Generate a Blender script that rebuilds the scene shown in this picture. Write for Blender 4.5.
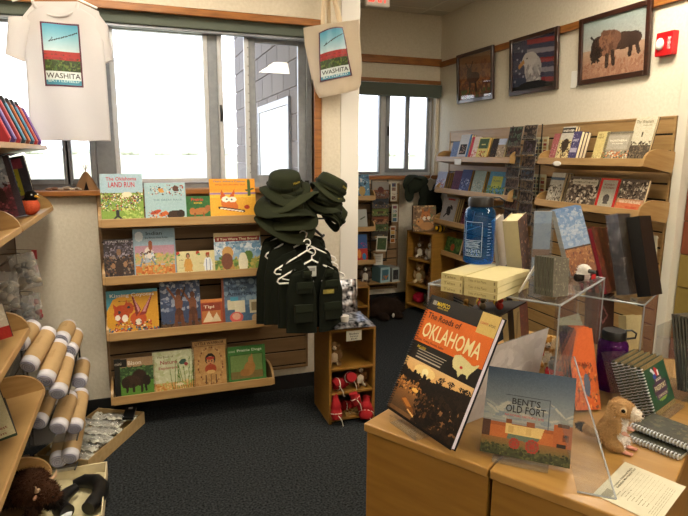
import bpy, math, random
import numpy as np
from mathutils import Vector, Matrix, noise
for o in list(bpy.data.objects): bpy.data.objects.remove(o)
SC = bpy.context.scene; COL = SC.collection
PI = math.pi; R = math.radians

# ---------------------------------------------------------------- camera, sky, lights, exposure
FPX, PITCH, YAW, ROLL, CH = 566.47, .1804, .34852, .0066926, 1.6
_r = Vector((math.cos(YAW), -math.sin(YAW), 0)); _f = Vector((math.sin(YAW)*math.cos(PITCH), math.cos(YAW)*math.cos(PITCH), -math.sin(PITCH)))
_u = _r.cross(_f); _c, _s = math.cos(ROLL), math.sin(ROLL)
_r, _u = _c*_r+_s*_u, -_s*_r+_c*_u
cam = bpy.data.cameras.new('camera'); cam.sensor_width = 36; cam.lens = FPX*36/688; cam.clip_start = .02; cam.clip_end = 3000
co = bpy.data.objects.new('camera', cam); COL.objects.link(co); SC.camera = co
co.matrix_world = Matrix(((_r.x, _u.x, -_f.x, 0), (_r.y, _u.y, -_f.y, 0), (_r.z, _u.z, -_f.z, CH), (0, 0, 0, 1)))

def at(u, v, X=None, Y=None, Z=None):
    """the point of the room that the photograph shows at pixel u, v, on the plane X, Y or Z"""
    d = _r*((u-344)/FPX) - _u*((v-258)/FPX) + _f
    t = X/d.x if X is not None else Y/d.y if Y is not None else (Z-CH)/d.z
    return Vector((0, 0, CH)) + d*t

w = bpy.data.worlds.new('sky'); SC.world = w; w.use_nodes = True
nt = w.node_tree; bg = nt.nodes['Background']
SKY = 4.5
tc = nt.nodes.new('ShaderNodeTexCoord'); sx = nt.nodes.new('ShaderNodeSeparateXYZ'); mr = nt.nodes.new('ShaderNodeValToRGB')
nt.links.new(tc.outputs['Generated'], sx.inputs[0]); nt.links.new(sx.outputs['Z'], mr.inputs[0]); nt.links.new(mr.outputs[0], bg.inputs[0])
mr.color_ramp.elements[0].color = (.93, .95, 1, 1); mr.color_ramp.elements[1].color = (.62, .74, 1, 1); mr.color_ramp.elements[1].position = .6
bg.inputs[1].default_value = SKY
LAMP = 29
LAMP_COL = (1, .88, .70)
SC.view_settings.view_transform = 'Standard'; SC.view_settings.look = 'None'; SC.view_settings.gamma = 1
SC.view_settings.use_curve_mapping = False; SC.view_settings.exposure = 0.0
SC.render.film_transparent = False
SC.cycles.max_bounces = 10; SC.cycles.transparent_max_bounces = 24; SC.cycles.sample_clamp_indirect = 4.0
SC.cycles.use_denoising = True; SC.cycles.caustics_reflective = False; SC.cycles.caustics_refractive = False
def portal(name, loc, sx_, sy_, rot):
    l = bpy.data.lights.new(name, 'AREA'); l.shape = 'RECTANGLE'; l.size = sx_; l.size_y = sy_; l.cycles.is_portal = True
    o = bpy.data.objects.new(name, l); o.location = loc; o.rotation_euler = rot; COL.objects.link(o)
portal('window_daylight', (.2, 3.9, 1.87), 1.9, 1.05, (R(-90), 0, 0))
portal('alcove_daylight', (2.3, 5.9, 1.85), 1.5, 1.0, (R(-90), 0, 0))

# ---------------------------------------------------------------- materials
def lin(c):
    if isinstance(c, str): c = tuple(int(c[i:i+2], 16)/255 for i in (0, 2, 4))
    return tuple((x/12.92 if x <= .04045 else ((x+.055)/1.055)**2.4) for x in c[:3])
M = {}
def mat(name, c=(.5, .5, .5), rough=.6, noise_amt=.0, scale=20, stretch=(1, 1, 1), bump=0., metal=0, spec=.5, attr=False, c2=None, detail=3, sheen=0, coat=0):
    m = bpy.data.materials.new(name); m.use_nodes = True; n = m.node_tree.nodes; L = m.node_tree.links; b = n['Principled BSDF']
    b.inputs['Roughness'].default_value = rough; b.inputs['Metallic'].default_value = metal; b.inputs['Specular IOR Level'].default_value = spec
    b.inputs['Sheen Weight'].default_value = sheen; b.inputs['Coat Weight'].default_value = coat
    co_ = n.new('ShaderNodeTexCoord'); mp = n.new('ShaderNodeMapping'); mp.inputs['Scale'].default_value = stretch
    nz = n.new('ShaderNodeTexNoise'); nz.inputs['Scale'].default_value = scale; nz.inputs['Detail'].default_value = detail
    L.new(co_.outputs['Object'], mp.inputs[0]); L.new(mp.outputs[0], nz.inputs[0])
    if attr:
        a = n.new('ShaderNodeAttribute'); a.attribute_name = 'Col'
        hs = n.new('ShaderNodeHueSaturation'); mr_ = n.new('ShaderNodeMapRange')
        print_dim = .86 if name == 'print' else 1   # printed colours dimmed evenly, in place of a lower exposure
        mr_.inputs['To Min'].default_value = print_dim-noise_amt; mr_.inputs['To Max'].default_value = print_dim+noise_amt
        L.new(nz.outputs[0], mr_.inputs[0]); L.new(mr_.outputs[0], hs.inputs['Value']); L.new(a.outputs['Color'], hs.inputs['Color']); L.new(hs.outputs[0], b.inputs['Base Color'])
    else:
        A = lin(c); B = lin(c2) if c2 else tuple(x*(1-noise_amt) for x in A)
        rp = n.new('ShaderNodeValToRGB'); rp.color_ramp.elements[0].color = (*B, 1); rp.color_ramp.elements[1].color = (*A, 1)
        rp.color_ramp.elements[0].position = .32; rp.color_ramp.elements[1].position = .68
        L.new(nz.outputs[0], rp.inputs[0]); L.new(rp.outputs[0], b.inputs['Base Color'])
    if bump:
        bp = n.new('ShaderNodeBump'); bp.inputs['Strength'].default_value = bump; bp.inputs['Distance'].default_value = .004
        L.new(nz.outputs[0], bp.inputs['Height']); L.new(bp.outputs[0], b.inputs['Normal'])
    M[name] = m; return m
mat('print', attr=True, rough=.42, noise_amt=.06, scale=60, spec=.35)
mat('matte', attr=True, rough=.75, noise_amt=.10, scale=40, spec=.25)
mat('cloth', attr=True, rough=.9, noise_amt=.12, scale=220, bump=.25, spec=.15)
mat('plush', attr=True, rough=.95, noise_amt=.25, scale=160, bump=.5, spec=.1)
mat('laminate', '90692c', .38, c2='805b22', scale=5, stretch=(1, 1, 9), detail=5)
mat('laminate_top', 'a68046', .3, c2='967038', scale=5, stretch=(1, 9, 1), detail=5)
mat('shelf_wood', 'a98858', .4, c2='967547', scale=6, stretch=(1, 1, 8), detail=4)
mat('slat_wood', '85694a', .5, c2='765c3e', scale=7, stretch=(.6, .6, 7), detail=4)
mat('trim_wood', 'a2682e', .4, c2='7e4e22', scale=9, stretch=(1, 1, 8), detail=5)
mat('dark_slat', '4a3826', .5, c2='3a2b1c', scale=8, stretch=(1, 1, 8))
mat('groove', '17120d', .9)
mat('wall', 'dcd4c2', .85, c2='d3cab6', scale=55, bump=.35, detail=4)
mat('carpet', '393c3e', .98, c2='141618', scale=95, bump=.6, detail=3, spec=.05)
mat('tile', 'c9c4b4', .9, c2='bdb7a6', scale=120, bump=.3)
mat('tbar', 'cfcab9', .6)
mat('rubber', '0f0f10', .7)
mat('alu', '969ca4', .38, metal=.45, c2='8a9098', scale=30)
mat('alu_light', 'c6ccd4', .35, metal=.35, c2='c2c5c8', scale=30)
mat('shade_cloth', '5a6259', .85, c2='4f574e', scale=200)
mat('blacklam', '1a1a1b', .35)
mat('black', '0c0c0d', .4)
mat('black_film', '101012', .12, bump=.5, scale=45, coat=.5)
mat('chrome', 'c8c8c8', .15, metal=1)
mat('white_plastic', 'e8e6df', .35)
mat('paper', 'e9e6da', .8, c2='e2decf', scale=30)
mat('cream', 'd8cba6', .8, c2='cdbf97', scale=30, bump=.1)
mat('cardboard', 'b39a6b', .85, c2='a58b5d', scale=40)
mat('gold', 'b99a5a', .5, c2='a88848', scale=30)
mat('red_gloss', 'b5161b', .25)
mat('eye', '120c08', .08)
mat('framewood', '3a1d12', .3, c2='26120b', scale=9, stretch=(1, 1, 6), coat=.4)
mat('foil', 'b0b0b3', .38, metal=.9, c2='15161a', scale=38, bump=.6, detail=1)
mat('hazy_leaf', 'd3d8c8', .9, c2='c8cebb', scale=.4)  # far trees: haze and overexposure put into a pale leaf colour
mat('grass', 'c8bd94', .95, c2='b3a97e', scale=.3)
def glassy(name, tint=(1, 1, 1), refl=1.45, rough=0.0, body=0.0, bodyc=(1, 1, 1), nbump=0):
    m = bpy.data.materials.new(name); m.use_nodes = True; n = m.node_tree.nodes; L = m.node_tree.links; n.clear()
    out = n.new('ShaderNodeOutputMaterial'); tr = n.new('ShaderNodeBsdfTransparent'); tr.inputs[0].default_value = (*tint, 1)
    gl = n.new('ShaderNodeBsdfGlossy'); gl.inputs['Roughness'].default_value = rough; ge = n.new('ShaderNodeNewGeometry'); dt = n.new('ShaderNodeVectorMath'); dt.operation = 'DOT_PRODUCT'
    L.new(ge.outputs['Incoming'], dt.inputs[0]); L.new(ge.outputs['Normal'], dt.inputs[1])
    def mth(op, a, b_=0.0):
        q = n.new('ShaderNodeMath'); q.operation = op
        for i_, x_ in enumerate((a, b_)):
            if isinstance(x_, float): q.inputs[i_].default_value = x_
            else: L.new(x_, q.inputs[i_])
        return q.outputs[0]
    f0 = ((refl-1)/(refl+1))**2; k_ = mth('POWER', mth('SUBTRACT', 1.0, mth('ABSOLUTE', dt.outputs['Value'])), 5.0)
    fres = mth('ADD', f0, mth('MULTIPLY', k_, 1-f0))
    mx = n.new('ShaderNodeMixShader'); L.new(fres, mx.inputs[0]); L.new(tr.outputs[0], mx.inputs[1]); L.new(gl.outputs[0], mx.inputs[2])
    if nbump:
        nz = n.new('ShaderNodeTexNoise'); nz.inputs['Scale'].default_value = 60; bp = n.new('ShaderNodeBump'); bp.inputs['Strength'].default_value = nbump; bp.inputs['Distance'].default_value = .01
        L.new(nz.outputs[0], bp.inputs['Height']); L.new(bp.outputs[0], gl.inputs['Normal']); L.new(bp.outputs[0], dt.inputs[1])
    last = mx
    if body:
        df = n.new('ShaderNodeBsdfDiffuse'); df.inputs[0].default_value = (*bodyc, 1); m2 = n.new('ShaderNodeMixShader'); m2.inputs[0].default_value = body
        L.new(mx.outputs[0], m2.inputs[1]); L.new(df.outputs[0], m2.inputs[2]); last = m2
    L.new(last.outputs[0], out.inputs[0]); M[name] = m; return m
glassy('pane'); glassy('acrylic', (.93, .94, .95), 1.5, .02, .02, (.9, .92, .95)); glassy('acrylic_edge', (.75, .78, .8), 1.8, .1, .25, (.8, .84, .88))
glassy('frame_glass', (1, 1, 1), 1.5, .02)
glassy('blue_plastic', (.18, .48, .93), 1.5, .06, .12, (.02, .22, .6)); glassy('film', (.96, .96, .96), 1.7, .1, .0, (1, 1, 1), 1.2); glassy('purple_plastic', (.32, .05, .42), 1.5, .06, .3, (.1, .01, .16))
glassy('bag', (.9, .9, .9), 1.55, .15, .22, (.8, .8, .77), .8)
def emis(name, c, s):
    m = bpy.data.materials.new(name); m.use_nodes = True; b = m.node_tree.nodes['Principled BSDF']
    b.inputs['Emission Color'].default_value = (*c, 1); b.inputs['Emission Strength'].default_value = s; b.inputs['Base Color'].default_value = (*c, 1); M[name] = m
glassy('pane2')
m = mat('tshirt', attr=True, rough=.9, noise_amt=.06, scale=220, bump=.2, spec=.1); n = m.node_tree.nodes; L = m.node_tree.links; tl = n.new('ShaderNodeBsdfTranslucent'); tl.inputs[0].default_value = (.85, .85, .86, 1); mx = n.new('ShaderNodeMixShader'); mx.inputs[0].default_value = .5
L.new(n['Principled BSDF'].outputs[0], mx.inputs[1]); L.new(tl.outputs[0], mx.inputs[2]); L.new(mx.outputs[0], n['Material Output'].inputs[0])
emis('lamp', LAMP_COL, LAMP); emis('exit_red', (1, .08, .05), 1.6)

# ---------------------------------------------------------------- mesh builder
class MB:
    def __init__(s): s.v = []; s.f = []; s.c = []; s.mi = []; s.sm = []; s.col = (1, 1, 1); s.m = 0; s.smooth = False; s.T = None
    def add(s, V, F, cols=None, smooth=None):
        b = len(s.v)
        if s.T is not None: V = [s.T @ Vector(p) for p in V]
        s.v += [tuple(p) for p in V]
        for k, f in enumerate(F):
            s.f.append(tuple(i+b for i in f)); s.c.append(cols[k] if cols is not None else s.col); s.mi.append(s.m); s.sm.append(s.smooth if smooth is None else smooth)
        return s
    def C(s, c): s.col = lin(c); return s
    def box(s, x0, x1, y0, y1, z0, z1):
        V = [(x, y, z) for x in (x0, x1) for y in (y0, y1) for z in (z0, z1)]
        return s.add(V, [(0, 1, 3, 2), (4, 6, 7, 5), (0, 4, 5, 1), (2, 3, 7, 6), (0, 2, 6, 4), (1, 5, 7, 3)], smooth=False)
    def loft(s, loops, caps=True, closed=True, smooth=True):
        n = len(loops[0]); V = [p for l in loops for p in l]; F = []
        for i in range(len(loops)-1):
            for j in range(n if closed else n-1):
                k = (j+1) % n; F.append((i*n+j, i*n+k, (i+1)*n+k, (i+1)*n+j))
        s.add(V, F, smooth=smooth)
        if caps and closed:
            s.add(loops[0], [tuple(range(n))[::-1]], smooth=False); s.add(loops[-1], [tuple(range(n))], smooth=False)
        return s
    def tube(s, pts, r, n=8, caps=True, smooth=True):
        pts = [Vector(p) for p in pts]; rs = r if isinstance(r, (list, tuple)) else [r]*len(pts); loops = []; ref = None
        for i, p in enumerate(pts):
            d = (pts[min(i+1, len(pts)-1)]-pts[max(i-1, 0)]).normalized()
            if ref is None: ref = d.orthogonal().normalized()
            ref = (ref - d*ref.dot(d)).normalized(); q = d.cross(ref)
            loops.append([p+(ref*math.cos(2*PI*k/n)+q*math.sin(2*PI*k/n))*rs[i] for k in range(n)])
        return s.loft(loops, caps, smooth=smooth)
    def lathe(s, prof, c=(0, 0, 0), n=24, caps=True, smooth=True):
        return s.loft([[(c[0]+r*math.cos(2*PI*k/n), c[1]+r*math.sin(2*PI*k/n), c[2]+z) for k in range(n)] for r, z in prof], caps, smooth=smooth)
    def ell(s, c, r, n=14, m=9, rot=None):
        Q = Matrix.Rotation(0, 3, 'X') if rot is None else rot
        loops = []
        for i in range(m+1):
            t = PI*(i+.02)/(m+.04); loops.append([Vector(c)+Q @ Vector((r[0]*math.sin(t)*math.cos(2*PI*k/n), r[1]*math.sin(t)*math.sin(2*PI*k/n), -r[2]*math.cos(t))) for k in range(n)])
        return s.loft(loops, True)
    def prism(s, poly, axis, a, b, smooth=False):
        """extrude a 2D polygon: axis 'x' takes (y,z), 'y' takes (x,z), 'z' takes (x,y)"""
        P = {'x': lambda p, t: (t, p[0], p[1]), 'y': lambda p, t: (p[0], t, p[1]), 'z': lambda p, t: (p[0], p[1], t)}[axis]
        return s.loft([[P(p, a) for p in poly], [P(p, b) for p in poly]], True, smooth=smooth)
    def grid(s, fn, nu, nv, cols=None, smooth=True):
        V = [fn(i/nu, j/nv) for j in range(nv+1) for i in range(nu+1)]; F = []; cc = []
        for j in range(nv):
            for i in range(nu):
                a = j*(nu+1)+i; F.append((a, a+1, a+nu+2, a+nu+1))
                if cols is not None: cc.append(tuple(cols[j, i]))
        return s.add(V, F, cc if cols is not None else None, smooth)
    def picture(s, cv, fn):
        """lay a printed picture (a Canvas) over the surface fn(u, v)"""
        return s.grid(fn, cv.W, cv.H, cv.linear(), False)
    def text(s, t, x, z, w, h, c, fn=None, y=-.0006):
        """lettering centred at x, z, fitted to width w and height h, front facing -y; fn(x, z) bends it"""
        V, F, bw, bh = glyphs(t)
        s.C(c); P = []
        for a, b in V:
            px_, pz_ = x+(a-.5)*w, z+(b-.5)*h
            P.append(fn(px_, pz_) if fn else (px_, y, pz_))
        return s.add(P, F, smooth=False)
    def build(s, name, m='matte', parent=None, bevel=0, loc=None, rot=None, subs=0):
        me = bpy.data.meshes.new(name); me.from_pydata(s.v, [], s.f)
        ms = m if isinstance(m, (list, tuple)) else [m]
        for x in ms: me.materials.append(M[x])
        me.polygons.foreach_set('material_index', s.mi); me.polygons.foreach_set('use_smooth', s.sm)
        if any(x in ('print', 'matte', 'cloth', 'plush', 'tshirt') for x in ms):
            ca = me.color_attributes.new('Col', 'FLOAT_COLOR', 'CORNER')
            cnt = np.array([len(f) for f in s.f]); arr = np.ones((cnt.sum(), 4), 'f'); arr[:, :3] = np.repeat(np.array(s.c, 'f'), cnt, axis=0)
            ca.data.foreach_set('color', arr.ravel())
        me.update()
        o = bpy.data.objects.new(name, me); COL.objects.link(o)
        if parent: o.parent = parent
        if loc is not None: o.location = loc
        if rot is not None: o.rotation_euler = rot
        if bevel:
            b = o.modifiers.new('bevel', 'BEVEL'); b.width = bevel; b.segments = 2; b.limit_method = 'ANGLE'
        if subs:
            b = o.modifiers.new('sub', 'SUBSURF'); b.levels = subs; b.render_levels = subs
        return o
_gl = {}
def glyphs(t):
    if t in _gl: return _gl[t]
    cu = bpy.data.curves.new('t', 'FONT'); cu.body = t; cu.resolution_u = 2; cu.offset = .012
    ob = bpy.data.objects.new('t', cu); me = ob.to_mesh()
    V = np.array([v.co[:2] for v in me.vertices]); F = [tuple(p.vertices) for p in me.polygons]
    mn, mx = V.min(0), V.max(0); sz = np.maximum(mx-mn, 1e-5); V = (V-mn)/sz
    r = ([tuple(v) for v in V], F, sz[0], sz[1]); ob.to_mesh_clear(); bpy.data.objects.remove(ob); bpy.data.curves.remove(cu); _gl[t] = r; return r

class Canvas:
    """a printed picture: coloured cells, (0,0) bottom left, (1,1) top right"""
    def __init__(s, w, h, cell=.004, bg='ffffff', seed=0):
        s.W, s.H = max(4, int(w/cell)), max(4, int(h/cell)); s.asp = w/h
        s.a = np.zeros((s.H, s.W, 3)); s.a[:] = s.k(bg)
        s.y, s.x = np.mgrid[0:s.H, 0:s.W]; s.x = (s.x+.5)/s.W; s.y = (s.y+.5)/s.H; s.rs = np.random.RandomState(seed)
    def k(s, c): return np.array([int(c[i:i+2], 16)/255 for i in (0, 2, 4)]) if isinstance(c, str) else np.array(c, float)
    def rect(s, x0, y0, x1, y1, c): s.a[(s.x >= x0) & (s.x < x1) & (s.y >= y0) & (s.y < y1)] = s.k(c); return s
    def frame(s, x0, y0, x1, y1, c, t=.03): s.rect(x0, y0, x1, y0+t, c).rect(x0, y1-t, x1, y1, c).rect(x0, y0, x0+t/s.asp, y1, c).rect(x1-t/s.asp, y0, x1, y1, c); return s
    def grad(s, x0, y0, x1, y1, c0, c1):
        m = (s.x >= x0) & (s.x < x1) & (s.y >= y0) & (s.y < y1); t = ((s.y-y0)/(y1-y0))[m][:, None]; s.a[m] = s.k(c0)*(1-t)+s.k(c1)*t; return s
    def ell(s, cx, cy, rx, ry, c, rot=0):
        dx, dy = (s.x-cx), (s.y-cy)/s.asp; cr, sr = math.cos(R(rot)), math.sin(R(rot)); ax, ay = dx*cr+dy*sr, -dx*sr+dy*cr
        s.a[(ax/rx)**2+(ay/(ry/s.asp))**2 < 1] = s.k(c); return s
    def poly(s, P, c):
        m = np.zeros_like(s.x, bool); n = len(P)
        for i in range(n):
            (x0, y0), (x1, y1) = P[i], P[(i+1) % n]
            if y0 == y1: continue
            m ^= ((y0 > s.y) != (y1 > s.y)) & (s.x < (x1-x0)*(s.y-y0)/(y1-y0)+x0)
        s.a[m] = s.k(c); return s
    def line(s, x0, y0, x1, y1, t, c):
        d = np.hypot(x1-x0, y1-y0)+1e-9; q = np.clip(((s.x-x0)*(x1-x0)+(s.y-y0)*(y1-y0))/d**2, 0, 1)
        s.a[np.hypot(s.x-x0-q*(x1-x0), (s.y-y0-q*(y1-y0))/s.asp) < t] = s.k(c); return s
    def blobs(s, x0, y0, x1, y1, cs, n=60, r=.03, tall=1.):
        for i in range(int(n*2.2)): s.ell(s.rs.uniform(x0, x1), s.rs.uniform(y0, y1), r*.62*s.rs.uniform(.3, 1.2), r*.62*tall*s.asp*s.rs.uniform(.3, 1.2), cs[s.rs.randint(len(cs))], s.rs.uniform(-40, 40))
        return s
    def grain(s, k=.06):
        s.a = np.clip(s.a+s.rs.uniform(-k, k, s.a.shape[:2])[:, :, None], 0, 1); return s
    def lines(s, x0, y0, x1, y1, n, c, t=.35, rag=.2):
        for i in range(n):
            yy = y0+(y1-y0)*(i+.5)/n; s.rect(x0, yy-t*(y1-y0)/n/2, x1-s.rs.uniform(0, rag)*(x1-x0), yy+t*(y1-y0)/n/2, c)
        return s
    def linear(s):
        a = np.clip(s.a, 0, 1); return np.where(a <= .04045, a/12.92, ((a+.055)/1.055)**2.4)

def tag(o, label=None, cat=None, group=None, kind=None):
    for k, v in (('label', label), ('category', cat), ('group', group), ('kind', kind)):
        if v: o[k] = v
    return o
def thing(name, label, cat, loc=(0, 0, 0), rot=(0, 0, 0), group=None):
    o = bpy.data.objects.new(name, None); COL.objects.link(o); o.empty_display_size = .05; o.location = loc; o.rotation_euler = rot
    return tag(o, label, cat, group)
def kids(o): return [c for c in bpy.data.objects if c.parent is o]
def dup(o, parent=None, loc=None, rot=None, label=None, group=None):
    c = o.copy(); COL.objects.link(c); c.parent = parent
    for ch in kids(o): dup(ch, c)
    if loc is not None: c.location = loc
    if rot is not None: c.rotation_euler = rot
    if label: c['label'] = label
    if group: c['group'] = group
    return c
def struct(mb, name, m, **k): return tag(mb.build(name, m, **k), kind='structure')
ORD = ['first', 'second', 'third', 'fourth', 'fifth', 'sixth', 'seventh', 'eighth', 'ninth', 'tenth']
# ================================================================= THE SETTING
YA, YB, XC, XD, ZC = 3.62, 5.55, 3.09, -.84, 3.03
CX = 1.41                                             # end of the window wall
YN = -3.2                                             # wall behind the camera
b = MB(); b.box(XD-.1, 5.2, YN-.1, YB+.2, -.05, 0); struct(b, 'floor', 'carpet')
# ceiling: lay-in tiles and a thin white grid
b = MB(); b.box(XD-.1, 5.2, YN-.1, YB+.2, ZC, ZC+.05)
b.m = 1
x = XD
while x < 5.1: b.box(x-.012, x+.012, YN, YB, ZC-.004, ZC+.001); x += .61
y = YN
while y < YB: b.box(XD, 5.1, y-.012, y+.012, ZC-.005, ZC+.001); y += .61
struct(b, 'ceiling', ['tile', 'tbar'])
def wall_with_hole(name, x0, x1, y0, y1, hx0, hx1, hz0, hz1):
    b = MB(); b.box(x0, hx0, y0, y1, 0, ZC); b.box(hx1, x1, y0, y1, 0, ZC); b.box(hx0, hx1, y0, y1, 0, hz0); b.box(hx0, hx1, y0, y1, hz1, ZC)
    return struct(b, name, 'wall')
WX0, WX1, WZ0, WZ1 = -.80, 1.115, 1.385, 2.44
wall_with_hole('wall_back', XD, CX, YA, YA+.2, WX0, WX1, WZ0, WZ1)
BX0, BX1, BZ0, BZ1 = 1.75, 3.055, 1.385, 2.375
b = MB(); b.box(CX-.2, CX, YA+.2, YB, 0, ZC); struct(b, 'wall_return', 'wall')
wall_with_hole('wall_alcove', CX, XC, YB, YB+.2, BX0, BX1, BZ0, BZ1)
b = MB(); b.box(XC, XC+.2, 2.53, YB+.2, 0, ZC); struct(b, 'wall_right', 'wall')
b = MB(); b.box(XD-.1, XD, YN, YA+.2, 0, ZC); struct(b, 'wall_left', 'wall')
b = MB(); b.box(XD, 5.1, YN-.1, YN, 0, ZC); struct(b, 'wall_front', 'wall')
# block wall beyond the slatwall: big red and yellow split-face blocks in courses
b = MB(); b.C('4a3a28').box(XC+.035, XC+.2, YN, 2.53, 0, ZC); random.seed(4)
bc = ['6e3a22', '7d6a33', '733d24', '69361f', '86713a', '6f3b22']
for j in range(15):
    yy = 2.52; k = 0
    while yy > YN:
        y2 = max(yy-.395, YN); c = Vector(lin(bc[(j*2+k*5+(j//2)) % 6 if j % 2 else (k+j) % 3]))
        b.col = tuple(c*random.uniform(.9, 1.1)); b.box(XC+.02, XC+.05, y2+.004, yy-.004, j*.203+.004, min(j*.203+.199, ZC)); yy = y2; k += 1
struct(b, 'wall_block', 'matte')
b = MB(); b.box(XC-.035, XC+.1, 2.525, 2.59, 0, ZC); struct(b, 'trim_1', 'tbar', bevel=.003)           # pale post where the plaster stops
# baseboards (black rubber)
b = MB(); b.box(XD, CX, YA-.012, YA, 0, .10); struct(b, 'baseboard_back', 'rubber', bevel=.003)
b = MB(); b.box(CX+.012, XC, YB-.012, YB, 0, .10); struct(b, 'baseboard_alcove', 'rubber', bevel=.003)
b = MB(); b.box(XC-.012, XC, 2.61, YB-.012, 0, .10); struct(b, 'baseboard_right', 'rubber', bevel=.003)
# pale metal guard at the end of the window wall, with screws
b = MB(); b.box(CX-.125, CX+.004, YA-.006, YA+.02, 0, ZC)
struct(b, 'trim_2', 'white_plastic', bevel=.002)
# wooden rails
zt = at(200, 16.5, Y=YA-.02).z
b = MB(); b.box(XD, 1.165, YA-.028, YA+.0, zt, zt+.042); struct(b, 'trim_3', 'trim_wood', bevel=.004)
b = MB(); b.box(1.1, 1.15, YA-.016, YA+.0, 1.39, zt); b.box(1.115, 1.128, YA, YA+.1, WZ0, zt); struct(b, 'trim_4', 'trim_wood', bevel=.004)   # wooden strip right of the window
b = MB(); b.box(XD, 1.13, YA-.05, YA+.11, WZ0-.028, WZ0+.002); struct(b, 'trim_5', 'trim_wood', bevel=.004)              # window sill
z1 = at(400, 64, Y=YB-.02).z; z2 = at(400, 83, Y=YB-.02).z
b = MB(); b.box(CX, XC, YB-.028, YB, z1, z1+.075); struct(b, 'trim_6', 'trim_wood', bevel=.004)
b = MB(); b.box(BX0-.05, XC, YB-.028, YB, z2, z2+.04); struct(b, 'trim_7', 'trim_wood', bevel=.004)
b = MB(); b.box(BX0-.05, XC, YB-.05, YB+.11, BZ0-.04, BZ0+.0); struct(b, 'trim_8', 'trim_wood', bevel=.004)
b = MB(); b.box(XC-.028, XC, 2.6, YB-.03, 2.51, 2.565); struct(b, 'trim_9', 'trim_wood', bevel=.004)        # picture rail

def frame_rect(b, x0, x1, z0, z1, t, ya, yb):
    b.box(x0, x0+t, ya, yb, z0, z1); b.box(x1-t, x1, ya, yb, z0, z1); b.box(x0+t, x1-t, ya, yb, z0, z0+t); b.box(x0+t, x1-t, ya, yb, z1-t, z1)
# window_1: outer frame, left slider pair, big fixed pane, casement pair with mullions
yw = YA+.10
t = tag(thing('window_1', None, None), kind='structure')
b = MB(); frame_rect(b, WX0, WX1, WZ0+.0, WZ1, .035, yw, yw+.07)
for xm, hw in ((-.165, .055), (.475, .032)): b.box(xm-hw, xm+hw, yw-.005, yw+.07, WZ0, WZ1)
b.build('window_frame', 'alu', t, bevel=.004)
zl, zh = at(160, 178, Y=yw).z, at(160, 33, Y=yw).z
b = MB(); frame_rect(b, -.115, .447, zl-.028, zh+.03, .028, yw-.018, yw+.03); b.build('sash', 'alu_light', t, bevel=.004)
for x0, x1 in ((-.765, -.365), (-.385, -.22)):
    b = MB(); frame_rect(b, x0, x1, WZ0+.03, zh+.03, .034, yw-.012, yw+.02); b.build('sash', 'alu', t, bevel=.004)
b = MB(); frame_rect(b, .505, .70, zl-.05, zh+.05, .03, yw-.022, yw+.0); b.build('sash', 'alu_light', t, bevel=.004)
b = MB(); frame_rect(b, .69, 1.08, zl-.04, zh+.04, .055, yw+.004, yw+.03); b.build('sash', 'alu', t, bevel=.004)
b = MB(); b.box(.512, .522, yw-.04, yw-.02, 1.80, 1.9); b.tube([(.517, yw-.045, 1.80), (.522, yw-.055, 1.84), (.517, yw-.045, 1.89)], .006); b.build('latch', 'black', t)
b = MB(); b.m = 0
for k in range(16): b.lathe([(.0022, 0), (.0022, .002)], n=8) if False else b.box(.692, .697, yw-.024, yw-.0215, zl+.03+k*.055, zl+.035+k*.055)
b.build('rivets', 'black', t)
for x0, x1, yy in ((-.74, -.395, yw+.004), (-.36, -.245, yw+.004), (-.1, .43, yw+.006), (.53, .675, yw-.012), (.735, 1.03, yw+.016)):
    b = MB(); b.box(x0, x1, yy, yy+.004, WZ0+.05, zh+.02); b.build('pane', 'pane', t)
# roller shade box under the top rail
b = MB(); b.box(WX0+.01, WX1-.005, YA+.015, YA+.085, at(200, 29, Y=YA+.01).z, WZ1-.004); sh = b.build('shade', 'shade_cloth', t, bevel=.008)
b = MB(); b.box(WX0+.03, WX1-.02, YA+.03, YA+.07, at(200, 32, Y=YA+.01).z, at(200, 29, Y=YA+.01).z); b.build('shade_rail', 'alu', sh, bevel=.003)
# window_2 in the alcove
yv = YB+.09; t = tag(thing('window_2', None, None), kind='structure')
zl2, zh2 = at(400, 167, Y=yv).z, at(400, 90, Y=yv).z
b = MB(); frame_rect(b, BX0, BX1, BZ0, BZ1, .03, yv, yv+.07)
for xm, hw in ((2.475, .035),): b.box(xm-hw, xm+hw, yv-.004, yv+.07, BZ0, BZ1)
b.build('window_frame', 'alu_light', t, bevel=.004)
b = MB(); frame_rect(b, BX0+.03, 2.45, BZ0+.02, zh2+.1, .02, yv-.01, yv+.03); b.build('sash', 'alu', t, bevel=.003)
b = MB(); frame_rect(b, 2.505, 2.775, BZ0+.03, zh2+.1, .045, yv-.02, yv+.01); b.build('sash', 'alu', t, bevel=.003)
b = MB(); frame_rect(b, 2.755, 3.03, BZ0+.03, zh2+.1, .035, yv+.0, yv+.03); b.build('sash', 'alu', t, bevel=.003)
b = MB(); b.box(2.518, 2.53, yv-.045, yv-.02, 1.80, 1.9); b.build('latch', 'black', t, bevel=.002)
for x0, x1, yy in ((BX0+.04, 2.44, yv+.006), (2.54, 2.75, yv-.008), (2.78, 3.01, yv+.012)):
    b = MB(); b.box(x0, x1, yy, yy+.004, BZ0+.05, zh2+.09); b.build('pane', 'pane', t)
b = MB(); b.box(BX0-.03, XC-.012, YB-.075, YB+.02, at(400, 96, Y=YB-.05).z, at(400, 83.5, Y=YB-.05).z); b.build('shade', 'shade_cloth', t, bevel=.01)

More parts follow.
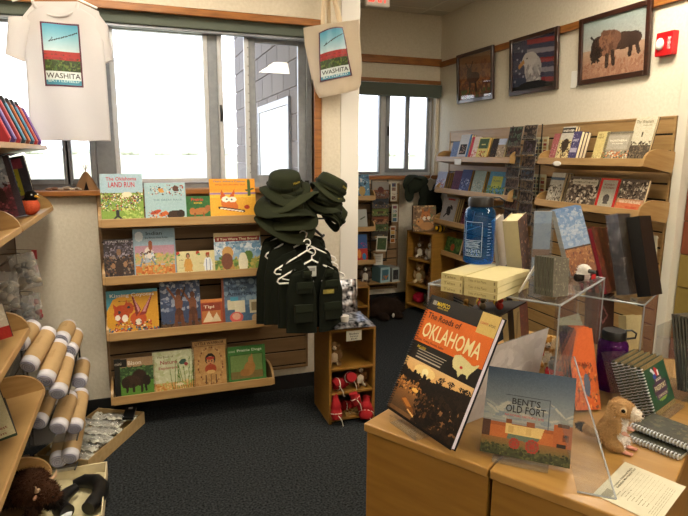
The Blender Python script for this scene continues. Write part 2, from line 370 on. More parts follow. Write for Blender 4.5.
# outdoors: flat prairie, a far line of trees, a split-face block pier with a door beside the window
b = MB(); b.box(-900, 1800, 6.2, 1500, -.6, -.5); b.m = 0; struct(b, 'ground', 'grass')
random.seed(8)
for k in range(34):
    b = MB(); x0 = -330+k*36+random.uniform(-5, 5); y0 = 760+random.uniform(-30, 30); hh = random.uniform(6, 12); b.smooth = True
    for q in range(7): b.ell((random.uniform(-9, 9), random.uniform(-3, 3), hh*.45+random.uniform(-1, 1)), (5.5, 4, hh*.5), n=9, m=6)
    b.tube([(0, 0, 0), (0, 0, hh*.4)], .4, 6)
    o = b.build('tree', 'hazy_leaf', loc=(x0, y0, -.5)); tag(o, 'distant low green tree on the prairie horizon seen through the windows', 'tree', 'trees on the far horizon')
# the alcove's outer face: grey split-face blocks with a pale door, seen through the right pane
b = MB(); random.seed(2); yfar = at(237, 100, X=1.17).y; dy0, dy1 = at(292, 100, X=1.17).y, at(263, 100, X=1.17).y
print('door', dy0, dy1, yfar)
b.C('9a9496').box(1.165, 1.205, YA+.21, yfar, -.5, 3.6)
for j in range(21):
    yy = YA+.21-(0 if j % 2 else .2)
    while yy < yfar:
        y2 = min(yy+.4, yfar); ys = max(yy, YA+.21); g = random.uniform(.85, 1.1)
        if y2-ys > .03: b.col = tuple(v*g for v in lin('6f6864')); b.box(1.15, 1.17, ys+.006, y2-.006, -.5+j*.2+.006, -.5+j*.2+.194)
        yy += .4
struct(b, 'wall_outside', 'matte')
t = tag(thing('door_1', None, None), kind='structure')
b = MB(); b.box(1.135, 1.149, dy0, dy1, -.5, 1.98); b.build('door_panel', 'white_plastic', t, bevel=.003)
b = MB(); b.box(1.125, 1.149, dy0-.05, dy0-.003, -.5, 2.04); b.box(1.125, 1.149, dy1+.003, dy1+.05, -.5, 2.04); b.box(1.125, 1.149, dy0-.002, dy1+.002, 1.983, 2.04); b.build('door_frame', 'alu', t)

# ceiling lamps (fluorescent troffers): the room's own light
for i, (lx, ly) in enumerate(((2.4, 2.3), (2.4, .0), (2.4, -2.2), (.0, -1.6), (-.15, 2.3))):
    t = thing('ceiling_light', 'recessed fluorescent ceiling light panel', 'light', (lx, ly, ZC-.012), (0, 0, 0), 'ceiling light panels')
    b = MB(); frame_rect(b, -.3, .3, -.6, .6, .02, 0, .01); b.build('frame', 'white_plastic', t, rot=(R(90), 0, 0))
    b = MB(); b.box(-.28, .28, -.58, .58, -.002, .006); b.build('diffuser', 'lamp', t)
# EXIT sign hanging from the alcove ceiling
e0, e1 = at(365, 5.5, Y=4.3), at(389, 6.5, Y=4.3)
t = thing('exit_sign', 'lit red and white exit sign hanging from the ceiling by the alcove', 'sign', ((e0.x+e1.x)/2, 4.3, e0.z))
hw = (e1.x-e0.x)/2; b = MB(); b.box(-hw, hw, -.02, .02, 0, .19); b.build('housing', 'white_plastic', t, bevel=.008)
b = MB(); b.text('EXIT', 0, .095, hw*1.6, .135, 'ff3020', y=-.0215); b.build('lettering', 'exit_red', t)
b = MB(); b.box(-.05, .05, -.02, .02, .19, ZC-e0.z-.0); b.build('bracket', 'white_plastic', t)

# ================================================================= SLATWALLS
def slat(name, label, w, z0, z1, wood, loc, rz, step=.1, border=.0):
    t = thing(name, label, 'display wall', loc, (0, 0, rz))
    b = MB(); b.box(0, w, .008, .02, z0, z1)
    if True: b.build('backing', 'groove', t)
    b = MB(); z = z1
    while z > z0+.01:
        b.box(0, w, 0, .012, max(z-step+.011, z0), z); z -= step
    b.build('slatted_panel', wood, t, bevel=.002)
    b = MB(); b.box(-.014, 0, -.004, .02, z0, z1+.014); b.box(w, w+.014, -.004, .02, z0, z1+.014); b.box(0, w, -.004, .02, z1, z1+.014); b.build('edge_trim', wood, t, bevel=.002)
    return t
SA = YA-.03; zA0 = .155
slat('slatwall_panel', 'light wood slatwall panel below the main window, carrying four shelves of children\'s books', 1.245, zA0, 1.375, 'slat_wood', (-.215, SA, 0), 0)
SB = YB-.03
slat('slatwall_panel', 'small light wood slatwall panel under the far alcove window', at(397, 240, Y=SB).x-1.46, .16, 1.29, 'slat_wood', (1.46, SB, 0), 0)
SCX = XC-.03
slat('slatwall_panel', 'long light wood slatwall panel on the right wall below the framed pictures', 5.235-2.615, .12, 1.83, 'shelf_wood', (SCX, 5.235, 0), R(-90))
slat('slatwall_panel', 'dark brown slatwall panel of the left display, mostly hidden behind shelves', 2.3, .05, 1.74, 'dark_slat', (-.66, 1.25, 0), R(90))
b = MB(); b.box(-.83, -.685, 1.24, 3.56, 0, 1.73); tag(b.build('display_cabinet', 'shelf_wood', bevel=.004), 'wooden cabinet body behind the left display shelves', 'cabinet')

# shelf: board, lip at the front, rounded end panels. local x along, y towards the wall, z up; origin at front left bottom
TILT = R(10)
def shelf(label, w, d, loc, rz, lip=.045, eh=.125, ends=(1, 1), group=None, mid=()):
    t = thing('display_shelf', label, 'shelf', loc, (-TILT, 0, rz), group)
    b = MB(); b.box(0, w, .012, d, 0, .018); b.build('board', 'shelf_wood', t, bevel=.002)
    b = MB(); b.box(0, w, 0, .014, -.004, lip); b.build('lip', 'shelf_wood', t, bevel=.003)
    prof = [(0, 0), (d, 0), (d, eh)]+[(d*.62-d*.62*math.sin(R(a)), lip*.9+(eh-lip*.9)*math.cos(R(a))) for a in range(0, 91, 15)]
    for e, xx in ((ends[0], -.014), (ends[1], w-.001)):
        if e: b = MB(); b.prism(prof, 'x', xx, xx+.015); b.build('end_panel', 'shelf_wood', t, bevel=.002)
    return t
ZA = []
for i, (u, v) in enumerate(((200, 224.2), (200, 279), (200, 332.5), (200, 394))):
    z = at(u, v, Y=3.34).z; ZA.append(z)
    shelf('light wood book shelf on the window-wall slatwall, %s from the top' % ORD[i], .935, SA-3.34-.01, (-.197, 3.34, z), 0)
print('ZA', ZA)
ZCs = [1.545, 1.24, .93, .63]
XS = 2.81
for i, z in enumerate(ZCs):
    shelf('light wood shelf in the far bay of the right-wall slats, %s from top' % ORD[i], 1.18, SCX-XS-.012, (XS, 5.07, z), R(-90))
for i, z in enumerate(ZCs[:2]):
    shelf('light wood shelf in the near bay of the right-wall slats, %s from top' % ORD[i], .93, SCX-XS-.012, (XS, 3.525, z), R(-90))
ZD = [1.62, 1.285, .87, .515, .125]
XL = -.45; dL = .66-.45-.005
def lshelf(y0, y1, z, label, ends): return shelf(label, y1-y0, dL, (XL, y0, z), R(90), lip=.02, eh=.115, ends=ends)
for i, (ya, yb) in enumerate(((1.3, 3.52), (2.61, 3.54))): lshelf(ya, yb, ZD[i], ['top pale wood shelf of the left display, beneath the coloured cases', 'second shelf of the left display, far bay with the toy robin'][i], ((1, 0), (0, 1))[i])
lshelf(1.3, 2.585, ZD[1], 'second shelf of the left display, near bay at the frame edge', (1, 1))
lshelf(1.3, 2.56, ZD[2], 'third shelf of the left display, with a red and white book', (1, 1))
lshelf(1.3, 2.77, ZD[3], 'fourth shelf of the left display, with the cream book', (1, 1))
lshelf(1.3, 2.75, ZD[4], 'lowest shelf of the left display, holding the toy bison', (1, 1))
ZB = []
for i, v in enumerate((200, 231, 264)):
    z = at(368, v, Y=5.3).z; ZB.append(z)
    x1 = at(374.5, v, Y=5.3).x
    shelf('small shelf on the alcove slatwall, %s from the top' % ORD[i], x1-1.6, SB-5.305, (1.6, 5.3, z), 0)
z = at(380, 291, Y=5.2).z
# ================================================================= BOOKS
def book(name, label, cv, w, h, th, loc, rot, texts=(), spine='333333', pages='e6dfc8', cat='book', group=None, m='print', soft=False):
    """one book standing up: origin bottom left front, front cover facing -y"""
    b = MB(); b.C(spine)
    b.box(0, w, .0006, .002, 0, h); b.box(0, w, th-.002, th, 0, h); b.box(0, .002, .002, th-.002, 0, h)
    b.picture(cv, lambda u, v: (u*w, 0, v*h))
    for tx in texts: b.text(tx[0], tx[1]*w, tx[2]*h, tx[3]*w, tx[4]*h, tx[5], y=-.0008)
    loc = (loc[0], loc[1], loc[2]+th*math.sin(-rot[0])-.002); o = b.build(name, m, loc=loc, rot=rot); tag(o, label, cat, group)
    if th > .004:
        p = MB(); p.C(pages); e = 0 if soft else .003; p.box(.003, w-e, .003, th-.003, e, h-e); p.build('pages', 'matte', o)
    return o
LEAN = R(11)
def abook(row, u0, u1, vt, label, paint, texts=(), bg='ffffff', th=.012, name='picture_book', spine='444444', seed=0, dy=0, cell=.0035):
    zb = ZA[row]+.0185; y0 = 3.358+dy
    x0 = at(u0, 230+row*55, Y=y0).x; x1 = at(u1, 230+row*55, Y=y0).x
    vv = at(u0, vt, Y=y0+.05).z; h = (vv-zb)/math.cos(LEAN); wd = x1-x0
    cv = Canvas(wd, h, cell, bg, seed); paint(cv); cv.grain(.03)
    return book(name, label, cv, wd, h, th, (x0, y0, zb), (-LEAN, 0, 0), texts, spine)
def p_landrun(c):
    c.rect(0, 0, 1, 1, '86a84a').rect(0, .62, 1, 1, 'a9c7d6').blobs(.02, .45, .98, .62, ['7c5b3a', 'c2a26c', 'e6dfc0', '5a3f28', '3c5c2c'], 70, .035).blobs(.0, .25, .9, .55, ['7a4a2a', 'd9cf9a', '3b2b20', 'b53a26', 'f0ead0', '4a6a9a'], 120, .03)
    c.blobs(.5, .03, 1, .3, ['a9c462', '7f9f3f', 'c8d37a'], 40, .05).ell(.38, .2, .04, .09, '2a2a30').line(.36, .14, .25, .05, .02, '2a2a30').line(.4, .14, .5, .06, .02, '2a2a30').ell(.38, .3, .03, .03, 'c9a07a')
    c.ell(.62, .58, .12, .05, 'efe6c8')
abook(0, 102.5, 145, 174, 'land-run picture book with red title over wagons on green, top shelf far left', p_landrun, [('The Oklahoma', .5, .90, .72, .075, 'c01f2e'), ('LAND RUN', .5, .78, .62, .11, 'c01f2e')], seed=1)
def p_greatrace(c):
    c.rect(0, 0, 1, 1, 'a8c8cf').blobs(.0, .0, 1, .1, ['d8d7b0', 'b9a56a'], 40, .05).ell(.72, .17, .2, .12, '3a2418').ell(.86, .2, .1, .1, '2a1a12').ell(.25, .25, .14, .05, 'b5482a', 20).ell(.44, .2, .12, .06, 'c4622c', 15).blobs(.05, .04, .5, .3, ['c4572c', '8a3a22', 'e0b080'], 30, .03)
    c.blobs(.1, .68, .95, .95, ['7a3424', 'b5482a', '3b2b28', 'e8d8b8'], 34, .03).ell(.4, .8, .08, .05, 'd89a4a', -30).ell(.75, .85, .07, .08, '5a3a2c')
abook(0, 146.5, 187.5, 183, 'pale blue picture book with running animals around its title, top shelf second from the left', p_greatrace, [('THE GREAT RACE', .55, .56, .7, .045, '6d8b96')], seed=2)
def p_prairie(c):
    c.rect(0, 0, 1, 1, '2f6a35').blobs(0, 0, 1, 1, ['2a5f30', '3a7a3c', '276030'], 50, .05).ell(.5, .38, .3, .14, 'b5743c', 5).ell(.78, .5, .13, .12, 'a8683a').ell(.22, .38, .12, .14, 'b5743c').line(.6, .3, .62, .12, .03, '8a5228').line(.3, .3, .28, .12, .03, '8a5228').ell(.88, .44, .05, .05, '6a3d20')
abook(0, 187.5, 215.5, 196, 'small green book with a lying tan calf, between two taller top-shelf books', p_prairie, [('Prairie', .4, .86, .42, .13, 'd8262c'), ('animals', .42, .73, .3, .08, 'e8c83a')], seed=3)
def p_coyote(c):
    c.rect(0, 0, 1, 1, 'f0b43a').rect(0, .72, 1, 1, 'f2a52c').grad(0, .55, 1, .75, 'f5d04a', 'f09a2c').rect(0, .62, 1, .655, '9a7ab0').ell(.42, .36, .2, .14, 'd8722a', -25).poly([(.22, .5), (.25, .74), (.36, .55)], 'c8581f').poly([(.42, .56), (.55, .76), (.52, .52)], 'c8581f')
    c.ell(.34, .5, .085, .07, 'fbf7e6').ell(.49, .49, .085, .07, 'fbf7e6').ell(.36, .5, .02, .02, '222222').ell(.47, .49, .02, .02, '222222').line(.2, .3, .72, .2, .028, '4a2a1a').line(.22, .285, .7, .195, .012, 'f6f0dc').ell(.8, .3, .06, .05, 'b53a20').line(.86, .6, .86, .95, .03, '3f5a2a').line(.8, .72, .86, .7, .02, '3f5a2a').line(.95, .75, .86, .72, .02, '3f5a2a').ell(.3, .06, .15, .03, 'b5421f').ell(.75, .08, .2, .02, 'e9842a')
abook(0, 211.5, 257, 179, 'large orange picture book with a bug-eyed coyote, top shelf beside the hats', p_coyote, [("That's What a Coyote", .43, .93, .7, .055, '4a6a9c'), ('What Grandmother Says', .45, .85, .66, .045, 'b53a2a')], seed=4, th=.014)
def p_dark(c):
    c.rect(0, 0, 1, 1, '3c3436').blobs(0, .55, 1, .95, ['7c7480', '5a5464', '98909c', '443c44'], 60, .07).blobs(0, .0, 1, .6, ['2c2422', '5a4236', '75543c', '8c7a6c', '1c1614'], 90, .06).ell(.5, .68, .08, .08, '8a6a50').ell(.3, .35, .07, .07, '9a7456').ell(.7, .38, .07, .07, '9a7456').ell(.5, .3, .14, .2, '3a2c28')
abook(1, 105.5, 135.5, 239.5, 'dark paperback with shadowy figures, second shelf far left', p_dark, [('TALL TALES', .5, .94, .7, .05, 'c9c2c6')], seed=5, spine='2c2a30')
def p_indian(c):
    c.rect(0, 0, 1, 1, '9ab3c4').rect(0, .8, 1, 1, '7e9fb5').ell(.14, .84, .1, .1, 'c9d6de').rect(0, .45, 1, .66, 'b98fa0').rect(0, .28, 1, .46, 'c6a67a').blobs(0, .25, 1, .5, ['a9b06c', '7d9a5a', 'd0a868'], 60, .06).rect(0, 0, 1, .26, 'c87a3c').blobs(0, 0, 1, .25, ['d9a05a', 'b0602c', 'a8a060'], 50, .06)
    c.ell(.35, .5, .1, .13, 'e0d8d0').ell(.4, .66, .05, .1, '9a5a38').ell(.3, .36, .09, .05, 'a8aeb8').blobs(.15, .3, .5, .55, ['dfe4ea', '6a4a3a', '9ab0c4'], 26, .04).line(.2, .4, .15, .25, .02, '7a8a9c').line(.42, .4, .5, .28, .02, '7a8a9c')
    c.frame(0, 0, 1, 1, '8aa6b8', .02)
abook(1, 135.5, 177.5, 229, 'large blue and orange picture book with a horse and rider, second shelf', p_indian, [('Indian', .5, .9, .38, .07, '22303a'), ('the Brave One Rode', .55, .81, .55, .035, '35424c')], seed=6)
def p_girl(c, dress, seed=0):
    c.rect(0, 0, 1, 1, 'd8cf9e').ell(.08, .93, .09, .08, 'c43a2a').ell(.14, .86, .07, .04, '5a8a4a').ell(.58, .82, .1, .11, '3a2418').ell(.58, .8, .07, .08, 'b5805c').poly([(.46, .7), (.7, .7), (.8, .2), (.38, .2)], dress).line(.46, .65, .38, .4, .035, dress).line(.7, .65, .78, .4, .035, dress).rect(.5, .08, .56, .2, 'b5805c').rect(.62, .08, .68, .2, 'b5805c').rect(.48, .05, .58, .1, '5a3a20').rect(.6, .05, .7, .1, '5a3a20')
abook(1, 178, 197.5, 251, 'small cream booklet with a girl in a tan dress, second shelf', lambda c: p_girl(c, 'd09a4a'), [('Life', .24, .66, .2, .05, '5a4a30'), ('as a girl', .24, .34, .24, .04, '5a4a30')], th=.005, seed=7, name='booklet')
abook(1, 197.5, 217.5, 250, 'small cream booklet with a girl in a white and blue dress, second shelf', lambda c: (p_girl(c, 'e6ecf2'), c.rect(.48, .2, .52, .66, '4a6aa0'), c.rect(.66, .2, .7, .66, '4a6aa0'), c.ell(.58, .88, .1, .05, 'b54a2a')), [('Pioneer', .26, .5, .22, .04, '5a4a30')], th=.005, seed=8, name='booklet')
def p_buffalo(c):
    c.rect(0, 0, 1, 1, '8fb0cc').blobs(0, .5, 1, .85, ['c9d8e4', 'a7c2d6', 'e6edf2', '6f97bb'], 60, .08).rect(0, .0, 1, .34, '7c9a48').blobs(0, 0, 1, .4, ['64883c', 'a8a050', '56733a', 'c4b060'], 70, .06).poly([(.15, .1), (.3, .6), (.42, .1)], 'b98a4c').ell(.28, .5, .12, .16, 'c89a5a').ell(.26, .3, .12, .2, '7a4a34').ell(.72, .42, .1, .12, '5a7a34').rect(0, .86, 1, 1, 'b9a57a').ell(.6, .25, .1, .25, 'e8e2c4')
    c.rect(.02, .78, .98, .9, '8a2f2a')
abook(1, 216, 262.5, 233, 'landscape picture book with a dark red title band, right end of the second shelf', p_buffalo, [("If You Were That Brave!", .5, .84, .86, .06, 'f4e8c0'), ('A story of the plains', .5, .73, .4, .035, '2a3a5a')], seed=9)
def p_kiss(c):
    c.rect(0, 0, 1, 1, 'd39a2c').poly([(0, 1), (0, .55), (.12, .8), (.3, .9), (1, .93), (1, 1)], '4a8ea0').ell(.28, .48, .15, .2, 'b5461f').ell(.42, .6, .1, .13, 'b04a20').ell(.6, .35, .16, .16, 'c05224').poly([(.56, .4), (.48, .92), (.66, .55)], '7a2a24').poly([(.62, .42), (.92, .95), (.76, .45)], '8a2f2c').poly([(.6, .5), (.52, .85), (.64, .55)], 'c98a90').poly([(.68, .5), (.88, .88), (.74, .5)], 'c98a90')
    c.ell(.2, .4, .05, .06, 'f2e8d8').ell(.34, .38, .06, .08, 'f2e8d8').ell(.6, .28, .06, .07, 'f2e8d8').ell(.24, .52, .03, .035, '30343a').ell(.42, .62, .03, .03, '30343a').blobs(0, .0, 1, .16, ['3c5a8a', 'b5421f', '4a8e9a', 'e0a040', '6a3a5a'], 70, .045).poly([(.14, .55), (.12, .72), (.22, .6)], 'b5461f').poly([(.34, .62), (.38, .8), (.42, .66)], 'b5461f').blobs(.1, .1, .85, .3, ['c4572c', 'f0e0c8', '30343a', 'b5461f'], 30, .035)
abook(2, 108.5, 160, 291.5, 'orange picture book of kissing coyotes with long pink ears, third shelf far left', p_kiss, [('Kissing Coyotes', .5, .88, .86, .1, 'f4efe0'), ('by', .38, .76, .3, .03, '6a4a1a')], seed=10)
def p_fig(c):
    c.rect(0, 0, 1, 1, '3b4a6a').blobs(0, .4, 1, 1, ['5a6a8a', '8a93a8', '39486a', '9aa0b0', '44506c'], 60, .09).rect(0, 0, 1, .14, '54402e').blobs(0, 0, 1, .2, ['6a4c34', '3a2a1e'], 30, .06)
    for q, (x, hh) in enumerate(((.45, .62), (.8, .56))):
        c.ell(x, hh+.12, .06, .07, '5a3422').ell(x, hh-.08, .1, .16, '7a4a30').ell(x, .3, .11, .14, '54301f').line(x-.07, .28, x-.1, .04, .04, '6a3f28').line(x+.07, .28, x+.08, .04, .04, '6a3f28').line(x-.08, hh, x-.26, hh+.22, .03, '7a4a30')
    c.line(.52, .6, .62, .82, .02, '3a2418')
abook(2, 162.5, 202.5, 280.5, 'tall dark blue picture book with two brown figures raising their arms, third shelf', p_fig, [], seed=11, spine='2a3048')
def p_tipi(c):
    c.rect(0, 0, 1, 1, 'c8682c').rect(0, .12, 1, .88, 'a84a28').rect(.1, .18, .9, .85, 'b8703c').rect(.1, .6, .9, .85, '8e3a24').poly([(.12, .2), (.4, .6), (.62, .2)], 'e8d4b0').poly([(.45, .2), (.72, .52), (.9, .2)], 'dcc8a4').rect(0, 0, 1, .13, 'b03020').rect(0, .9, 1, 1, 'd88a4a')
abook(2, 201, 224.5, 299, 'small red and orange book of a white tipi, third shelf', p_tipi, [('Tipi', .4, .72, .45, .13, 'f2e6cc')], seed=12, th=.008)
def p_native(c):
    c.rect(0, 0, 1, 1, '4a6684').grad(0, .4, 1, 1, '6c86a0', '3c5470').blobs(.0, .35, 1, .9, ['6b88a4', '86a0b6'], 20, .12).rect(.12, .32, .32, .52, 'd8cfae').rect(.3, .25, .55, .5, 'e0d8bc').rect(.66, .22, .92, .5, 'cabfa0').rect(.7, .27, .88, .45, '8a7a5a').ell(.33, .16, .16, .11, 'd0605a').ell(.33, .18, .1, .07, 'e0a890').ell(.8, .12, .1, .08, 'b59a78').rect(0, 0, 1, .06, '8a5a3c').rect(0, 0, .05, 1, '8a4a34').rect(.95, 0, 1, 1, '8a4a34').rect(.2, .5, .4, .58, '4a9ab8')
abook(2, 224, 264.5, 277, 'tall blue activity book with crafts on its cover, right end of the third shelf', p_native, [('National', .42, .86, .5, .06, '1f2e44'), ('Native', .38, .75, .45, .08, '24344c'), ('Americans', .5, .64, .75, .08, '24344c')], seed=13)
def p_bison(c):
    c.rect(0, 0, 1, 1, 'a98a66').rect(0, 0, .16, 1, '14110f').rect(0, .8, .32, .98, '14110f').rect(.14, .04, .97, .78, '5a8a34').rect(.14, .42, .97, .78, '33502a').blobs(.15, .45, .95, .78, ['2a4224', '46683a', '5c7c44'], 50, .05).ell(.6, .5, .19, .2, '2e1d14').ell(.4, .42, .24, .15, '3a261a').ell(.26, .4, .1, .13, '2a1a12').ell(.78, .42, .1, .13, '20140e').line(.3, .34, .29, .18, .03, '2a1a12').line(.45, .34, .45, .18, .03, '2a1a12').line(.65, .34, .65, .16, .03, '2a1a12').line(.75, .34, .76, .18, .03, '20140e').rect(.36, 0, 1, .06, '1a1614')
abook(3, 115.5, 156.5, 359.5, 'brown and black bison book with a photo of one, bottom shelf far left', p_bison, [('Bison', .5, .88, .33, .1, 'efe6d2'), ('mini', .1, .88, .16, .07, 'b9b0a2')], seed=14)
def p_nature(c):
    c.rect(0, 0, 1, 1, 'c9cda6').blobs(0, .3, 1, 1, ['d6d9b8', 'b9c090', 'c9cda6'], 40, .1).rect(0, 0, 1, .26, 'd0a060').blobs(0, 0, 1, .28, ['c0843c', 'e0c080', 'b5c070'], 40, .06)
    for q in range(10): c.line(.45+q*.055, .1, .4+q*.06+.1*math.sin(q), .55+.3*((q*37) % 10)/10, .008, '5f7a34')
    c.ell(.72, .72, .09, .06, '3a5a4a', 30).ell(.8, .66, .05, .04, 'a03a3a').ell(.62, .2, .1, .03, 'e8d8b0')
abook(3, 154.5, 196, 352.5, 'pale green nature book with a bug on grass stems, bottom shelf second from the left', p_nature, [('The Book of', .3, .87, .4, .05, '6a6a3a'), ('Nature', .38, .74, .4, .09, '9a2f3a'), ('Explorers', .36, .6, .45, .08, '9a2f3a')], seed=15)
def p_warrior(c):
    c.rect(0, 0, 1, 1, 'b98f58').blobs(0, 0, 1, 1, ['c29a62', 'b08650', 'bd945c'], 60, .1).frame(0, 0, 1, 1, '5f4426', .018).frame(.05, .05, .95, .88, '7a5c34', .008)
    for q in range(40):
        a = q/40*2*PI; c.ell(.5+.34*math.cos(a), .47+.37*math.sin(a), .02, .02, ['6a3a24', '8f6a40', 'c9a870'][q % 3])
    c.ell(.5, .6, .14, .12, '201814').ell(.5, .56, .1, .1, 'c08a5c').ell(.5, .62, .12, .03, 'a83226').ell(.46, .56, .014, .016, '1a1210').ell(.54, .56, .014, .016, '1a1210').ell(.5, .505, .03, .01, '8a3226').ell(.5, .4, .16, .1, 'a8482a').ell(.5, .34, .12, .04, 'd8b070')
    for x in (.36, .5, .64): c.line(x, .28, x, .1, .012, '6a4a2c')
abook(3, 194, 230, 341.5, 'parchment-coloured book with a drawn child\'s face in a ring, bottom shelf', p_warrior, [('LITTLE WARRIOR', .5, .93, .8, .06, '3c2a18')], seed=16)
def p_pd(c):
    c.rect(0, 0, 1, 1, '3f7a3a').rect(.1, .14, .93, .78, '6f8a4c').rect(.1, .14, .93, .34, '7a6a3c').ell(.58, .4, .14, .2, 'a5773e', -20).ell(.62, .62, .07, .1, 'ad8048').ell(.46, .3, .12, .1, '9a6c38').poly([(.62, .7), (.66, .82), (.68, .66)], 'ad8048').frame(.1, .14, .93, .78, '284a24', .012).rect(0, 0, 1, .09, '356a30')
abook(3, 227.5, 267, 347.5, 'green book about prairie dogs with one standing up, right end of the bottom shelf', p_pd, [('Prairie Dogs', .6, .88, .62, .085, 'e8efdc'), ('mini', .16, .88, .15, .06, 'b9c8a8')], seed=17)

# ----------------------------------------------------------------- right wall: books seen at an angle, each copy its own book
CL = R(14)
def cbook(z, u0, u1, vt, v, label, paint, texts=(), bg='c9bfa5', th=.02, n=1, spine='5a4a3a', seed=0, pages='d9c9a0', xf=None, grp=None, name='paperback_book', yawoff=0, lean=CL, gap=.0):
    """front face from pixel u0 to u1 on the shelf front plane; n copies one behind the other"""
    X0 = (XS+.045) if xf is None else xf
    ya, yb = at(u0, v, X=X0+.03).y, at(u1, v, X=X0+.03).y; yb = max(yb, 2.608) if yb > 1 and z in ZCs[:2] and ya < 3.6 else yb; wd = ya-yb
    zb = z+.0185; h = (at((u0+u1)/2, vt, X=X0+.03).z-zb)/math.cos(lean)
    cv = Canvas(wd, h, .005, bg, seed); paint(cv); cv.grain(.04)
    o0 = book(name, label, cv, wd, h, th, (X0, ya, zb), (-lean, 0, R(-90)+yawoff), texts, spine, pages, group=grp, m='matte')
    for k in range(1, n):
        c = dup(o0, loc=(X0+k*(th+.0015)/math.cos(lean), ya, zb), rot=(-lean, 0, R(-90)+yawoff)); c['label'] = label.split(',')[0]+', %s copy back' % ORD[k]
    return o0
def solid(*cs):
    def f(c):
        c.rect(0, 0, 1, 1, cs[0])
        if len(cs) > 1: c.blobs(.05, .05, .95, .6, cs[1:], 50, .06)
    return f
def sepia(c): c.rect(0, 0, 1, 1, '5a4c40').blobs(0, .1, 1, .9, ['8a7a68', '3a3028', 'a89a86', 'c9bca6', '2a221c'], 90, .06)
n1, n2 = ZCs[0], ZCs[1]
# near bay, top shelf
cbook(n1, 551, 557, 134, 160, 'thin red and grey paperback, left end of the near top shelf on the right wall', solid('9a5a5a', '6a3a3a', 'c9a8a0'), seed=20)
def p_pion(c): c.rect(0, 0, 1, 1, 'c9b98a').rect(0, .62, 1, 1, 'b9b4a8').blobs(.0, .0, 1, .6, ['4a3a2a', '8a6a44', 'd8c890', '2a221c'], 60, .09).ell(.5, .45, .25, .2, '3a2c20').rect(0, .82, 1, .95, '26241f')
cbook(n1, 558, 570.5, 127, 160, 'tan paperback with a dark pioneer title, near top shelf', p_pion, [('PIONEER WOMEN', .5, .88, .86, .07, 'e8e2d0')], n=2, seed=21)
def p_purple(c): c.rect(0, 0, 1, 1, '4a4468').blobs(0, 0, 1, .9, ['6a6488', '3a3458', 'a8a0b8'], 40, .08).rect(.1, .3, .9, .45, 'a8a2b8')
cbook(n1, 570, 578, 132, 160, 'purple-grey paperback, near top shelf', p_purple, [('WEST', .5, .7, .7, .08, 'd8d4e0')], th=.026, n=3, seed=22, pages='e0d6b4')
def p_asnew(c): c.rect(0, 0, 1, 1, 'c4b276').blobs(0, 0, 1, .3, ['9a8a5a', '6a5c3a', 'e0d4a8'], 40, .06)
cbook(n1, 594, 606, 132, 161, 'yellow tan book partly behind a grey book, near top shelf of the right wall', p_asnew, [('AS I', .3, .9, .4, .07, '6a5a30'), ('WENT', .35, .8, .5, .07, '6a5a30')], seed=23)
def p_north(c): c.rect(0, 0, 1, 1, '8d8471').rect(.12, .42, .9, .88, 'a39c8c').blobs(0, .0, 1, .36, ['5a6a4a', 'a8603a', 'd0c8a8', '4a4234', 'c98a5a'], 80, .05).rect(0, .93, 1, 1, '6a6252')
cbook(n1, 603, 629, 132, 162, 'grey-brown book with a colourful camp picture at its foot, near top shelf', p_north, [('NORTHERN', .52, .7, .62, .07, 'e6dfc8'), ('PLAINS', .52, .6, .4, .04, 'e6dfc8')], seed=24)
def p_west(c): c.rect(0, 0, 1, 1, 'bdb69e').rect(0, 0, 1, .38, '4c4234').blobs(0, .1, 1, .46, ['3a3026', '6a5c48', '4c4234'], 60, .07).ell(.48, .62, .04, .06, '4a4030').blobs(.05, 0, .9, .2, ['6a5c48', '2a221a'], 40, .05)
cbook(n1, 628, 661, 117, 164, 'tall pale grey western book, right end of the near top shelf on right wall', p_west, [('The Western', .45, .9, .8, .075, '6a6048'), ('Frontier Life', .62, .82, .4, .03, '6a6048')], seed=25, th=.018)
# near bay, second shelf
def p_sheet(c):
    c.rect(0, 0, 1, 1, 'cdc39c')
    for i in range(3):
        for j in range(6): c.rect(.12+i*.28, .06+j*.145, .33+i*.28, .165+j*.145, ['5a3a24', '7a5a3a', '8a2f24', '3a4a5a', '4a5a34', 'a8804a'][(i*7+j*3) % 6])
cbook(n2, 548.5, 562, 173, 198, 'grey paperback with sepia picture at its foot, left end of near second shelf', lambda c: (c.rect(0, 0, 1, 1, 'a8a294'), c.blobs(0, 0, 1, .6, ['6a6054', '4a4036', 'c9c2b0'], 50, .08), c.rect(0, .75, 1, .85, '4a5a6a')), n=3, th=.024, seed=26)
def p_women(c): sepia(c); c.rect(.12, .72, .95, .9, 'b9b09a')
cbook(n2, 567, 597, 177, 200, 'dark photo-covered book with a pale title box, near second shelf of the right wall', p_women, [('WOMEN OF THE WEST', .54, .81, .74, .05, '3a342a')], seed=27)
cbook(n2, 597.5, 617, 179, 203, 'narrow grey book with a broad red border, near second shelf of the right wall', lambda c: (c.rect(0, 0, 1, 1, 'b5281f'), c.rect(.14, .06, .86, .94, 'a8a493'), c.ell(.5, .35, .16, .14, '4a4440'), c.line(.4, .2, .6, .2, .04, '4a4440')), [('BUFFALO', .5, .8, .5, .06, '7a2a22'), ('SOLDIERS', .5, .7, .55, .06, '7a2a22')], seed=28, spine='b5281f')
def p_warp(c): sepia(c); c.rect(0, 0, 1, .36, 'c87048').rect(0, .28, 1, .38, 'b98a68')
cbook(n2, 617.5, 657, 180, 208, 'wide book with sepia crowd above an orange band, right end of near second shelf', p_warp, [('WAR OF THE PLAINS', .5, .3, .8, .09, 'f0dcc0'), ('RIDERS', .6, .13, .4, .07, 'b52a1f')], seed=29, th=.02)
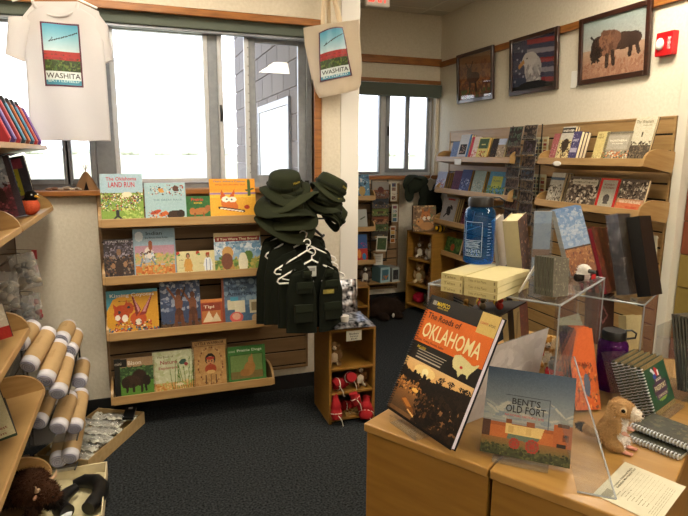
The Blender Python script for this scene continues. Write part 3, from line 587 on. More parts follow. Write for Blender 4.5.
# grid-pattern sheets hanging between the two bays
def hang_sheet(u0, u1, v0, v1, label):
    Xh = 2.98; ya, yb = at(u0, v1, X=Xh).y, at(u1, v1, X=Xh).y; zt_, zb_ = at((u0+u1)/2, v0, X=Xh).z, at((u0+u1)/2, v1, X=Xh).z
    cv = Canvas(ya-yb, zt_-zb_, .006); p_sheet(cv); b = MB(); wd, h = ya-yb, zt_-zb_
    b.picture(cv, lambda u, v: (u*wd, 0, v*h)); b.C('cdc39c').box(0, wd, .0005, .004, 0, h); o = b.build('sticker_sheet', 'print', loc=(Xh, ya, zb_), rot=(0, 0, R(-90))); tag(o, label, 'sticker sheet')
    h_ = MB(); h_.tube([(wd/2, .004, h*.93), (wd/2, .07, h*.95)], .0025, 6); h_.build('hook', 'chrome', o)
hang_sheet(532, 547, 137, 161, 'cream sheet of small square pictures hanging by the near top shelf')
hang_sheet(529.5, 544.5, 174, 200, 'cream sheet of small square pictures hanging by the near second shelf')
# far bay
f1, f2, f3, f4 = ZCs
g = lambda *cs: solid(*cs)
cbook(f1, 452, 458.5, 142, 160, 'small blue paperback, left end of the far top shelf', g('6f86b0', '8fa4c8', '4a5a8a'), seed=30)
cbook(f1, 458.5, 469, 135, 160, 'white book with a black picture square, far top shelf', lambda c: (c.rect(0, 0, 1, 1, 'c6cad2'), c.rect(.15, .2, .75, .6, '1c1a1c'), c.blobs(.2, .25, .7, .55, ['8a6a5a', 'b59a8a'], 12, .06), c.rect(.82, 0, 1, 1, '4a7ab0')), n=2, seed=31)
cbook(f1, 470, 478.5, 137, 161, 'red and white striped paperback, far top shelf', lambda c: (c.rect(0, 0, 1, 1, 'd8c8c4'), c.rect(0, 0, .3, 1, 'b5324a'), c.blobs(.3, 0, 1, .6, ['c05a5a', 'e8dcd4'], 20, .1)), seed=32)
cbook(f1, 477.5, 488, 138, 161, 'thick yellow book with a dark green top panel, far top shelf', lambda c: (c.rect(0, 0, 1, 1, 'cfc277'), c.rect(.05, .5, .95, .95, '41583f'), c.rect(.3, .66, .7, .7, 'c9bf7a'), c.blobs(.2, 0, .8, .4, ['6a6a44', 'a83a2a', 'e8dca0'], 20, .08)), n=3, th=.022, seed=33, pages='c9a45f')
cbook(f1, 491, 497.5, 139, 162, 'dark brown paperback, far top shelf near the card racks', g('2c241e', '6a4a34', '141010'), seed=34)
cbook(f1, 497, 505, 139, 162, 'pale blue-headed paperback, right end of the far top shelf', lambda c: (c.rect(0, 0, 1, 1, '9a8a78'), c.rect(0, .72, 1, 1, 'b5c0d8'), c.blobs(0, 0, 1, .6, ['c9b8a0', '6a5a4c'], 20, .1)), seed=35)
cbook(f2, 437, 446, 172, 190, 'small white blue and red paperback, left end of the far second shelf', g('a8b0c4', '4a5a8a', 'b55a4a', 'e0e0e0'), n=3, th=.024, seed=36, pages='b99a6c')
cbook(f2, 453, 460.5, 171, 192, 'plum-coloured paperback, far second shelf', g('5a2c44', '3a1c34'), seed=37)
cbook(f2, 460.5, 470, 170, 193, 'blue and white paperback with bright sails, far second shelf', g('46527e', 'c9d4e8', '2a3054', '7a8ab8'), n=2, seed=38, pages='b08a50')
cbook(f2, 472.5, 484, 171, 195, 'grey-blue speckled book, far second shelf', g('8a9a94', '6a7a78', 'a8b0a4', '9a9484'), n=2, seed=39, pages='b99650')
cbook(f2, 487.5, 505, 172, 198, 'wide blue-green book with a yellow centre, right end of the far second shelf', lambda c: (c.rect(0, 0, 1, 1, '4a7a94'), c.rect(.2, .3, .8, .8, '9aa04a'), c.blobs(0, 0, 1, .4, ['4a6a3a', '7a8a3a', '2a4a3a'], 40, .07)), [('PLAINS', .5, .62, .4, .07, '3a5a5a')], seed=40)
cbook(f3, 441.5, 455.5, 197.5, 222, 'grey book with a black bird figure, far third shelf', lambda c: (c.rect(0, 0, 1, 1, 'a09c98'), c.ell(.5, .45, .14, .2, '1e1c1c', 30), c.ell(.65, .6, .12, .06, '1e1c1c', -40), c.line(.4, .35, .25, .2, .03, '1e1c1c'), c.rect(.3, .88, .8, .94, 'a02a2a')), n=3, th=.022, seed=41, pages='c9b888')
cbook(f3, 462.5, 473, 210, 226, 'small maroon paperback, far third shelf behind the blue bottle', g('5a2434', '8a4a4a', '3a1a24'), seed=42)
cbook(f4, 446, 461, 238, 258, 'dark green book with a red-brown frog, far lowest shelf', lambda c: (c.rect(0, 0, 1, 1, '35582a'), c.blobs(0, 0, 1, 1, ['2a4a22', '4a6a34', '5a7a3a'], 40, .1), c.ell(.5, .4, .13, .22, '9a4a2a', -30)), seed=43)
# price tags on shelf lips
for (u0, u1, v0, v1, nm) in ((454.5, 461, 159, 164.5, 'white price tag on the lip of the far top shelf'),):
    ya, yb = at(u0, v1, X=XS-.002).y, at(u1, v1, X=XS-.002).y; zb_, zt_ = at(u0, v1, X=XS-.002).z, at(u0, v0, X=XS-.002).z
    b = MB(); b.box(XS-.0035, XS-.0005, yb, ya, zb_, zt_); o = b.build('price_tag', 'white_plastic'); tag(o, nm, 'price tag')
p = at(557, 163.5, X=XS-.002); b = MB(); b.ell((0, 0, 0), (.0015, .045, .018), 14, 8); o = b.build('price_tag', 'white_plastic', loc=(XS-.003, p.y, p.z)); tag(o, 'small oval sticker on the lip of the near top shelf', 'price tag')

# ----------------------------------------------------------------- postcard racks between the bays
def card_rack(u0, u1, vs, side, pal):
    Xr = 2.86; ya, yb = at(u0, 170, X=Xr).y, at(u1, 170, X=Xr).y; wd = ya-yb
    zt_ = at(u0, vs[0], X=Xr).z; zb_ = at(u0, vs[-1], X=Xr).z
    t = thing('postcard_rack', 'tall clear-pocket postcard rack between the bays, %s of the two' % side, 'postcard rack', (Xr, ya, zb_), (0, 0, R(-90)))
    b = MB(); b.box(0, .006, .05, .056, 0, zt_-zb_); b.box(wd-.006, wd, .05, .056, 0, zt_-zb_); b.box(.0, wd, .052, .056, 0, .02); b.tube([(wd/2, .056, (zt_-zb_)*.8), (wd/2, .19, (zt_-zb_)*.8)], .005); b.tube([(wd/2, .056, .2), (wd/2, .19, .2)], .005); b.build('wire_back', 'black', t)
    for k in range(len(vs)-1):
        za, zc = at(u0, vs[k+1], X=Xr).z, at(u0, vs[k], X=Xr).z; hh = (zc-za)
        pk = MB(); pk.box(.0, wd, -.012, -.0105, za-zb_, za-zb_+hh*.22); pk.box(0, wd, -.012, .045, za-zb_, za-zb_+.002); pk.build('pocket', 'acrylic', t)
        cw, ch_ = wd-.012, hh*.93; cv = Canvas(cw, ch_, .006, '2a221e', k*7+len(side)); c1 = pal[k % len(pal)]
        cv.blobs(0, 0, 1, 1, [c1, '1c1816', '4a3c34', '362c28', c1], 30, .12).frame(0, 0, 1, 1, '6b625a', .05)
        m = MB(); m.C('8a8070').box(0, cw, .0005, .004, 0, ch_); m.picture(cv, lambda u, v: (u*cw, 0, v*ch_))
        o = m.build('postcard', 'matte', loc=(Xr+.001, ya-.006, za+.004), rot=(R(-8), 0, R(-90)))
        tag(o, 'dark postcard in the %s rack, %s from the top' % (side, ORD[k]), 'postcard', 'postcards in the wire racks')
card_rack(505, 519, [126, 147, 156, 167, 178, 188, 198, 209, 220], 'left', ['4a5a4a', '5a3c34', '39424e', '444444', '54443a'])
card_rack(520, 534, [125, 139.5, 155, 169, 180, 191, 202.5, 213, 224], 'right', ['6a5a4a', '4a3c44', '5a4638', '3c4450', '5a4a34'])

# ----------------------------------------------------------------- framed pictures on the right wall
def picture(Y0, Y1, Z0, Z1, label, paint, seed, tilt=R(3.5), glare=True):
    wd, h = Y0-Y1, Z1-Z0; t = thing('framed_picture', label, 'picture', (XC-.04, Y0, Z0), (R(0), 0, R(-90)))
    t.rotation_euler = (tilt, 0, R(-90)); t.location = (XC-.016, Y0, Z0)
    b = MB(); f = .035
    for (x0, x1, z0, z1) in ((0, f, 0, h), (wd-f, wd, 0, h), (f, wd-f, 0, f), (f, wd-f, h-f, h)): b.box(x0, x1, -.012, .012, z0, z1)
    b.build('frame', 'framewood', t, bevel=.004)
    cv = Canvas(wd-2*f, h-2*f, .0055, '888888', seed); paint(cv); cv.grain(.03)
    p = MB(); p.picture(cv, lambda u, v: (f+u*(wd-2*f), .002, f+v*(h-2*f))); p.C('555555').box(f, wd-f, .003, .009, f, h-f); p.build('print', 'matte', t)
    g_ = MB(); g_.box(f, wd-f, -.003, -.001, f, h-f); g_.build('glass', 'frame_glass', t)
def p_elk(c): c.rect(0, 0, 1, 1, '7a4a34').blobs(0, .0, 1, .5, ['8a5234', 'a8683c', '6a4030', 'b07a4a'], 80, .06).grad(0, .6, 1, 1, '94603c', '8a6a4c').blobs(0, .5, 1, .8, ['7a5038', '9a6a44'], 30, .08).ell(.45, .48, .2, .13, '4a3024').ell(.33, .6, .08, .12, '402a20', 20).line(.35, .38, .34, .16, .025, '3a261c').line(.52, .38, .54, .16, .025, '3a261c').line(.3, .7, .22, .84, .014, '3a261c').line(.36, .7, .44, .84, .014, '3a261c').blobs(0, 0, 1, .2, ['6a4a30', '5a6a34'], 30, .05)
def p_eagle(c):
    c.rect(0, 0, 1, 1, '3c4058')
    for q in range(5): c.poly([(.35, 1-q*.19), (1, .93-q*.19), (1, .84-q*.19), (.35, .9-q*.19)], '8a3438' if q % 2 == 0 else '8f8a94')
    for q in range(10): c.ell(.06+.3*((q*37) % 10)/10, .2+.75*q/10, .025, .025, '9a9cae')
    c.ell(.5, .4, .2, .28, 'b9b4b4').ell(.42, .6, .18, .15, 'c9c4c2').poly([(.28, .62), (.14, .52), (.16, .44), (.3, .54)], 'c08a4a').ell(.36, .63, .02, .018, '1a1614').blobs(.36, .1, .68, .45, ['a8a4a6', 'd0ccca', '918c90'], 50, .05, 1.6).rect(0, 0, 1, .08, '1c1a1c').ell(.5, .06, .35, .1, '1c1c20')
def p_buff(c):
    c.grad(0, .45, 1, 1, 'b9b4aa', '9fb0ae').grad(0, 0, 1, .5, 'a3765e', 'b99a80').blobs(0, 0, 1, .3, ['a87a60', '9a6c54', 'b58c70'], 60, .05)
    c.ell(.66, .55, .22, .14, '3f2c22').ell(.8, .55, .14, .12, '3a2820').ell(.42, .56, .17, .22, '7a5440').ell(.5, .62, .13, .14, '7d5844').ell(.26, .52, .12, .19, '36241c').ell(.21, .42, .08, .12, '2a1c16').line(.19, .66, .14, .72, .014, '1c1410').line(.3, .68, .33, .74, .014, '1c1410').line(.42, .4, .41, .18, .03, '3f2c22').line(.5, .4, .52, .2, .03, '3a2820').line(.78, .48, .77, .3, .03, '36241c').line(.86, .48, .9, .32, .028, '36241c').blobs(.3, .4, .5, .75, ['8a6048', '6a4634'], 30, .05).blobs(.15, .28, .3, .5, ['241812', '36241c'], 16, .04)
picture(5.145, 4.525, 2.107, 2.572, 'smallest-looking framed picture, of an elk in brown grass, nearest the corner', p_elk, 50)
picture(4.285, 3.685, 2.105, 2.565, 'framed picture of a bald eagle before striped cloth, middle of the three', p_eagle, 51)
picture(3.465, 2.85, 2.108, 2.562, 'framed picture of a standing bison on a tan plain, nearest the alarm', p_buff, 52)
# alarm strobe
p0, p1 = at(656, 31, X=XC-.03), at(676, 57, X=XC-.03)
t = thing('fire_alarm', 'red fire alarm strobe on the wall right of the bison picture', 'fire alarm', (XC, (p0.y+p1.y)/2, (p0.z+p1.z)/2), (0, 0, R(-90)))
b = MB(); b.box(-.062, .062, -.045, 0, -.07, .07); b.build('housing', 'red_gloss', t, bevel=.006)
b = MB(); b.ell((-.025, -.05, 0), (.026, .022, .036), 12, 8); b.build('lens', 'white_plastic', t)
b = MB(); b.C('f2e4e0').text('FIRE', .036, 0, .02, .07, 'f4e8e4', y=-.0458); b.build('lettering', 'print', t)
p0 = at(575, 79.5, X=XC); b = MB(); b.box(XC-.008, XC, p0.y-.035, p0.y+.035, p0.z-.06, p0.z+.06); o = b.build('switch_plate', 'white_plastic', bevel=.003); tag(o, 'cream blank wall plate between the eagle and bison pictures', 'wall plate')
# ================================================================= TEXTILES BY THE WINDOW
def smoothn(x, y, z=0): return noise.noise(Vector((x, y, z)))
# white T-shirt on a hanger from the wooden rail
YT = 3.46
def sx_(u, v, Y=YT): p = at(u, v, Y=Y); return p.x, p.z
t = thing('t_shirt', 'white cotton T-shirt with a printed picture, hanging in the window', 't-shirt', (0, 0, 0))
def shirt_front(x, z):                      # front surface depth of the shirt body
    return YT-.028+.010*math.sin(x*26+z*4)+.012*smoothn(x*7, z*5, 3)+.03*abs((x-CXS)/.25)**2.2
xl, zb = sx_(31, 140); xr, _ = sx_(111, 143); CXS = (xl+xr)/2; _, ztop = sx_(60, -5)
_, zsh = sx_(60, 8)
b = MB(); b.C('e6e2e2'); loops = []
rows = []
xl_t, z_t = sx_(24, 30); xr_t, _ = sx_(103, 30)
for i in range(25):
    f_ = i/24; z = zb+(zsh-zb)*f_; a = xl+(xl_t-xl)*f_; c = xr+(xr_t-xr)*f_
    if f_ > .86: k = (f_-.86)/.14; a += .10*k*k; c -= .10*k*k
    lp = []
    n = 30
    for q in range(n+1):
        x = a+(c-a)*q/n; lp.append((x, shirt_front(x, z), z+(.004*math.sin(x*30) if i == 0 else 0)))
    for q in range(n, -1, -1):
        x = a+(c-a)*q/n; lp.append((x, YT+.05-.05*abs((x-CXS)/.25)**2.2+.0*x+.006*math.sin(x*30), z))
    loops.append(lp)
b.loft(loops, caps=True)
b.build('body', 'tshirt', t)
for s_, pts in ((-1, [(32, 16), (8, 16), (5, 54), (25, 62), (27, 45)]), (1, [(96, 10), (108, 26), (113, 60), (103, 64), (97, 45)])):
    P = [sx_(*p) for p in pts]; b = MB(); b.C('e2dede')
    (ax, az), (bx, bz), (cx_, cz_), (dx_, dz_), (ex, ez) = P; loops = []
    for i in range(9):
        k = i/8; ux, uz = ax+(bx-ax)*k if k < .5 else 0, 0
        # outer edge a->b->c, inner edge e->d
        if k < .5: ox, oz = ax+(bx-ax)*k*2, az+(bz-az)*k*2; ix, iz = ex, ez+(az-ez)*.0
        else: ox, oz = bx+(cx_-bx)*(k-.5)*2, bz+(cz_-bz)*(k-.5)*2
        ix, iz = ex+(dx_-ex)*k, ez+(dz_-ez)*k
        m_ = ((ox+ix)/2, (oz+iz)/2); lp = []
        for q in range(14):
            an = 2*PI*q/14; lp.append((m_[0]+(ox-ix)/2*math.cos(an), YT+.005+.026*math.sin(an)+.005*smoothn(ox*9, q), m_[1]+(oz-iz)/2*math.cos(an)))
        loops.append(lp)
    b.loft(loops, True); b.build('sleeve', 'tshirt', t)
nx, nz = sx_(55, -2); b = MB(); b.C('dedada')
b.tube([(nx+.105*math.cos(a_), YT-.03+.02*math.cos(a_)**2, nz-.02-.075*math.sin(a_)) for a_ in [PI*k/12 for k in range(13)]], .008, 8); b.build('collar', 'tshirt', t)
b = MB(); b.prism([sx_(35, 2), sx_(78, 2), sx_(99, 12), sx_(103, 34), sx_(27, 34), sx_(22, 18)], 'y', YT-.012, YT+.03); b.c = [lin('e4e0e0')]*len(b.c); b.build('shoulders', 'tshirt', t, bevel=.012)
def washita(c):
    c.grad(0, .56, 1, 1, 'b9cdd3', '3f8fae').rect(0, .45, 1, .56, '9a3230').rect(0, .22, 1, .5, '31411f').blobs(0, .22, 1, .48, ['41602a', '24331a', '5a6b30'], 60, .06).rect(0, .42, 1, .5, '8e2b2e').blobs(0, .44, 1, .5, ['a83a34', '7a2a2a', '4a3a24'], 20, .05).rect(0, .46, 1, .5, '9c2e30').rect(0, 0, 1, .235, 'cfdcdc').rect(0, 0, 1, .1, '3f87a0')
    c.line(.18, .7, .92, .86, .014, '2a2c30').line(.2, .7, .28, .76, .012, '2a2c30').frame(0, 0, 1, 1, '54233a', .022)
x0, z0 = sx_(46, 86.5); x1, z1 = sx_(79.5, 25.5); w_, h_ = x1-x0, z1-z0
cv = Canvas(w_, h_, .004); washita(cv); b = MB()
fn = lambda x, z: (x, shirt_front(x, z)-.0025, z)
b.picture(cv, lambda u, v: fn(x0+u*w_, z0+v*h_))
fn2 = lambda x, z: (x, shirt_front(x, z)-.0035, z)
b.text('WASHITA', x0+.5*w_, z0+.17*h_, w_*.88, h_*.085, '3a2a34', fn2); b.text('BATTLEFIELD', x0+.5*w_, z0+.09*h_, w_*.8, h_*.045, 'bcd8e0', fn2)
b.build('print', 'print', t)
# hanger
hg = MB(); hx = (sx_(55, 0)[0]); hz = sx_(55, -8)[1]
hg.tube([(hx-.2, YT+.01, hz-.06), (hx, YT+.01, hz+.02), (hx+.2, YT+.01, hz-.06)], .006); hg.tube([(hx, YT+.01, hz+.02), (hx, YT+.01, hz+.07), (hx+.02, YT+.03, hz+.10), (hx+.01, YT+.09, hz+.10)], .003)
o = hg.build('clothes_hanger', 'white_plastic'); tag(o, 'white hanger inside the T-shirt at the window', 'hanger')

# canvas tote bag hung from the rail
YG = 3.5; t = thing('tote_bag', 'cream canvas tote bag with a printed picture, hanging on the pillar', 'tote bag')
gx = lambda u, v: (at(u, v, Y=YG).x, at(u, v, Y=YG).z)
pts = [((303.5, 28), (358.5, 20)), ((305, 45), (360, 40)), ((311, 75), (361.5, 72)), ((316, 92), (361, 84)), ((319.5, 98), (358, 90))]
def tote_front(x, z): return YG-.035+.010*smoothn(x*9, z*9, 1)+.014*smoothn(x*20, z*6, 5)
b = MB(); b.C('dccbb0'); loops = []
L0 = [gx(*p[0]) for p in pts]; R0 = [gx(*p[1]) for p in pts]
def interp(P, k):
    k = k*(len(P)-1); i = min(int(k), len(P)-2); return P[i][0]+(P[i+1][0]-P[i][0])*(k-i), P[i][1]+(P[i+1][1]-P[i][1])*(k-i)
for i in range(21):
    k = i/20; (ax, az), (bx, bz) = interp(L0, k), interp(R0, k); th = .012+.05*min(1, k*1.6); lp = []
    for q in range(21): x = ax+(bx-ax)*q/20; z = az+(bz-az)*q/20; e = 1-abs(q/10-1)**4; lp.append((x, tote_front(x, z)+(.03 if k < .9 else .03+(k-.9)*.1)*(1-e), z))
    for q in range(20, -1, -1): x = ax+(bx-ax)*q/20; z = az+(bz-az)*q/20; e = 1-abs(q/10-1)**4; lp.append((x, YG+.0+th*.6*e+.004, z))
    loops.append(lp)
b.loft(loops, True); b.build('body', 'tshirt', t)
for (u0, u1, d) in ((324, 331, -.03), (336, 340, .02)):
    pass
for d, us in ((-.028, (321.5, 326, 331, 338.5)), (.02, (330, 328, 333, 340))):
    h = MB(); h.C('d8c6a8'); tx, tz = gx(329, -22); A_ = gx(us[0], 21); B_ = gx(us[3], 20)
    for (px_, pz_) in (A_, B_):
        xx = tx+(px_-tx)*.25; h.loft([[(px_-.013, YG+d, pz_-.05), (px_+.013, YG+d, pz_-.05), (px_+.013, YG+d+.004, pz_-.05), (px_-.013, YG+d+.004, pz_-.05)], [(px_-.013, YG+d, pz_), (px_+.013, YG+d, pz_), (px_+.013, YG+d+.004, pz_), (px_-.013, YG+d+.004, pz_)], [(xx-.013, YG+.03, tz), (xx+.013, YG+.03, tz), (xx+.013, YG+.034, tz), (xx-.013, YG+.034, tz)]])
    h.build('handle', 'cloth', t)
q = MB(); q.tube([(gx(329, -21)[0], YG+.11, gx(329, -22)[1]+.01), (gx(329, -21)[0], YG-.0, gx(329, -22)[1]-.004), (gx(329, -21)[0], YG-.01, gx(329, -22)[1]+.02)], .005); o = q.build('wall_hook', 'chrome'); tag(o, 'metal hook holding the canvas tote bag', 'hook')
# print on the tote: arched top, slightly skewed with the cloth
cP = [gx(318, 83), gx(350, 76.5), gx(341, 28), gx(317, 34)]
cv = Canvas(.2, .3, .004); washita(cv); b = MB()
def tq(u, v):
    x = (cP[0][0]*(1-u)+cP[1][0]*u)*(1-v)+(cP[3][0]*(1-u)+cP[2][0]*u)*v; z = (cP[0][1]*(1-u)+cP[1][1]*u)*(1-v)+(cP[3][1]*(1-u)+cP[2][1]*u)*v
    z += .012*v*math.sin(u*PI); return (x, tote_front(x, z)-.003, z)
b.picture(cv, tq)
V, F, _, _ = glyphs('WASHITA'); b.C('2a2a30'); b.add([(tq(.07+.86*a, .125+.085*c)[0], tq(.07+.86*a, .125+.085*c)[1]-.001, tq(.07+.86*a, .125+.085*c)[2]) for a, c in V], F)
V, F, _, _ = glyphs('BATTLEFIELD'); b.C('d0e2e8'); b.add([(tq(.1+.8*a, .05+.04*c)[0], tq(.1+.8*a, .05+.04*c)[1]-.001, tq(.1+.8*a, .05+.04*c)[2]) for a, c in V], F)
b.build('print', 'print', t)

# ----------------------------------------------------------------- plush / blob body builder
def blob(name, ells, colf, parent=None, vox=.006, fur=0, flen=.006, seed=0, m='plush', loc=None, rot=None, sm=3):
    """one continuous body: overlapping ellipsoids fused into a single skin, coloured by place, with short fur"""
    b = MB()
    for e in ells:
        c, r = e[0], e[1]; q = None
        if len(e) > 2: q = Matrix.Rotation(R(e[2][1]), 3, e[2][0])
        b.ell(c, r, 12, 8, q)
    me = bpy.data.meshes.new('tmp'); me.from_pydata(b.v, [], b.f); o = bpy.data.objects.new('tmp', me); COL.objects.link(o)
    md = o.modifiers.new('r', 'REMESH'); md.mode = 'VOXEL'; md.voxel_size = vox
    ms = o.modifiers.new('s', 'SMOOTH'); ms.factor = .5; ms.iterations = sm
    dg = bpy.context.evaluated_depsgraph_get(); ev = o.evaluated_get(dg); mm = ev.to_mesh()
    V = [v.co.copy() for v in mm.vertices]; N = [v.normal.copy() for v in mm.vertices]; F = [tuple(p.vertices) for p in mm.polygons]
    ev.to_mesh_clear(); bpy.data.objects.remove(o); bpy.data.meshes.remove(me)
    out = MB(); cols = []
    for f in F:
        c = (V[f[0]]+V[f[2]])/2; cols.append(lin(colf(c)))
    out.add(V, F, cols, True)
    rs = random.Random(seed)
    for k in range(fur):
        i = rs.randrange(len(F)); f = F[i]; p = (V[f[0]]+V[f[1]]+V[f[2]])/3; n = N[f[0]]; d = (n+Vector((rs.uniform(-.5, .5), rs.uniform(-.5, .5), rs.uniform(-.9, .3)))).normalized(); s1 = n.orthogonal().normalized()*flen*.14
        g = rs.uniform(.75, 1.25); cc = tuple(x*g for x in cols[i]); out.add([p+s1, p-s1, p+d*flen*rs.uniform(.6, 1.3)], [(0, 1, 2)], [cc], False)
    return out.build(name, m, parent, loc=loc, rot=rot)

# ================================================================= HATS, VESTS AND THE CUBE STAND
# garment rack: post with arms behind the vests
t = thing('display_bracket', 'dark bracket with arms on the slatwall, carrying the hats and vests', 'bracket', (1.0, 3.44, 0))
b = MB(); b.tube([(0, 0, .8), (0, 0, 1.44)], .014, 10); b.build('post', 'black', t)
b = MB(); b.box(-.02, .02, .02, .145, .9, .93); b.box(-.02, .02, .02, .145, 1.2, 1.23); b.build('wall_plate', 'black', t)
for sgn, x_ in ((-1, -.14), (1, .13)): b = MB(); b.tube([(0, 0, 1.20), (x_, -.03, 1.20), (x_, -.03, 1.35)], .008, 8); b.build('arm', 'black', t)
b = MB(); b.tube([(-.0, 0, 1.17), (0, -.32, 1.13), (0, -.34, 1.14)], .008, 8); b.build('arm', 'black', t)
b = MB(); b.tube([(0, -.0, .98), (0, -.2, .98)], .006, 8); b.build('arm', 'black', t)
def hat(label, loc, rot, rb=.165, seed=0, text=True, crown=True, sag=.03, group=None):
    t = thing('boonie_hat', label, 'hat', loc, rot)
    col = '2a2e1d' if seed % 2 else '25291a'
    b = MB(); b.C(col); loops = []
    n = 36
    for (r, z) in ((rb, -.028), (rb*.99, -.024), (rb*.82, -.008), (rb*.66, 0), (.098, .006)):
        loops.append([(r*math.cos(2*PI*k/n), r*1.02*math.sin(2*PI*k/n), z+(r/rb)**2*sag*math.cos(2*(2*PI*k/n)+seed*1.3)+.006*smoothn(k*.6, r*20, seed)*(r/rb)) for k in range(n)])
    lo2 = [[(p[0], p[1], p[2]-.003) for p in l] for l in loops]
    b.loft(lo2[::-1]+loops, caps=False); b.build('brim', 'cloth', t)
    b = MB(); b.C(col); b.loft([[((r+.004*smoothn(k*.5, z*20, seed))*math.cos(2*PI*k/n), (r+.004*smoothn(k*.5, z*20, seed))*math.sin(2*PI*k/n), z) for k in range(n)] for r, z in ((.098, 0), (.097, .04), (.09, .07), (.083, .085), (.06, .092), (.02, .093))], True); cr = b.build('crown', 'cloth', t)
    b = MB(); b.C('1e2216'); b.loft([[((r)*math.cos(2*PI*k/n), (r)*math.sin(2*PI*k/n), z) for k in range(n)] for r, z in ((.099, .012), (.1015, .014), (.1015, .034), (.099, .036))], False)
    for k in range(9): a = 2*PI*k/9; b.box(-.0, .0, 0, 0, 0, 0); b.tube([(.102*math.cos(a), .102*math.sin(a), .012), (.106*math.cos(a), .106*math.sin(a), .024), (.102*math.cos(a), .102*math.sin(a), .036)], .003, 5)
    b.build('hat_band', 'cloth', t)
    if text:
        b = MB(); b.text('Washita', 0, 0, .055, .014, 'c8b640', lambda x, z: (.101*math.sin(x/.1+.5), -.101*math.cos(x/.1+.5)+.002, .056+z)); b.build('embroidery', 'print', t)
    return t
YH = 3.27
def hp(u, v, Y=YH): return at(u, v, Y=Y)
hl = [((282, 185.5), .15, (6, -6), 0, 'topmost of the left hat stack, gold lettering on its crown'), ((287, 196), .172, (-14, -12), 1, 'second from the top of the left hat stack'), ((283, 203), .182, (2, 6), 2, 'third from the top of the left hat stack'), ((285, 211), .178, (14, -10), 3, 'fourth from the top of the left hat stack'), ((283, 217), .185, (16, 4), 4, 'lowest of the left hat stack')]
for (uv, rb, tl, sd, lb) in hl:
    p = hp(uv[0]+3, uv[1]+2, 3.24); hat('dark olive boonie hat, '+lb, p, (R(tl[0]+12), R(tl[1]), 0), rb, sd, sd == 0)
hr = [((329, 190), .155, (4, 26), 5, 'topmost of the right hat stack, tilted towards the pillar'), ((325, 203), .16, (6, 16), 6, 'middle of the right hat stack'), ((329, 216), .13, (0, 40), 7, 'lowest of the right hat stack, hanging cap-like')]
for (uv, rb, tl, sd, lb) in hr:
    p = hp(uv[0], uv[1], 3.33); hat('dark olive boonie hat, '+lb, p, (R(tl[0]+4), R(tl[1]), R(10)), rb*.78, sd, sd < 7, sag=.02)
p = hp(341, 208, 3.24); b = MB(); b.tube([(p.x, p.y, p.z+.02), (p.x+.004, p.y, p.z-.03), (p.x-.003, p.y, p.z-.06)], .0025, 6); b.ell((p.x, p.y, p.z-.03), (.008, .008, .012), 8, 6); b.ell((p.x-.003, p.y, p.z-.062), (.006, .006, .012), 8, 6); o = b.build('chin_cord', 'black'); tag(o, 'dark chin cord with a toggle dangling beside the right hat stack', 'cord')

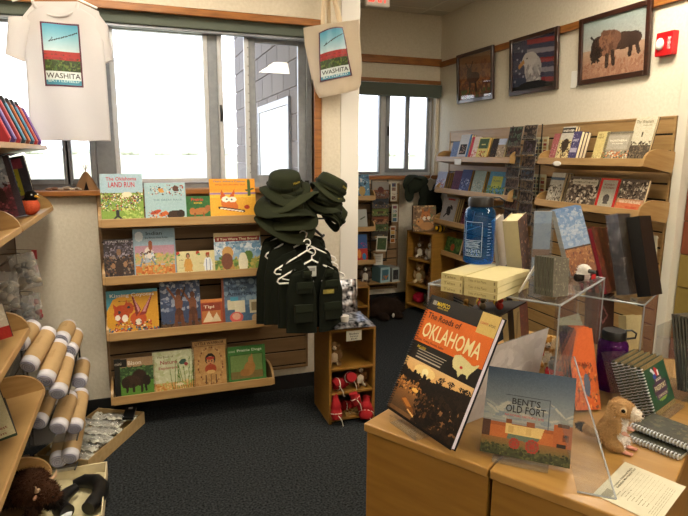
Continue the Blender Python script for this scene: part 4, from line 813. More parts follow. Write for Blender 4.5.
# vests on white plastic hangers, one behind the other
def hanger(loc, rz, label, hw=.19):
    t = thing('clothes_hanger', label, 'hanger', loc, (0, 0, rz))
    b = MB(); b.tube([(-hw*.12, 0, .0), (-hw, 0, -.085), (-hw*1.04, 0, -.1), (-hw*.98, 0, -.112), (0, 0, -.115), (hw*.98, 0, -.112), (hw*1.04, 0, -.1), (hw, 0, -.085), (hw*.12, 0, 0)], .0052, 8); b.tube([(-hw*.12, 0, 0), (0, 0, .012), (hw*.12, 0, 0)], .0055, 8); b.tube([(-hw*.9, 0, -.085), (-hw*.6, 0, -.1)], .004, 6); b.build('shoulders', 'white_plastic', t)
    b = MB(); b.tube([(0, 0, .01), (0, 0, .035)]+[(.022*math.sin(a), 0, .057-.022*math.cos(a)) for a in [R(q) for q in range(0, 251, 25)]], .0035, 7); b.build('hook', 'white_plastic', t)
    return t
def vest(loc, rz, label, seed, pockets=True, s=1.0):
    t = thing('fishing_vest', label, 'vest', loc, (0, 0, rz))
    rs = random.Random(seed); H_ = .56*s; W_ = .215*s
    # body tube from hem to armholes, then two shoulder straps
    def hw(z):  # half width at height below the shoulders (z negative down)
        k = -z/H_; return W_*(1.02+.06*k) if k > .42 else W_*(.86+.16*(k/.42)**1.5)
    for side in (-1, 1):
        b = MB(); b.C('161a12'); loops = []
        for i in range(19):
            k = i/18; z = -H_+k*H_; o_ = hw(z); inn = .008+(0 if k < .5 else .05*((k-.5)/.5)**1.1)
            if k > .93: o_ = o_*.93
            lp = []
            for q in range(9): f_ = q/8; x = inn+(o_-inn)*f_; lp.append((side*x, -.055*math.cos(f_*PI/2)-.006*smoothn(x*14, z*9, seed+side), z-.09*abs(x)/W_*(k > .8)*(k-.8)*5))
            for q in range(8, -1, -1): f_ = q/8; x = inn+(o_-inn)*f_; lp.append((side*x, -.055*math.cos(f_*PI/2)+.012-.006*smoothn(x*14, z*9, seed+side), z-.09*abs(x)/W_*(k > .8)*(k-.8)*5))
            loops.append(lp if side > 0 else lp[::-1])
        b.loft(loops, True); b.build('front_panel', 'cloth', t)
        if pockets:
            for (x0, x1, z0, z1, fl) in ((.055, .165, -.245, -.155, .035), (.05, .185, -.47, -.33, .04), (.06, .12, -.125, -.07, .02)):
                b = MB(); b.C('1a1e15'); x0, x1, z0, z1 = [v*s for v in (x0, x1, z0, z1)]
                if side < 0: x0, x1 = -x1, -x0
                yy = -.055*math.cos(min(1, abs((x0+x1)/2)/W_)*PI/2)-.012; b.box(x0, x1, yy-.014, yy+.02, z0, z1); p_ = b.build('pocket', 'cloth', t, bevel=.006)
                b = MB(); b.C('1f2419'); b.box(x0-.003, x1+.003, yy-.019, yy-.012, z1-fl, z1+.004); b.build('flap', 'cloth', p_, bevel=.003)
    b = MB(); b.C('13160f'); loops = []
    for i in range(13):
        k = i/12; z = -H_+k*H_; o_ = hw(z)*(1 if k < .93 else .93); loops.append([(x*o_, .05*math.cos(x*PI/2)+dy-.0, z-.05*abs(x)*(k > .8)*(k-.8)*5) for dy, xs in ((0, [q/8-1 for q in range(17)]), (.01, [1-q/8 for q in range(17)])) for x in xs])
    b.loft(loops, True); b.build('back_panel', 'cloth', t)
    return t
A0 = at(312, 262, Y=3.03); vx, zh = A0.x, A0.z
vest((vx+.015, 3.02, zh+.015), R(2), 'nearest dark green fishing vest, with four flap pockets and a gold emblem', 1, s=.74)
hanger((vx, 3.035, zh), R(2), 'white plastic hanger of the nearest vest', .195)
for k, (dx, dy, dz, rz, s_) in enumerate(((-.012, .055, .045, 6, .78), (-.02, .11, .085, -6, .84), (-.04, .165, .12, 7, .92), (-.05, .215, .15, -3, 1.0))):
    vest((vx+dx, 3.02+dy, zh+.01+dz), R(rz), 'dark green fishing vest, %s from the front' % ORD[k+1], 3+k, pockets=False, s=s_)
    hanger((vx+dx, 3.035+dy, zh+dz), R(rz), 'white plastic hanger %s from the front, tucked into a green vest' % ORD[k+1], .19)
# emblem and price card on the nearest vest
e0 = at(328, 291, Y=2.945); b = MB(); b.C('8f8440').box(-.032, .032, -.001, .0, -.012, .012); b.text('RANGER', .01, .003, .036, .008, 'd8cc70', y=-.0015); b.text('JUNIOR', .008, -.006, .03, .006, 'd8cc70', y=-.0015); b.C('d8cc70').lathe([(0.001, 0)], n=3) if False else None
o = b.build('emblem', 'print', loc=(e0.x, e0.y-.012, e0.z)); tag(o, 'gold lettered emblem patch on the nearest green vest', 'emblem')
e0 = at(313, 272, Y=3.0); b = MB(); b.C('b9bcb6').box(-.026, .026, 0, .002, -.03, .03); b.C('8a8c88').box(-.018, .018, -.0005, 0, .0, .02); o = b.build('care_label', 'matte', loc=(e0.x, 3.02, e0.z)); tag(o, 'pale collar label showing inside the nearest green vest', 'label')

# cube stand
CFL, CFR = at(329, 425, Z=0), at(374.5, 418, Z=0); ex = (CFR-CFL); ca = math.atan2(ex.y, ex.x); cw = ex.length
ztp = at(332, 333, X=CFL.x, Y=None) if False else None
ht = at(354, 331, Y=(CFL.y+CFR.y)/2).z
t = thing('cube_stand', 'narrow wooden three-compartment stand beside the green vests', 'shelf stand', (CFL.x, CFL.y, 0), (0, 0, ca)); cd = .32
for x0 in (0, cw-.016): b = MB(); b.box(x0, x0+.016, 0, cd, 0, ht); b.build('side_panel', 'laminate', t, bevel=.002)
b = MB(); b.box(.016, cw-.016, cd-.01, cd, 0, ht); b.build('back_panel', 'laminate', t)
sh_z = [at(352, 391, Y=CFL.y).z, at(352, 367, Y=CFL.y).z]
b = MB(); b.box(.0, cw, -.001, cd, ht, ht+.016); b.build('top', 'laminate', t, bevel=.002)
for z_ in [.03]+sh_z: b = MB(); b.box(.016, cw-.016, .002, cd-.01, z_-.014, z_); b.build('shelf', 'laminate', t, bevel=.002)
CU = Matrix.Translation((CFL.x, CFL.y, 0)) @ Matrix.Rotation(ca, 4, 'Z')
def cu(x, y, z): return CU @ Vector((x, y, z))
zt = ht+.016
def packet(name, w_, h_, t_, loc, rot, label, seed):
    b = MB(); n = 16; loops = []
    for i in range(n+1):
        v = i/n; lp = []
        for q in range(n+1): u = q/n; e = min(1, 6*min(u, 1-u))*min(1, 6*min(v, 1-v)); lp.append((u*w_, -t_/2*e+.006*smoothn(u*6, v*7, seed), v*h_))
        for q in range(n, -1, -1): u = q/n; e = min(1, 6*min(u, 1-u))*min(1, 6*min(v, 1-v)); lp.append((u*w_, t_/2*e+.001+.006*smoothn(u*6, v*7, seed), v*h_))
        loops.append(lp)
    b.loft(loops, True); o = b.build(name, 'foil', loc=loc, rot=rot); tag(o, label, 'packet'); return o
packet('foil_packet', .17, .24, .03, cu(.075, .17, zt+.013), (R(-14), R(0), ca), 'crinkled silver and black packet standing upright on the cube stand', 1)
packet('foil_packet', .25, .26, .03, cu(.02, -.05, zt+.022), (R(-86), 0, ca), 'crinkled silver and black packet lying flat on the cube stand', 2)
b = MB(); b.lathe([(.024, 0), (.028, .03), (.028, .036)], n=18); o = b.build('white_tape_roll', 'white_plastic', loc=cu(.10, .02, zt+.043)); tag(o, 'small white roll sitting on the flat silver packet', 'roll')
b = MB(); b.C('cfcdbb').box(-.048, .048, -.002, 0, -.03, .032); b.text('Blankets', 0, .014, .06, .012, '4a4a48', y=-.0025); b.text('Survival', 0, -.002, .05, .01, '4a4a48', y=-.0025); b.text('$5.95', 0, -.018, .04, .01, '4a4a48', y=-.0025)
o = b.build('price_card', 'matte', loc=cu(cw*.52, -.003, ht-.028), rot=(0, 0, ca)); tag(o, 'white price card on the front of the cube stand', 'price card')
def sitter(name, label, loc, rz, h, c_body, c_belly, c_ear=None, ears='round', extra=None, fur=500, cat='stuffed animal', scarf=None):
    """small sitting stuffed animal, h tall, facing -y"""
    t = thing(name, label, cat, loc, (0, 0, rz)); s = h/.2
    E_ = [((0, 0, .06*s), (.05*s, .042*s, .06*s)), ((0, -.01*s, .145*s), (.038*s, .036*s, .036*s)), ((-.035*s, -.045*s, .018*s), (.018*s, .04*s, .017*s)), ((.035*s, -.045*s, .018*s), (.018*s, .04*s, .017*s)), ((-.048*s, -.018*s, .08*s), (.016*s, .018*s, .036*s)), ((.048*s, -.018*s, .08*s), (.016*s, .018*s, .036*s)), ((0, -.04*s, .137*s), (.017*s, .02*s, .014*s))]
    er = {'round': [((-.03*s, 0, .178*s), (.013*s, .007*s, .014*s)), ((.03*s, 0, .178*s), (.013*s, .007*s, .014*s))], 'long': [((-.022*s, .005*s, .195*s), (.009*s, .006*s, .03*s)), ((.022*s, .005*s, .195*s), (.009*s, .006*s, .03*s))], 'drop': [((-.04*s, 0, .14*s), (.01*s, .016*s, .03*s)), ((.04*s, 0, .14*s), (.01*s, .016*s, .03*s))]}[ears]
    def cf(p):
        if p.y < -.03*s and p.z < .11*s and abs(p.x) < .028*s: return c_belly
        if p.y < -.042*s and .11*s < p.z: return c_belly
        return c_body
    blob('body', E_+er, cf, t, vox=.0045*max(1, s), fur=fur, flen=.008*s, seed=int(h*1000))
    b = MB(); b.ell((-.014*s, -.042*s, .155*s), (.0045*s,)*3, 8, 6); b.ell((.014*s, -.042*s, .155*s), (.0045*s,)*3, 8, 6); b.build('eyes', 'eye', t)
    b = MB(); b.ell((0, -.06*s, .14*s), (.006*s, .004*s, .004*s), 8, 6); b.build('nose', 'eye', t)
    if scarf: b = MB(); b.C(scarf); b.tube([(.034*s*math.cos(a), -.005*s+.034*s*math.sin(a), .113*s) for a in [2*PI*k/16 for k in range(17)]], .007*s, 6); b.build('scarf', 'cloth', t)
    return t
sitter('stuffed_dog', 'small brown and cream stuffed dog in the top compartment of the cube stand', cu(.06, .09, sh_z[1]), ca-R(15), .155, '7a5c3c', 'c9b79a', ears='drop', fur=300)
sitter('stuffed_bear', 'small brown and white stuffed bear in the middle compartment of the cube stand', cu(.22, .08, sh_z[0]), ca, .15, '6a4626', 'd6cbb4', fur=400)
# red felt pouches tied with white cord
def pouch(a, b_, r, label, seed):
    A, B = Vector(a), Vector(b_); b = MB(); b.C('8e1c20'); n = 10; d = B-A
    b.tube([A+d*(k/n)+Vector((0, 0, .006*math.sin(k*1.7+seed))) for k in range(n+1)], [r*(.55+.45*math.sin(PI*min(1, k/n+.18)))*(1+.12*math.sin(k*2.1+seed)) for k in range(n+1)], 12)
    t = thing('felt_pouch', label, 'pouch'); b.build('body', 'cloth', t)
    c = MB(); c.C('d8d2c0'); m = A+d*.25; u = d.normalized(); p = u.orthogonal().normalized(); q = u.cross(p)
    c.tube([m+(p*math.cos(x)+q*math.sin(x))*r*1.0 for x in [2*PI*k/12 for k in range(13)]], .003, 5); c.tube([m+Vector((0, -r, 0)), m+Vector((.02, -r-.006, -.03)), m+Vector((.03, -r-.004, -.07))], .0025, 5); c.build('cord', 'cloth', t)
    return t
pouch(cu(.04, .03, sh_z[0]+.045), cu(.13, .05, sh_z[0]+.04), .038, 'red felt pouch with white cord, left in the middle compartment of the cube stand', 0)
pouch(cu(.14, -.01, sh_z[0]+.09), cu(.15, .13, sh_z[0]+.045), .034, 'red felt pouch with a white cord bow, leaning out of the middle compartment', 1)
pouch(cu(.145, -.02, sh_z[0]+.0-.01), cu(.19, -.045, sh_z[0]-.10), .03, 'red felt pouch hanging below the middle shelf of the cube stand', 2)
pouch(cu(.04, -.03, .04), cu(.045, .02, .19), .034, 'red and white striped pouch standing at the left foot of the cube stand', 3)
pouch(cu(.10, .08, .07), cu(.21, .10, .06), .034, 'red felt pouch lying deep in the bottom compartment', 4)
pouch(cu(.215, -.055, .035), cu(.255, .04, .12), .045, 'large red felt pouch spilling from the bottom right of the cube stand', 5)
b = MB(); b.C('a88a58')
for k in range(26):
    rs = random.Random(k); p = cu(.1+rs.random()*.12, .0+rs.random()*.1, .037+rs.random()*.02); b.tube([p, p+Vector((rs.uniform(-.03, .03), rs.uniform(-.03, .03), .004)), p+Vector((rs.uniform(-.05, .05), rs.uniform(-.03, .03), -.001))], .003, 5)
o = b.build('raffia', 'matte'); tag(o, 'tan raffia shreds in the bottom compartment of the cube stand', 'raffia', kind='stuff')

# sill: toy tipi and small stones
p = at(87, 191, Y=3.66); t = thing('toy_tipi', 'small brown leather toy tipi on the window sill', 'toy tipi', (p.x, 3.655, WZ0+.002))
b = MB(); b.C('8d6c4c'); n = 10; b.loft([[(r*math.cos(2*PI*k/n), r*.6*math.sin(2*PI*k/n), z) for k in range(n)] for r, z in ((.064, 0), (.045, .045), (.02, .09), (.008, .105))], True); b.build('cover', 'cloth', t)
b = MB(); b.C('1a1410'); b.prism([(-.012, 0), (.014, 0), (.002, .05)], 'y', -.043, -.03); b.build('door_flap', 'cloth', t)
b = MB(); b.C('b98a7a')
for q in range(5): a = q*1.25; b.tube([(-.006*math.cos(a), -.004*math.sin(a), .095), (.014*math.cos(a), .008*math.sin(a), .145)], .0016, 5)
b.build('poles', 'matte', t)
for k, (u, c, s_) in enumerate(((49, '8a6a54', .016), (55, '6a4a3a', .02), (61, 'b0a090', .015), (67, '9a8a78', .022), (72, 'c4b8a8', .014), (77, '8f8578', .018), (80, 'b5aa98', .012))):
    p = at(u, 190, Y=3.63); b = MB(); b.C(c); b.ell((0, 0, s_*.5), (s_*1.2, s_*.8, s_*.5), 10, 7); b.v = [(x*(1+.2*smoothn(x*80, y*80, k)), y, max(z, 0)*(1+.3*smoothn(y*60, x*60, k))) for x, y, z in b.v]
    o = b.build('pebble', 'matte', loc=(p.x, 3.625+.01*(k % 2), WZ0+.0025)); tag(o, 'small %s stone on the window sill, %s from the left' % (['brown', 'dark brown', 'grey', 'tan', 'pale', 'grey-brown', 'cream'][k], ORD[k]), 'stone')
# ================================================================= THE ALCOVE
# photo print rack on the small slatwall
YP = 5.36
def ap(u, v, Y=YP): return at(u, v, Y=Y)
a0, a1 = ap(372.5, 182), ap(389.5, 182)
t = thing('print_rack', 'tall clear-pocket rack of landscape prints on the alcove slatwall', 'print rack', (a0.x, YP, ap(380, 262).z), (0, 0, 0)); hz0 = t.location.z; wd = a1.x-a0.x; hh = ap(380, 180).z-hz0
b = MB(); b.box(0, .008, .03, .04, 0, hh); b.box(wd-.008, wd, .03, .04, 0, hh); b.box(0, wd, .034, .038, 0, .02); b.box(wd*.45, wd*.55, .04, SB-YP-.004, hh*.5, hh*.5+.02); b.build('wire_back', 'black', t)
pr = [(182, 198, '8d8a86', '7a4a34'), (199, 208, '30343c', '4a4648'), (209, 216, '5a6a34', '6a7a3a'), (217, 224, '7a4a30', 'a0714a'), (224.5, 231, '4a5a34', '586a3c'), (232, 240, '3a342c', '6a5a48')]
for k, (v0, v1, c1, c2) in enumerate(pr):
    z0_, z1_ = ap(380, v1).z, ap(380, v0).z; cw = wd-.006; hc = z1_-z0_; cv = Canvas(cw, hc, .008, c1, 60+k); cv.rect(0, 0, 1, .5, c2).blobs(0, .1, 1, .6, [c1, c2, '2c241c', 'a88a5a'], 16, .08).ell(.5, .5, .2, .2, ['5a2a20', '26241f', '4a3a22', '54301c', '36401f', '57534a'][k])
    b = MB(); b.picture(cv, lambda u, v: (u*cw, 0, v*hc)); b.C('777777').box(0, cw, .0005, .004, 0, hc); o = b.build('landscape_print', 'print', loc=(a0.x+.003, YP-.004, z0_+.002), rot=(R(-6), 0, 0)); tag(o, 'landscape print in the alcove rack, %s from the top' % ORD[k], 'print', 'prints in the alcove rack')
    b = MB(); b.box(0, wd, -.02, -.018, z0_-hz0, z0_-hz0+hc*.35); b.box(0, wd, -.02, .03, z0_-hz0-.002, z0_-hz0); b.build('pocket', 'acrylic', t)
# framed print in front, with its white card below
z0_, z1_ = at(380, 251, Y=5.2).z, at(380, 236, Y=5.2).z; x0_, x1_ = at(376, 245, Y=5.2).x, at(386.5, 245, Y=5.2).x; cw, hc = x1_-x0_, z1_-z0_
cv = Canvas(cw, hc, .008, 'c9c8bc', 3); cv.rect(.1, .1, .9, .9, '3c5030').blobs(.15, .2, .85, .8, ['2c4024', '5a6a3a', '4a3a2a'], 14, .08); b = MB(); b.picture(cv, lambda u, v: (u*cw, 0, v*hc)); b.C('c9c8bc').box(0, cw, .0005, .006, 0, hc); b.tube([(cw/2, .01, hc*.7), (cw/2, SB-5.2-.002, hc*.7)], .004, 6)
o = b.build('matted_print', 'print', loc=(x0_, 5.2, z0_), rot=(0, R(4), 0)); tag(o, 'green matted print hanging in front of the alcove print rack', 'print')
z0_, z1_ = at(380, 265, Y=5.33).z, at(380, 254, Y=5.33).z; x0_, x1_ = at(374, 245, Y=5.33).x, at(383, 245, Y=5.33).x; cw, hc = x1_-x0_, z1_-z0_
b = MB(); b.C('c6c6bf').box(0, cw, 0, .003, 0, hc); [b.C('9a9a94').box(cw*.15, cw*.8, -.0006, 0, hc*q, hc*q+.006) for q in (.3, .45, .6, .75)]; b.C('c6c6bf').box(cw*.4, cw*.6, .003, SB-5.33-.004, hc-.02, hc-.015); o = b.build('price_card', 'matte', loc=(x0_, 5.33, z0_)); tag(o, 'white text card below the alcove prints', 'price card')
# narrow photo strips right of the rack
for k, (u0, u1, v0, v1, cs) in enumerate(((390.5, 397, 182, 201, ['6a3a34', 'c9c0b0', '8a6a5a', '3a4a6a']), (391.5, 398, 204.5, 222, ['4a6a8a', '5a7a4a', 'a8c0c8', '8a4a5a']), (390, 395.5, 226, 243, ['b56a2a', '2a2422', 'c9a25a', '8a4a24']))):
    A0, A1 = ap(u0, v1, 5.4), ap(u1, v0, 5.4); cw, hc = A1.x-A0.x, A1.z-A0.z; cv = Canvas(cw, hc, .006, 'cfcabb', k)
    for q in range(4): cv.rect(.15, .05+q*.235, .85, .24+q*.235, cs[q]).blobs(.2, .07+q*.235, .8, .2+q*.235, [cs[(q+1) % 4]], 4, .1)
    b = MB(); b.picture(cv, lambda u, v: (u*cw, 0, v*hc)); b.C('cfcabb').box(0, cw, .0005, .006, 0, hc); b.box(cw*.4, cw*.6, .006, SB-5.4-.003, hc-.03, hc-.02); o = b.build('photo_strip', 'print', loc=(A0.x, 5.4, A0.z)); tag(o, 'narrow strip of four small photos, %s from the top beside the print rack' % ORD[k], 'photo strip', 'photo strips on the alcove slatwall')
# books on the three small shelves
for k, (row, u0, u1, vt, lb, pf) in enumerate(((0, 361, 370, 174, 'blue and white book on the top alcove shelf', lambda c: (c.rect(0, 0, 1, 1, '4f7fa0'), c.blobs(0, 0, 1, 1, ['c9d8e0', '2a4a6a', 'a8c4d4', '1c2c3c'], 26, .12), c.ell(.4, .3, .25, .2, 'b59a5a'))), (1, 360.5, 368, 209, 'white book with a gliding bird on the middle alcove shelf', lambda c: (c.rect(0, 0, 1, 1, 'b0b5b0'), c.line(.4, .5, .8, .62, .05, '4a5238'), c.rect(0, 0, 1, .15, '9aa49a'))), (2, 360.5, 369, 234, 'blue and red children\'s book on the lowest alcove shelf', lambda c: (c.rect(0, 0, 1, 1, 'b5322a'), c.rect(0, .5, 1, 1, '2f5a94'), c.ell(.3, .3, .16, .16, 'd88a3a'), c.ell(.7, .2, .16, .12, '2f7ab0'), c.blobs(0, .5, 1, .7, ['c93a5a', '7a3a8a'], 8, .08))))):
    zb_ = ZB[row]+.0185; y_ = 5.32; x0_, x1_ = at(u0, 210, Y=y_).x-.04, at(u1, 210, Y=y_).x; h_ = at(366, vt, Y=y_+.03).z-zb_; cv = Canvas(x1_-x0_, h_, .006, '888888', 70+k); pf(cv)
    book('picture_book', lb, cv, x1_-x0_, h_, .012, (x0_, y_, zb_), (-LEAN, 0, 0))
# bald-eagle toy on the ledge, two photo-card boxes, on a shallow ledge
zl_ = at(380, 283, Y=5.3).z; x0_, x1_ = at(360, 283, Y=5.3).x-.15, at(400, 283, Y=5.3).x
t = thing('display_shelf', 'clear low ledge under the alcove slatwall, holding card boxes', 'shelf', (x0_, 5.28, zl_-.006)); b = MB(); b.box(0, x1_-x0_, 0, SB-5.285, 0, .006); b.build('board', 'shelf_wood', t)
for k, (u0, u1, c, lb) in enumerate(((380.5, 391, '3f6a78', 'teal box of photo cards with a small tan picture on the alcove ledge'), (392, 400, '26262c', 'grey box of photo cards with a dark picture on the alcove ledge'))):
    A0, A1 = at(u0, 281, Y=5.29), at(u1, 281, Y=5.29); cw = A1.x-A0.x; hc = at(u0, 268, Y=5.29).z-zl_; t = thing('card_box', lb, 'box', (A0.x, 5.29, zl_+.001), (0, 0, R(12)))
    b = MB(); b.C('7a7c7a' if k else '55737a').box(0, cw, .001, .16, 0, hc); b.build('body', 'matte', t)
    b = MB(); cv = Canvas(cw, hc, .006, 'a8b0ac' if k else '9ab8c0'); cv.rect(.15, .15, .85, .85, c); cv.blobs(.2, .2, .8, .5, ['b5723a'] if not k else ['4a4440'], 5, .12); b.picture(cv, lambda u, v: (u*cw, 0, v*hc)); b.build('front_label', 'print', t)
E_ = at(366, 281, Y=5.4)
sitter('stuffed_eagle', 'grey and white stuffed bird on the alcove ledge beside the pillar', (E_.x, 5.41, zl_+.001), R(-30), .20, '5a4c44', 'c9c2b6', fur=300, ears='drop')
# three-compartment cube shelf with toys
fl_, fr_ = Vector((2.60, 5.25)), Vector((2.70, 4.885)); d_ = fr_-fl_; rzc = math.atan2(d_.y, d_.x); wd = d_.length; zt_ = at(416, 233, X=2.64).z; D_ = .33
QM = Matrix.Translation((fl_.x, fl_.y, 0)) @ Matrix.Rotation(rzc, 4, 'Z')
def cq(x, y, z): return QM @ Vector((x, y, z))
t = thing('cube_shelf', 'wooden three-compartment shelf of stuffed animals in the alcove corner', 'shelf stand', (fl_.x, fl_.y, 0), (0, 0, rzc))
for x0 in (0, wd-.018): b = MB(); b.box(x0, x0+.018, 0, D_, 0, zt_); b.build('side_panel', 'laminate', t, bevel=.002)
b = MB(); b.box(.018, wd-.018, D_-.01, D_, 0, zt_); b.build('back_panel', 'laminate', t)
zs = [.07, at(416, 285, X=2.64).z, at(416, 259, X=2.64).z]
for z in zs+[zt_+.018]: b = MB(); b.box(.018 if z < zt_ else -.004, wd-.018 if z < zt_ else wd+.004, 0, D_-.012, z-.018, z-.001); b.build('shelf', 'laminate', t, bevel=.002)
RQ = rzc+R(25)
sitter('stuffed_horse', 'brown and white stuffed horse, left in the top compartment of the corner shelf', cq(.10, .11, zs[2]), RQ, .19, '6f5642', 'cfc8b8', ears='long', fur=300)
sitter('stuffed_pony', 'white stuffed pony, right in the top compartment of the corner shelf', cq(.26, .11, zs[2]), RQ, .20, 'b9b0a0', 'd8d2c6', ears='long', fur=300)
sitter('stuffed_bear', 'tan stuffed bear with a pale belly, left in the middle compartment', cq(.10, .11, zs[1]), RQ, .22, 'a88a60', 'cdbf9c', fur=300)
sitter('stuffed_bear', 'dark brown stuffed bear, right in the middle compartment of the corner shelf', cq(.26, .12, zs[1]), RQ, .19, '5f4028', '7a5636', fur=300)
sitter('stuffed_raccoon', 'grey stuffed raccoon in the bottom compartment of the corner shelf', cq(.25, .13, zs[0]), RQ, .22, '5a554c', '8a8478', fur=300)
blob('stuffed_ladybird', [((0, 0, .06), (.075, .06, .06)), ((-.03, -.05, .05), (.035, .03, .035))], lambda p: 'a01c34', None, vox=.008, fur=200, loc=cq(.11, .10, zs[0])); tag(bpy.data.objects['stuffed_ladybird'], 'round crimson stuffed toy in the bottom compartment of the corner shelf', 'stuffed animal')
zt2 = zt_+.018
# fox cub picture on top, bee toy beside it
YF = 5.12; A0, A1 = at(412.5, 232, Y=YF), at(434, 232, Y=YF); cw = A1.x-A0.x; hc = at(420, 205.5, Y=YF+.02).z-zt2
cv = Canvas(cw, hc, .006, '7a6048', 5); cv.blobs(0, 0, 1, 1, ['8a6a4a', '5c4634', 'a8845c', '6a7050', 'c0a078'], 60, .08).ell(.55, .6, .2, .17, 'b5713c').poly([(.38, .7), (.4, .92), (.52, .74)], 'a8622c').poly([(.6, .74), (.74, .92), (.74, .68)], 'a8622c').ell(.5, .5, .08, .08, 'e0d4c0').ell(.68, .52, .07, .07, 'e0d4c0').ell(.48, .62, .025, .02, '1c1410').ell(.64, .62, .025, .02, '1c1410').ell(.57, .5, .03, .025, '1c1410').ell(.3, .35, .16, .14, 'c08a54').ell(.25, .38, .03, .03, '1c1410').ell(.6, .2, .3, .15, 'b08050')
t = thing('fox_picture', 'canvas picture of fox cubs standing on the corner shelf', 'picture', (A0.x, YF, zt2+.001), (R(-5), 0, R(-8))); b = MB(); b.picture(cv, lambda u, v: (u*cw, -.012, v*hc)); b.build('print', 'print', t); b = MB(); b.C('4a3a2c').box(0, cw, -.0115, .015, 0, hc); b.build('canvas', 'matte', t)
A0 = cq(wd-.06, .17, zt2); t = thing('stuffed_bee', 'small yellow and black striped stuffed bee on the corner shelf', 'stuffed animal', A0); blob('body', [((0, 0, .035), (.055, .035, .035)), ((-.045, -.01, .045), (.026, .026, .026))], lambda p: 'c9a21c' if int((p.x+.5)*45) % 2 else '1c1814', t, vox=.006, fur=200)
b = MB(); b.C('c8c0b0'); b.ell((.01, .0, .075), (.02, .035, .006), 8, 6); b.build('wings', 'cloth', t)
# big dark stuffed bear lying on the floor under the slatwall
A0 = at(384, 314, Z=0); t = thing('stuffed_bear', 'large dark brown stuffed bear lying on the alcove floor', 'stuffed animal', (2.26, 5.05, 0), (0, 0, R(8))); t.scale = (.8, .8, .78)
blob('body', [((0, 0, .13), (.22, .16, .13)), ((.16, -.04, .11), (.11, .12, .10)), ((-.16, -.02, .11), (.10, .12, .10)), ((.1, -.17, .05), (.06, .11, .05)), ((-.1, -.17, .05), (.06, .11, .05)), ((.22, -.09, .1), (.04, .06, .04)), ((.15, -.02, .2), (.035, .02, .035)), ((.22, .02, .2), (.035, .02, .035))], lambda p: '241a14', t, vox=.012, fur=1500, flen=.02)
b = MB(); b.C('b9b4a8').ell((.02, -.2, .06), (.02, .008, .03), 8, 6); b.build('tag', 'matte', t)
# low cube at the pillar, green backpack and vests on the wall right of the alcove slatwall
A0, A1 = at(362, 318, Z=0), at(370.5, 316, Z=0); yk = 4.75; x1_ = at(369.5, 300, Y=yk).x; zk = at(365, 288, Y=yk).z
t = thing('cube_stand', 'low wooden two-compartment cube half hidden behind the pillar', 'shelf stand', (x1_-.36, yk, 0))
for x0 in (0, .344): b = MB(); b.box(x0, x0+.016, 0, .34, 0, zk); b.build('side_panel', 'laminate', t, bevel=.002)
for z in (.03, zk*.55, zk+.014): b = MB(); b.box(.016 if z < zk else 0, .344 if z < zk else .36, 0, .34, z-.016, z); b.build('shelf', 'laminate', t, bevel=.002)
b = MB(); b.box(.016, .344, .33, .34, .03, zk-.002); b.build('back_panel', 'laminate', t)
A0 = at(413, 185, Y=5.4)
def lumpy(name, label, cat, col, ells, loc, rot=(0, 0, 0), vox=.01, parts=None):
    t = thing(name, label, cat, loc, rot); blob('body', ells, lambda p: col, t, vox=vox, m='cloth'); return t
p = at(413, 184, Y=5.38); t = lumpy('field_bag', 'dark green field bag hanging under the alcove window', 'bag', '262c22', [((0, 0, 0), (.12, .07, .10)), ((-.05, -.02, -.10), (.055, .04, .09)), ((.08, 0, .03), (.10, .06, .06)), ((-.03, 0, .05), (.07, .05, .05))], p)
b = MB(); b.C('1c2119'); b.tube([(-.06, -.05, -.1), (-.09, -.06, 0), (-.02, -.07, .07), (.07, -.06, .05)], .012, 6); b.build('strap', 'cloth', t)
b = MB(); b.tube([(.03, .02, .06), (.03, .13, .08)], .006); b.build('hook', 'black', t)
p = at(430, 205, Y=5.36); t = lumpy('fishing_vest', 'dark green vest hanging in the alcove corner beside the field bag', 'vest', '191e17', [((0, 0, 0), (.15, .06, .16)), ((-.08, 0, .15), (.06, .045, .09)), ((.08, 0, .15), (.06, .045, .09)), ((-.07, -.04, -.06), (.055, .04, .05)), ((.07, -.04, -.06), (.055, .04, .05)), ((0, 0, -.1), (.15, .05, .09))], p)
b = MB(); b.C('20261c').box(-.11, -.02, -.085, -.07, -.04, -.02); b.box(.02, .11, -.085, -.07, -.04, -.02); b.build('flap', 'cloth', t)
hanger((p.x, 5.37, p.z+.27), R(4), 'white hanger of the vest in the alcove corner')

# ================================================================= LEFT DISPLAY
def zs_(i): return ZD[i]+.0185
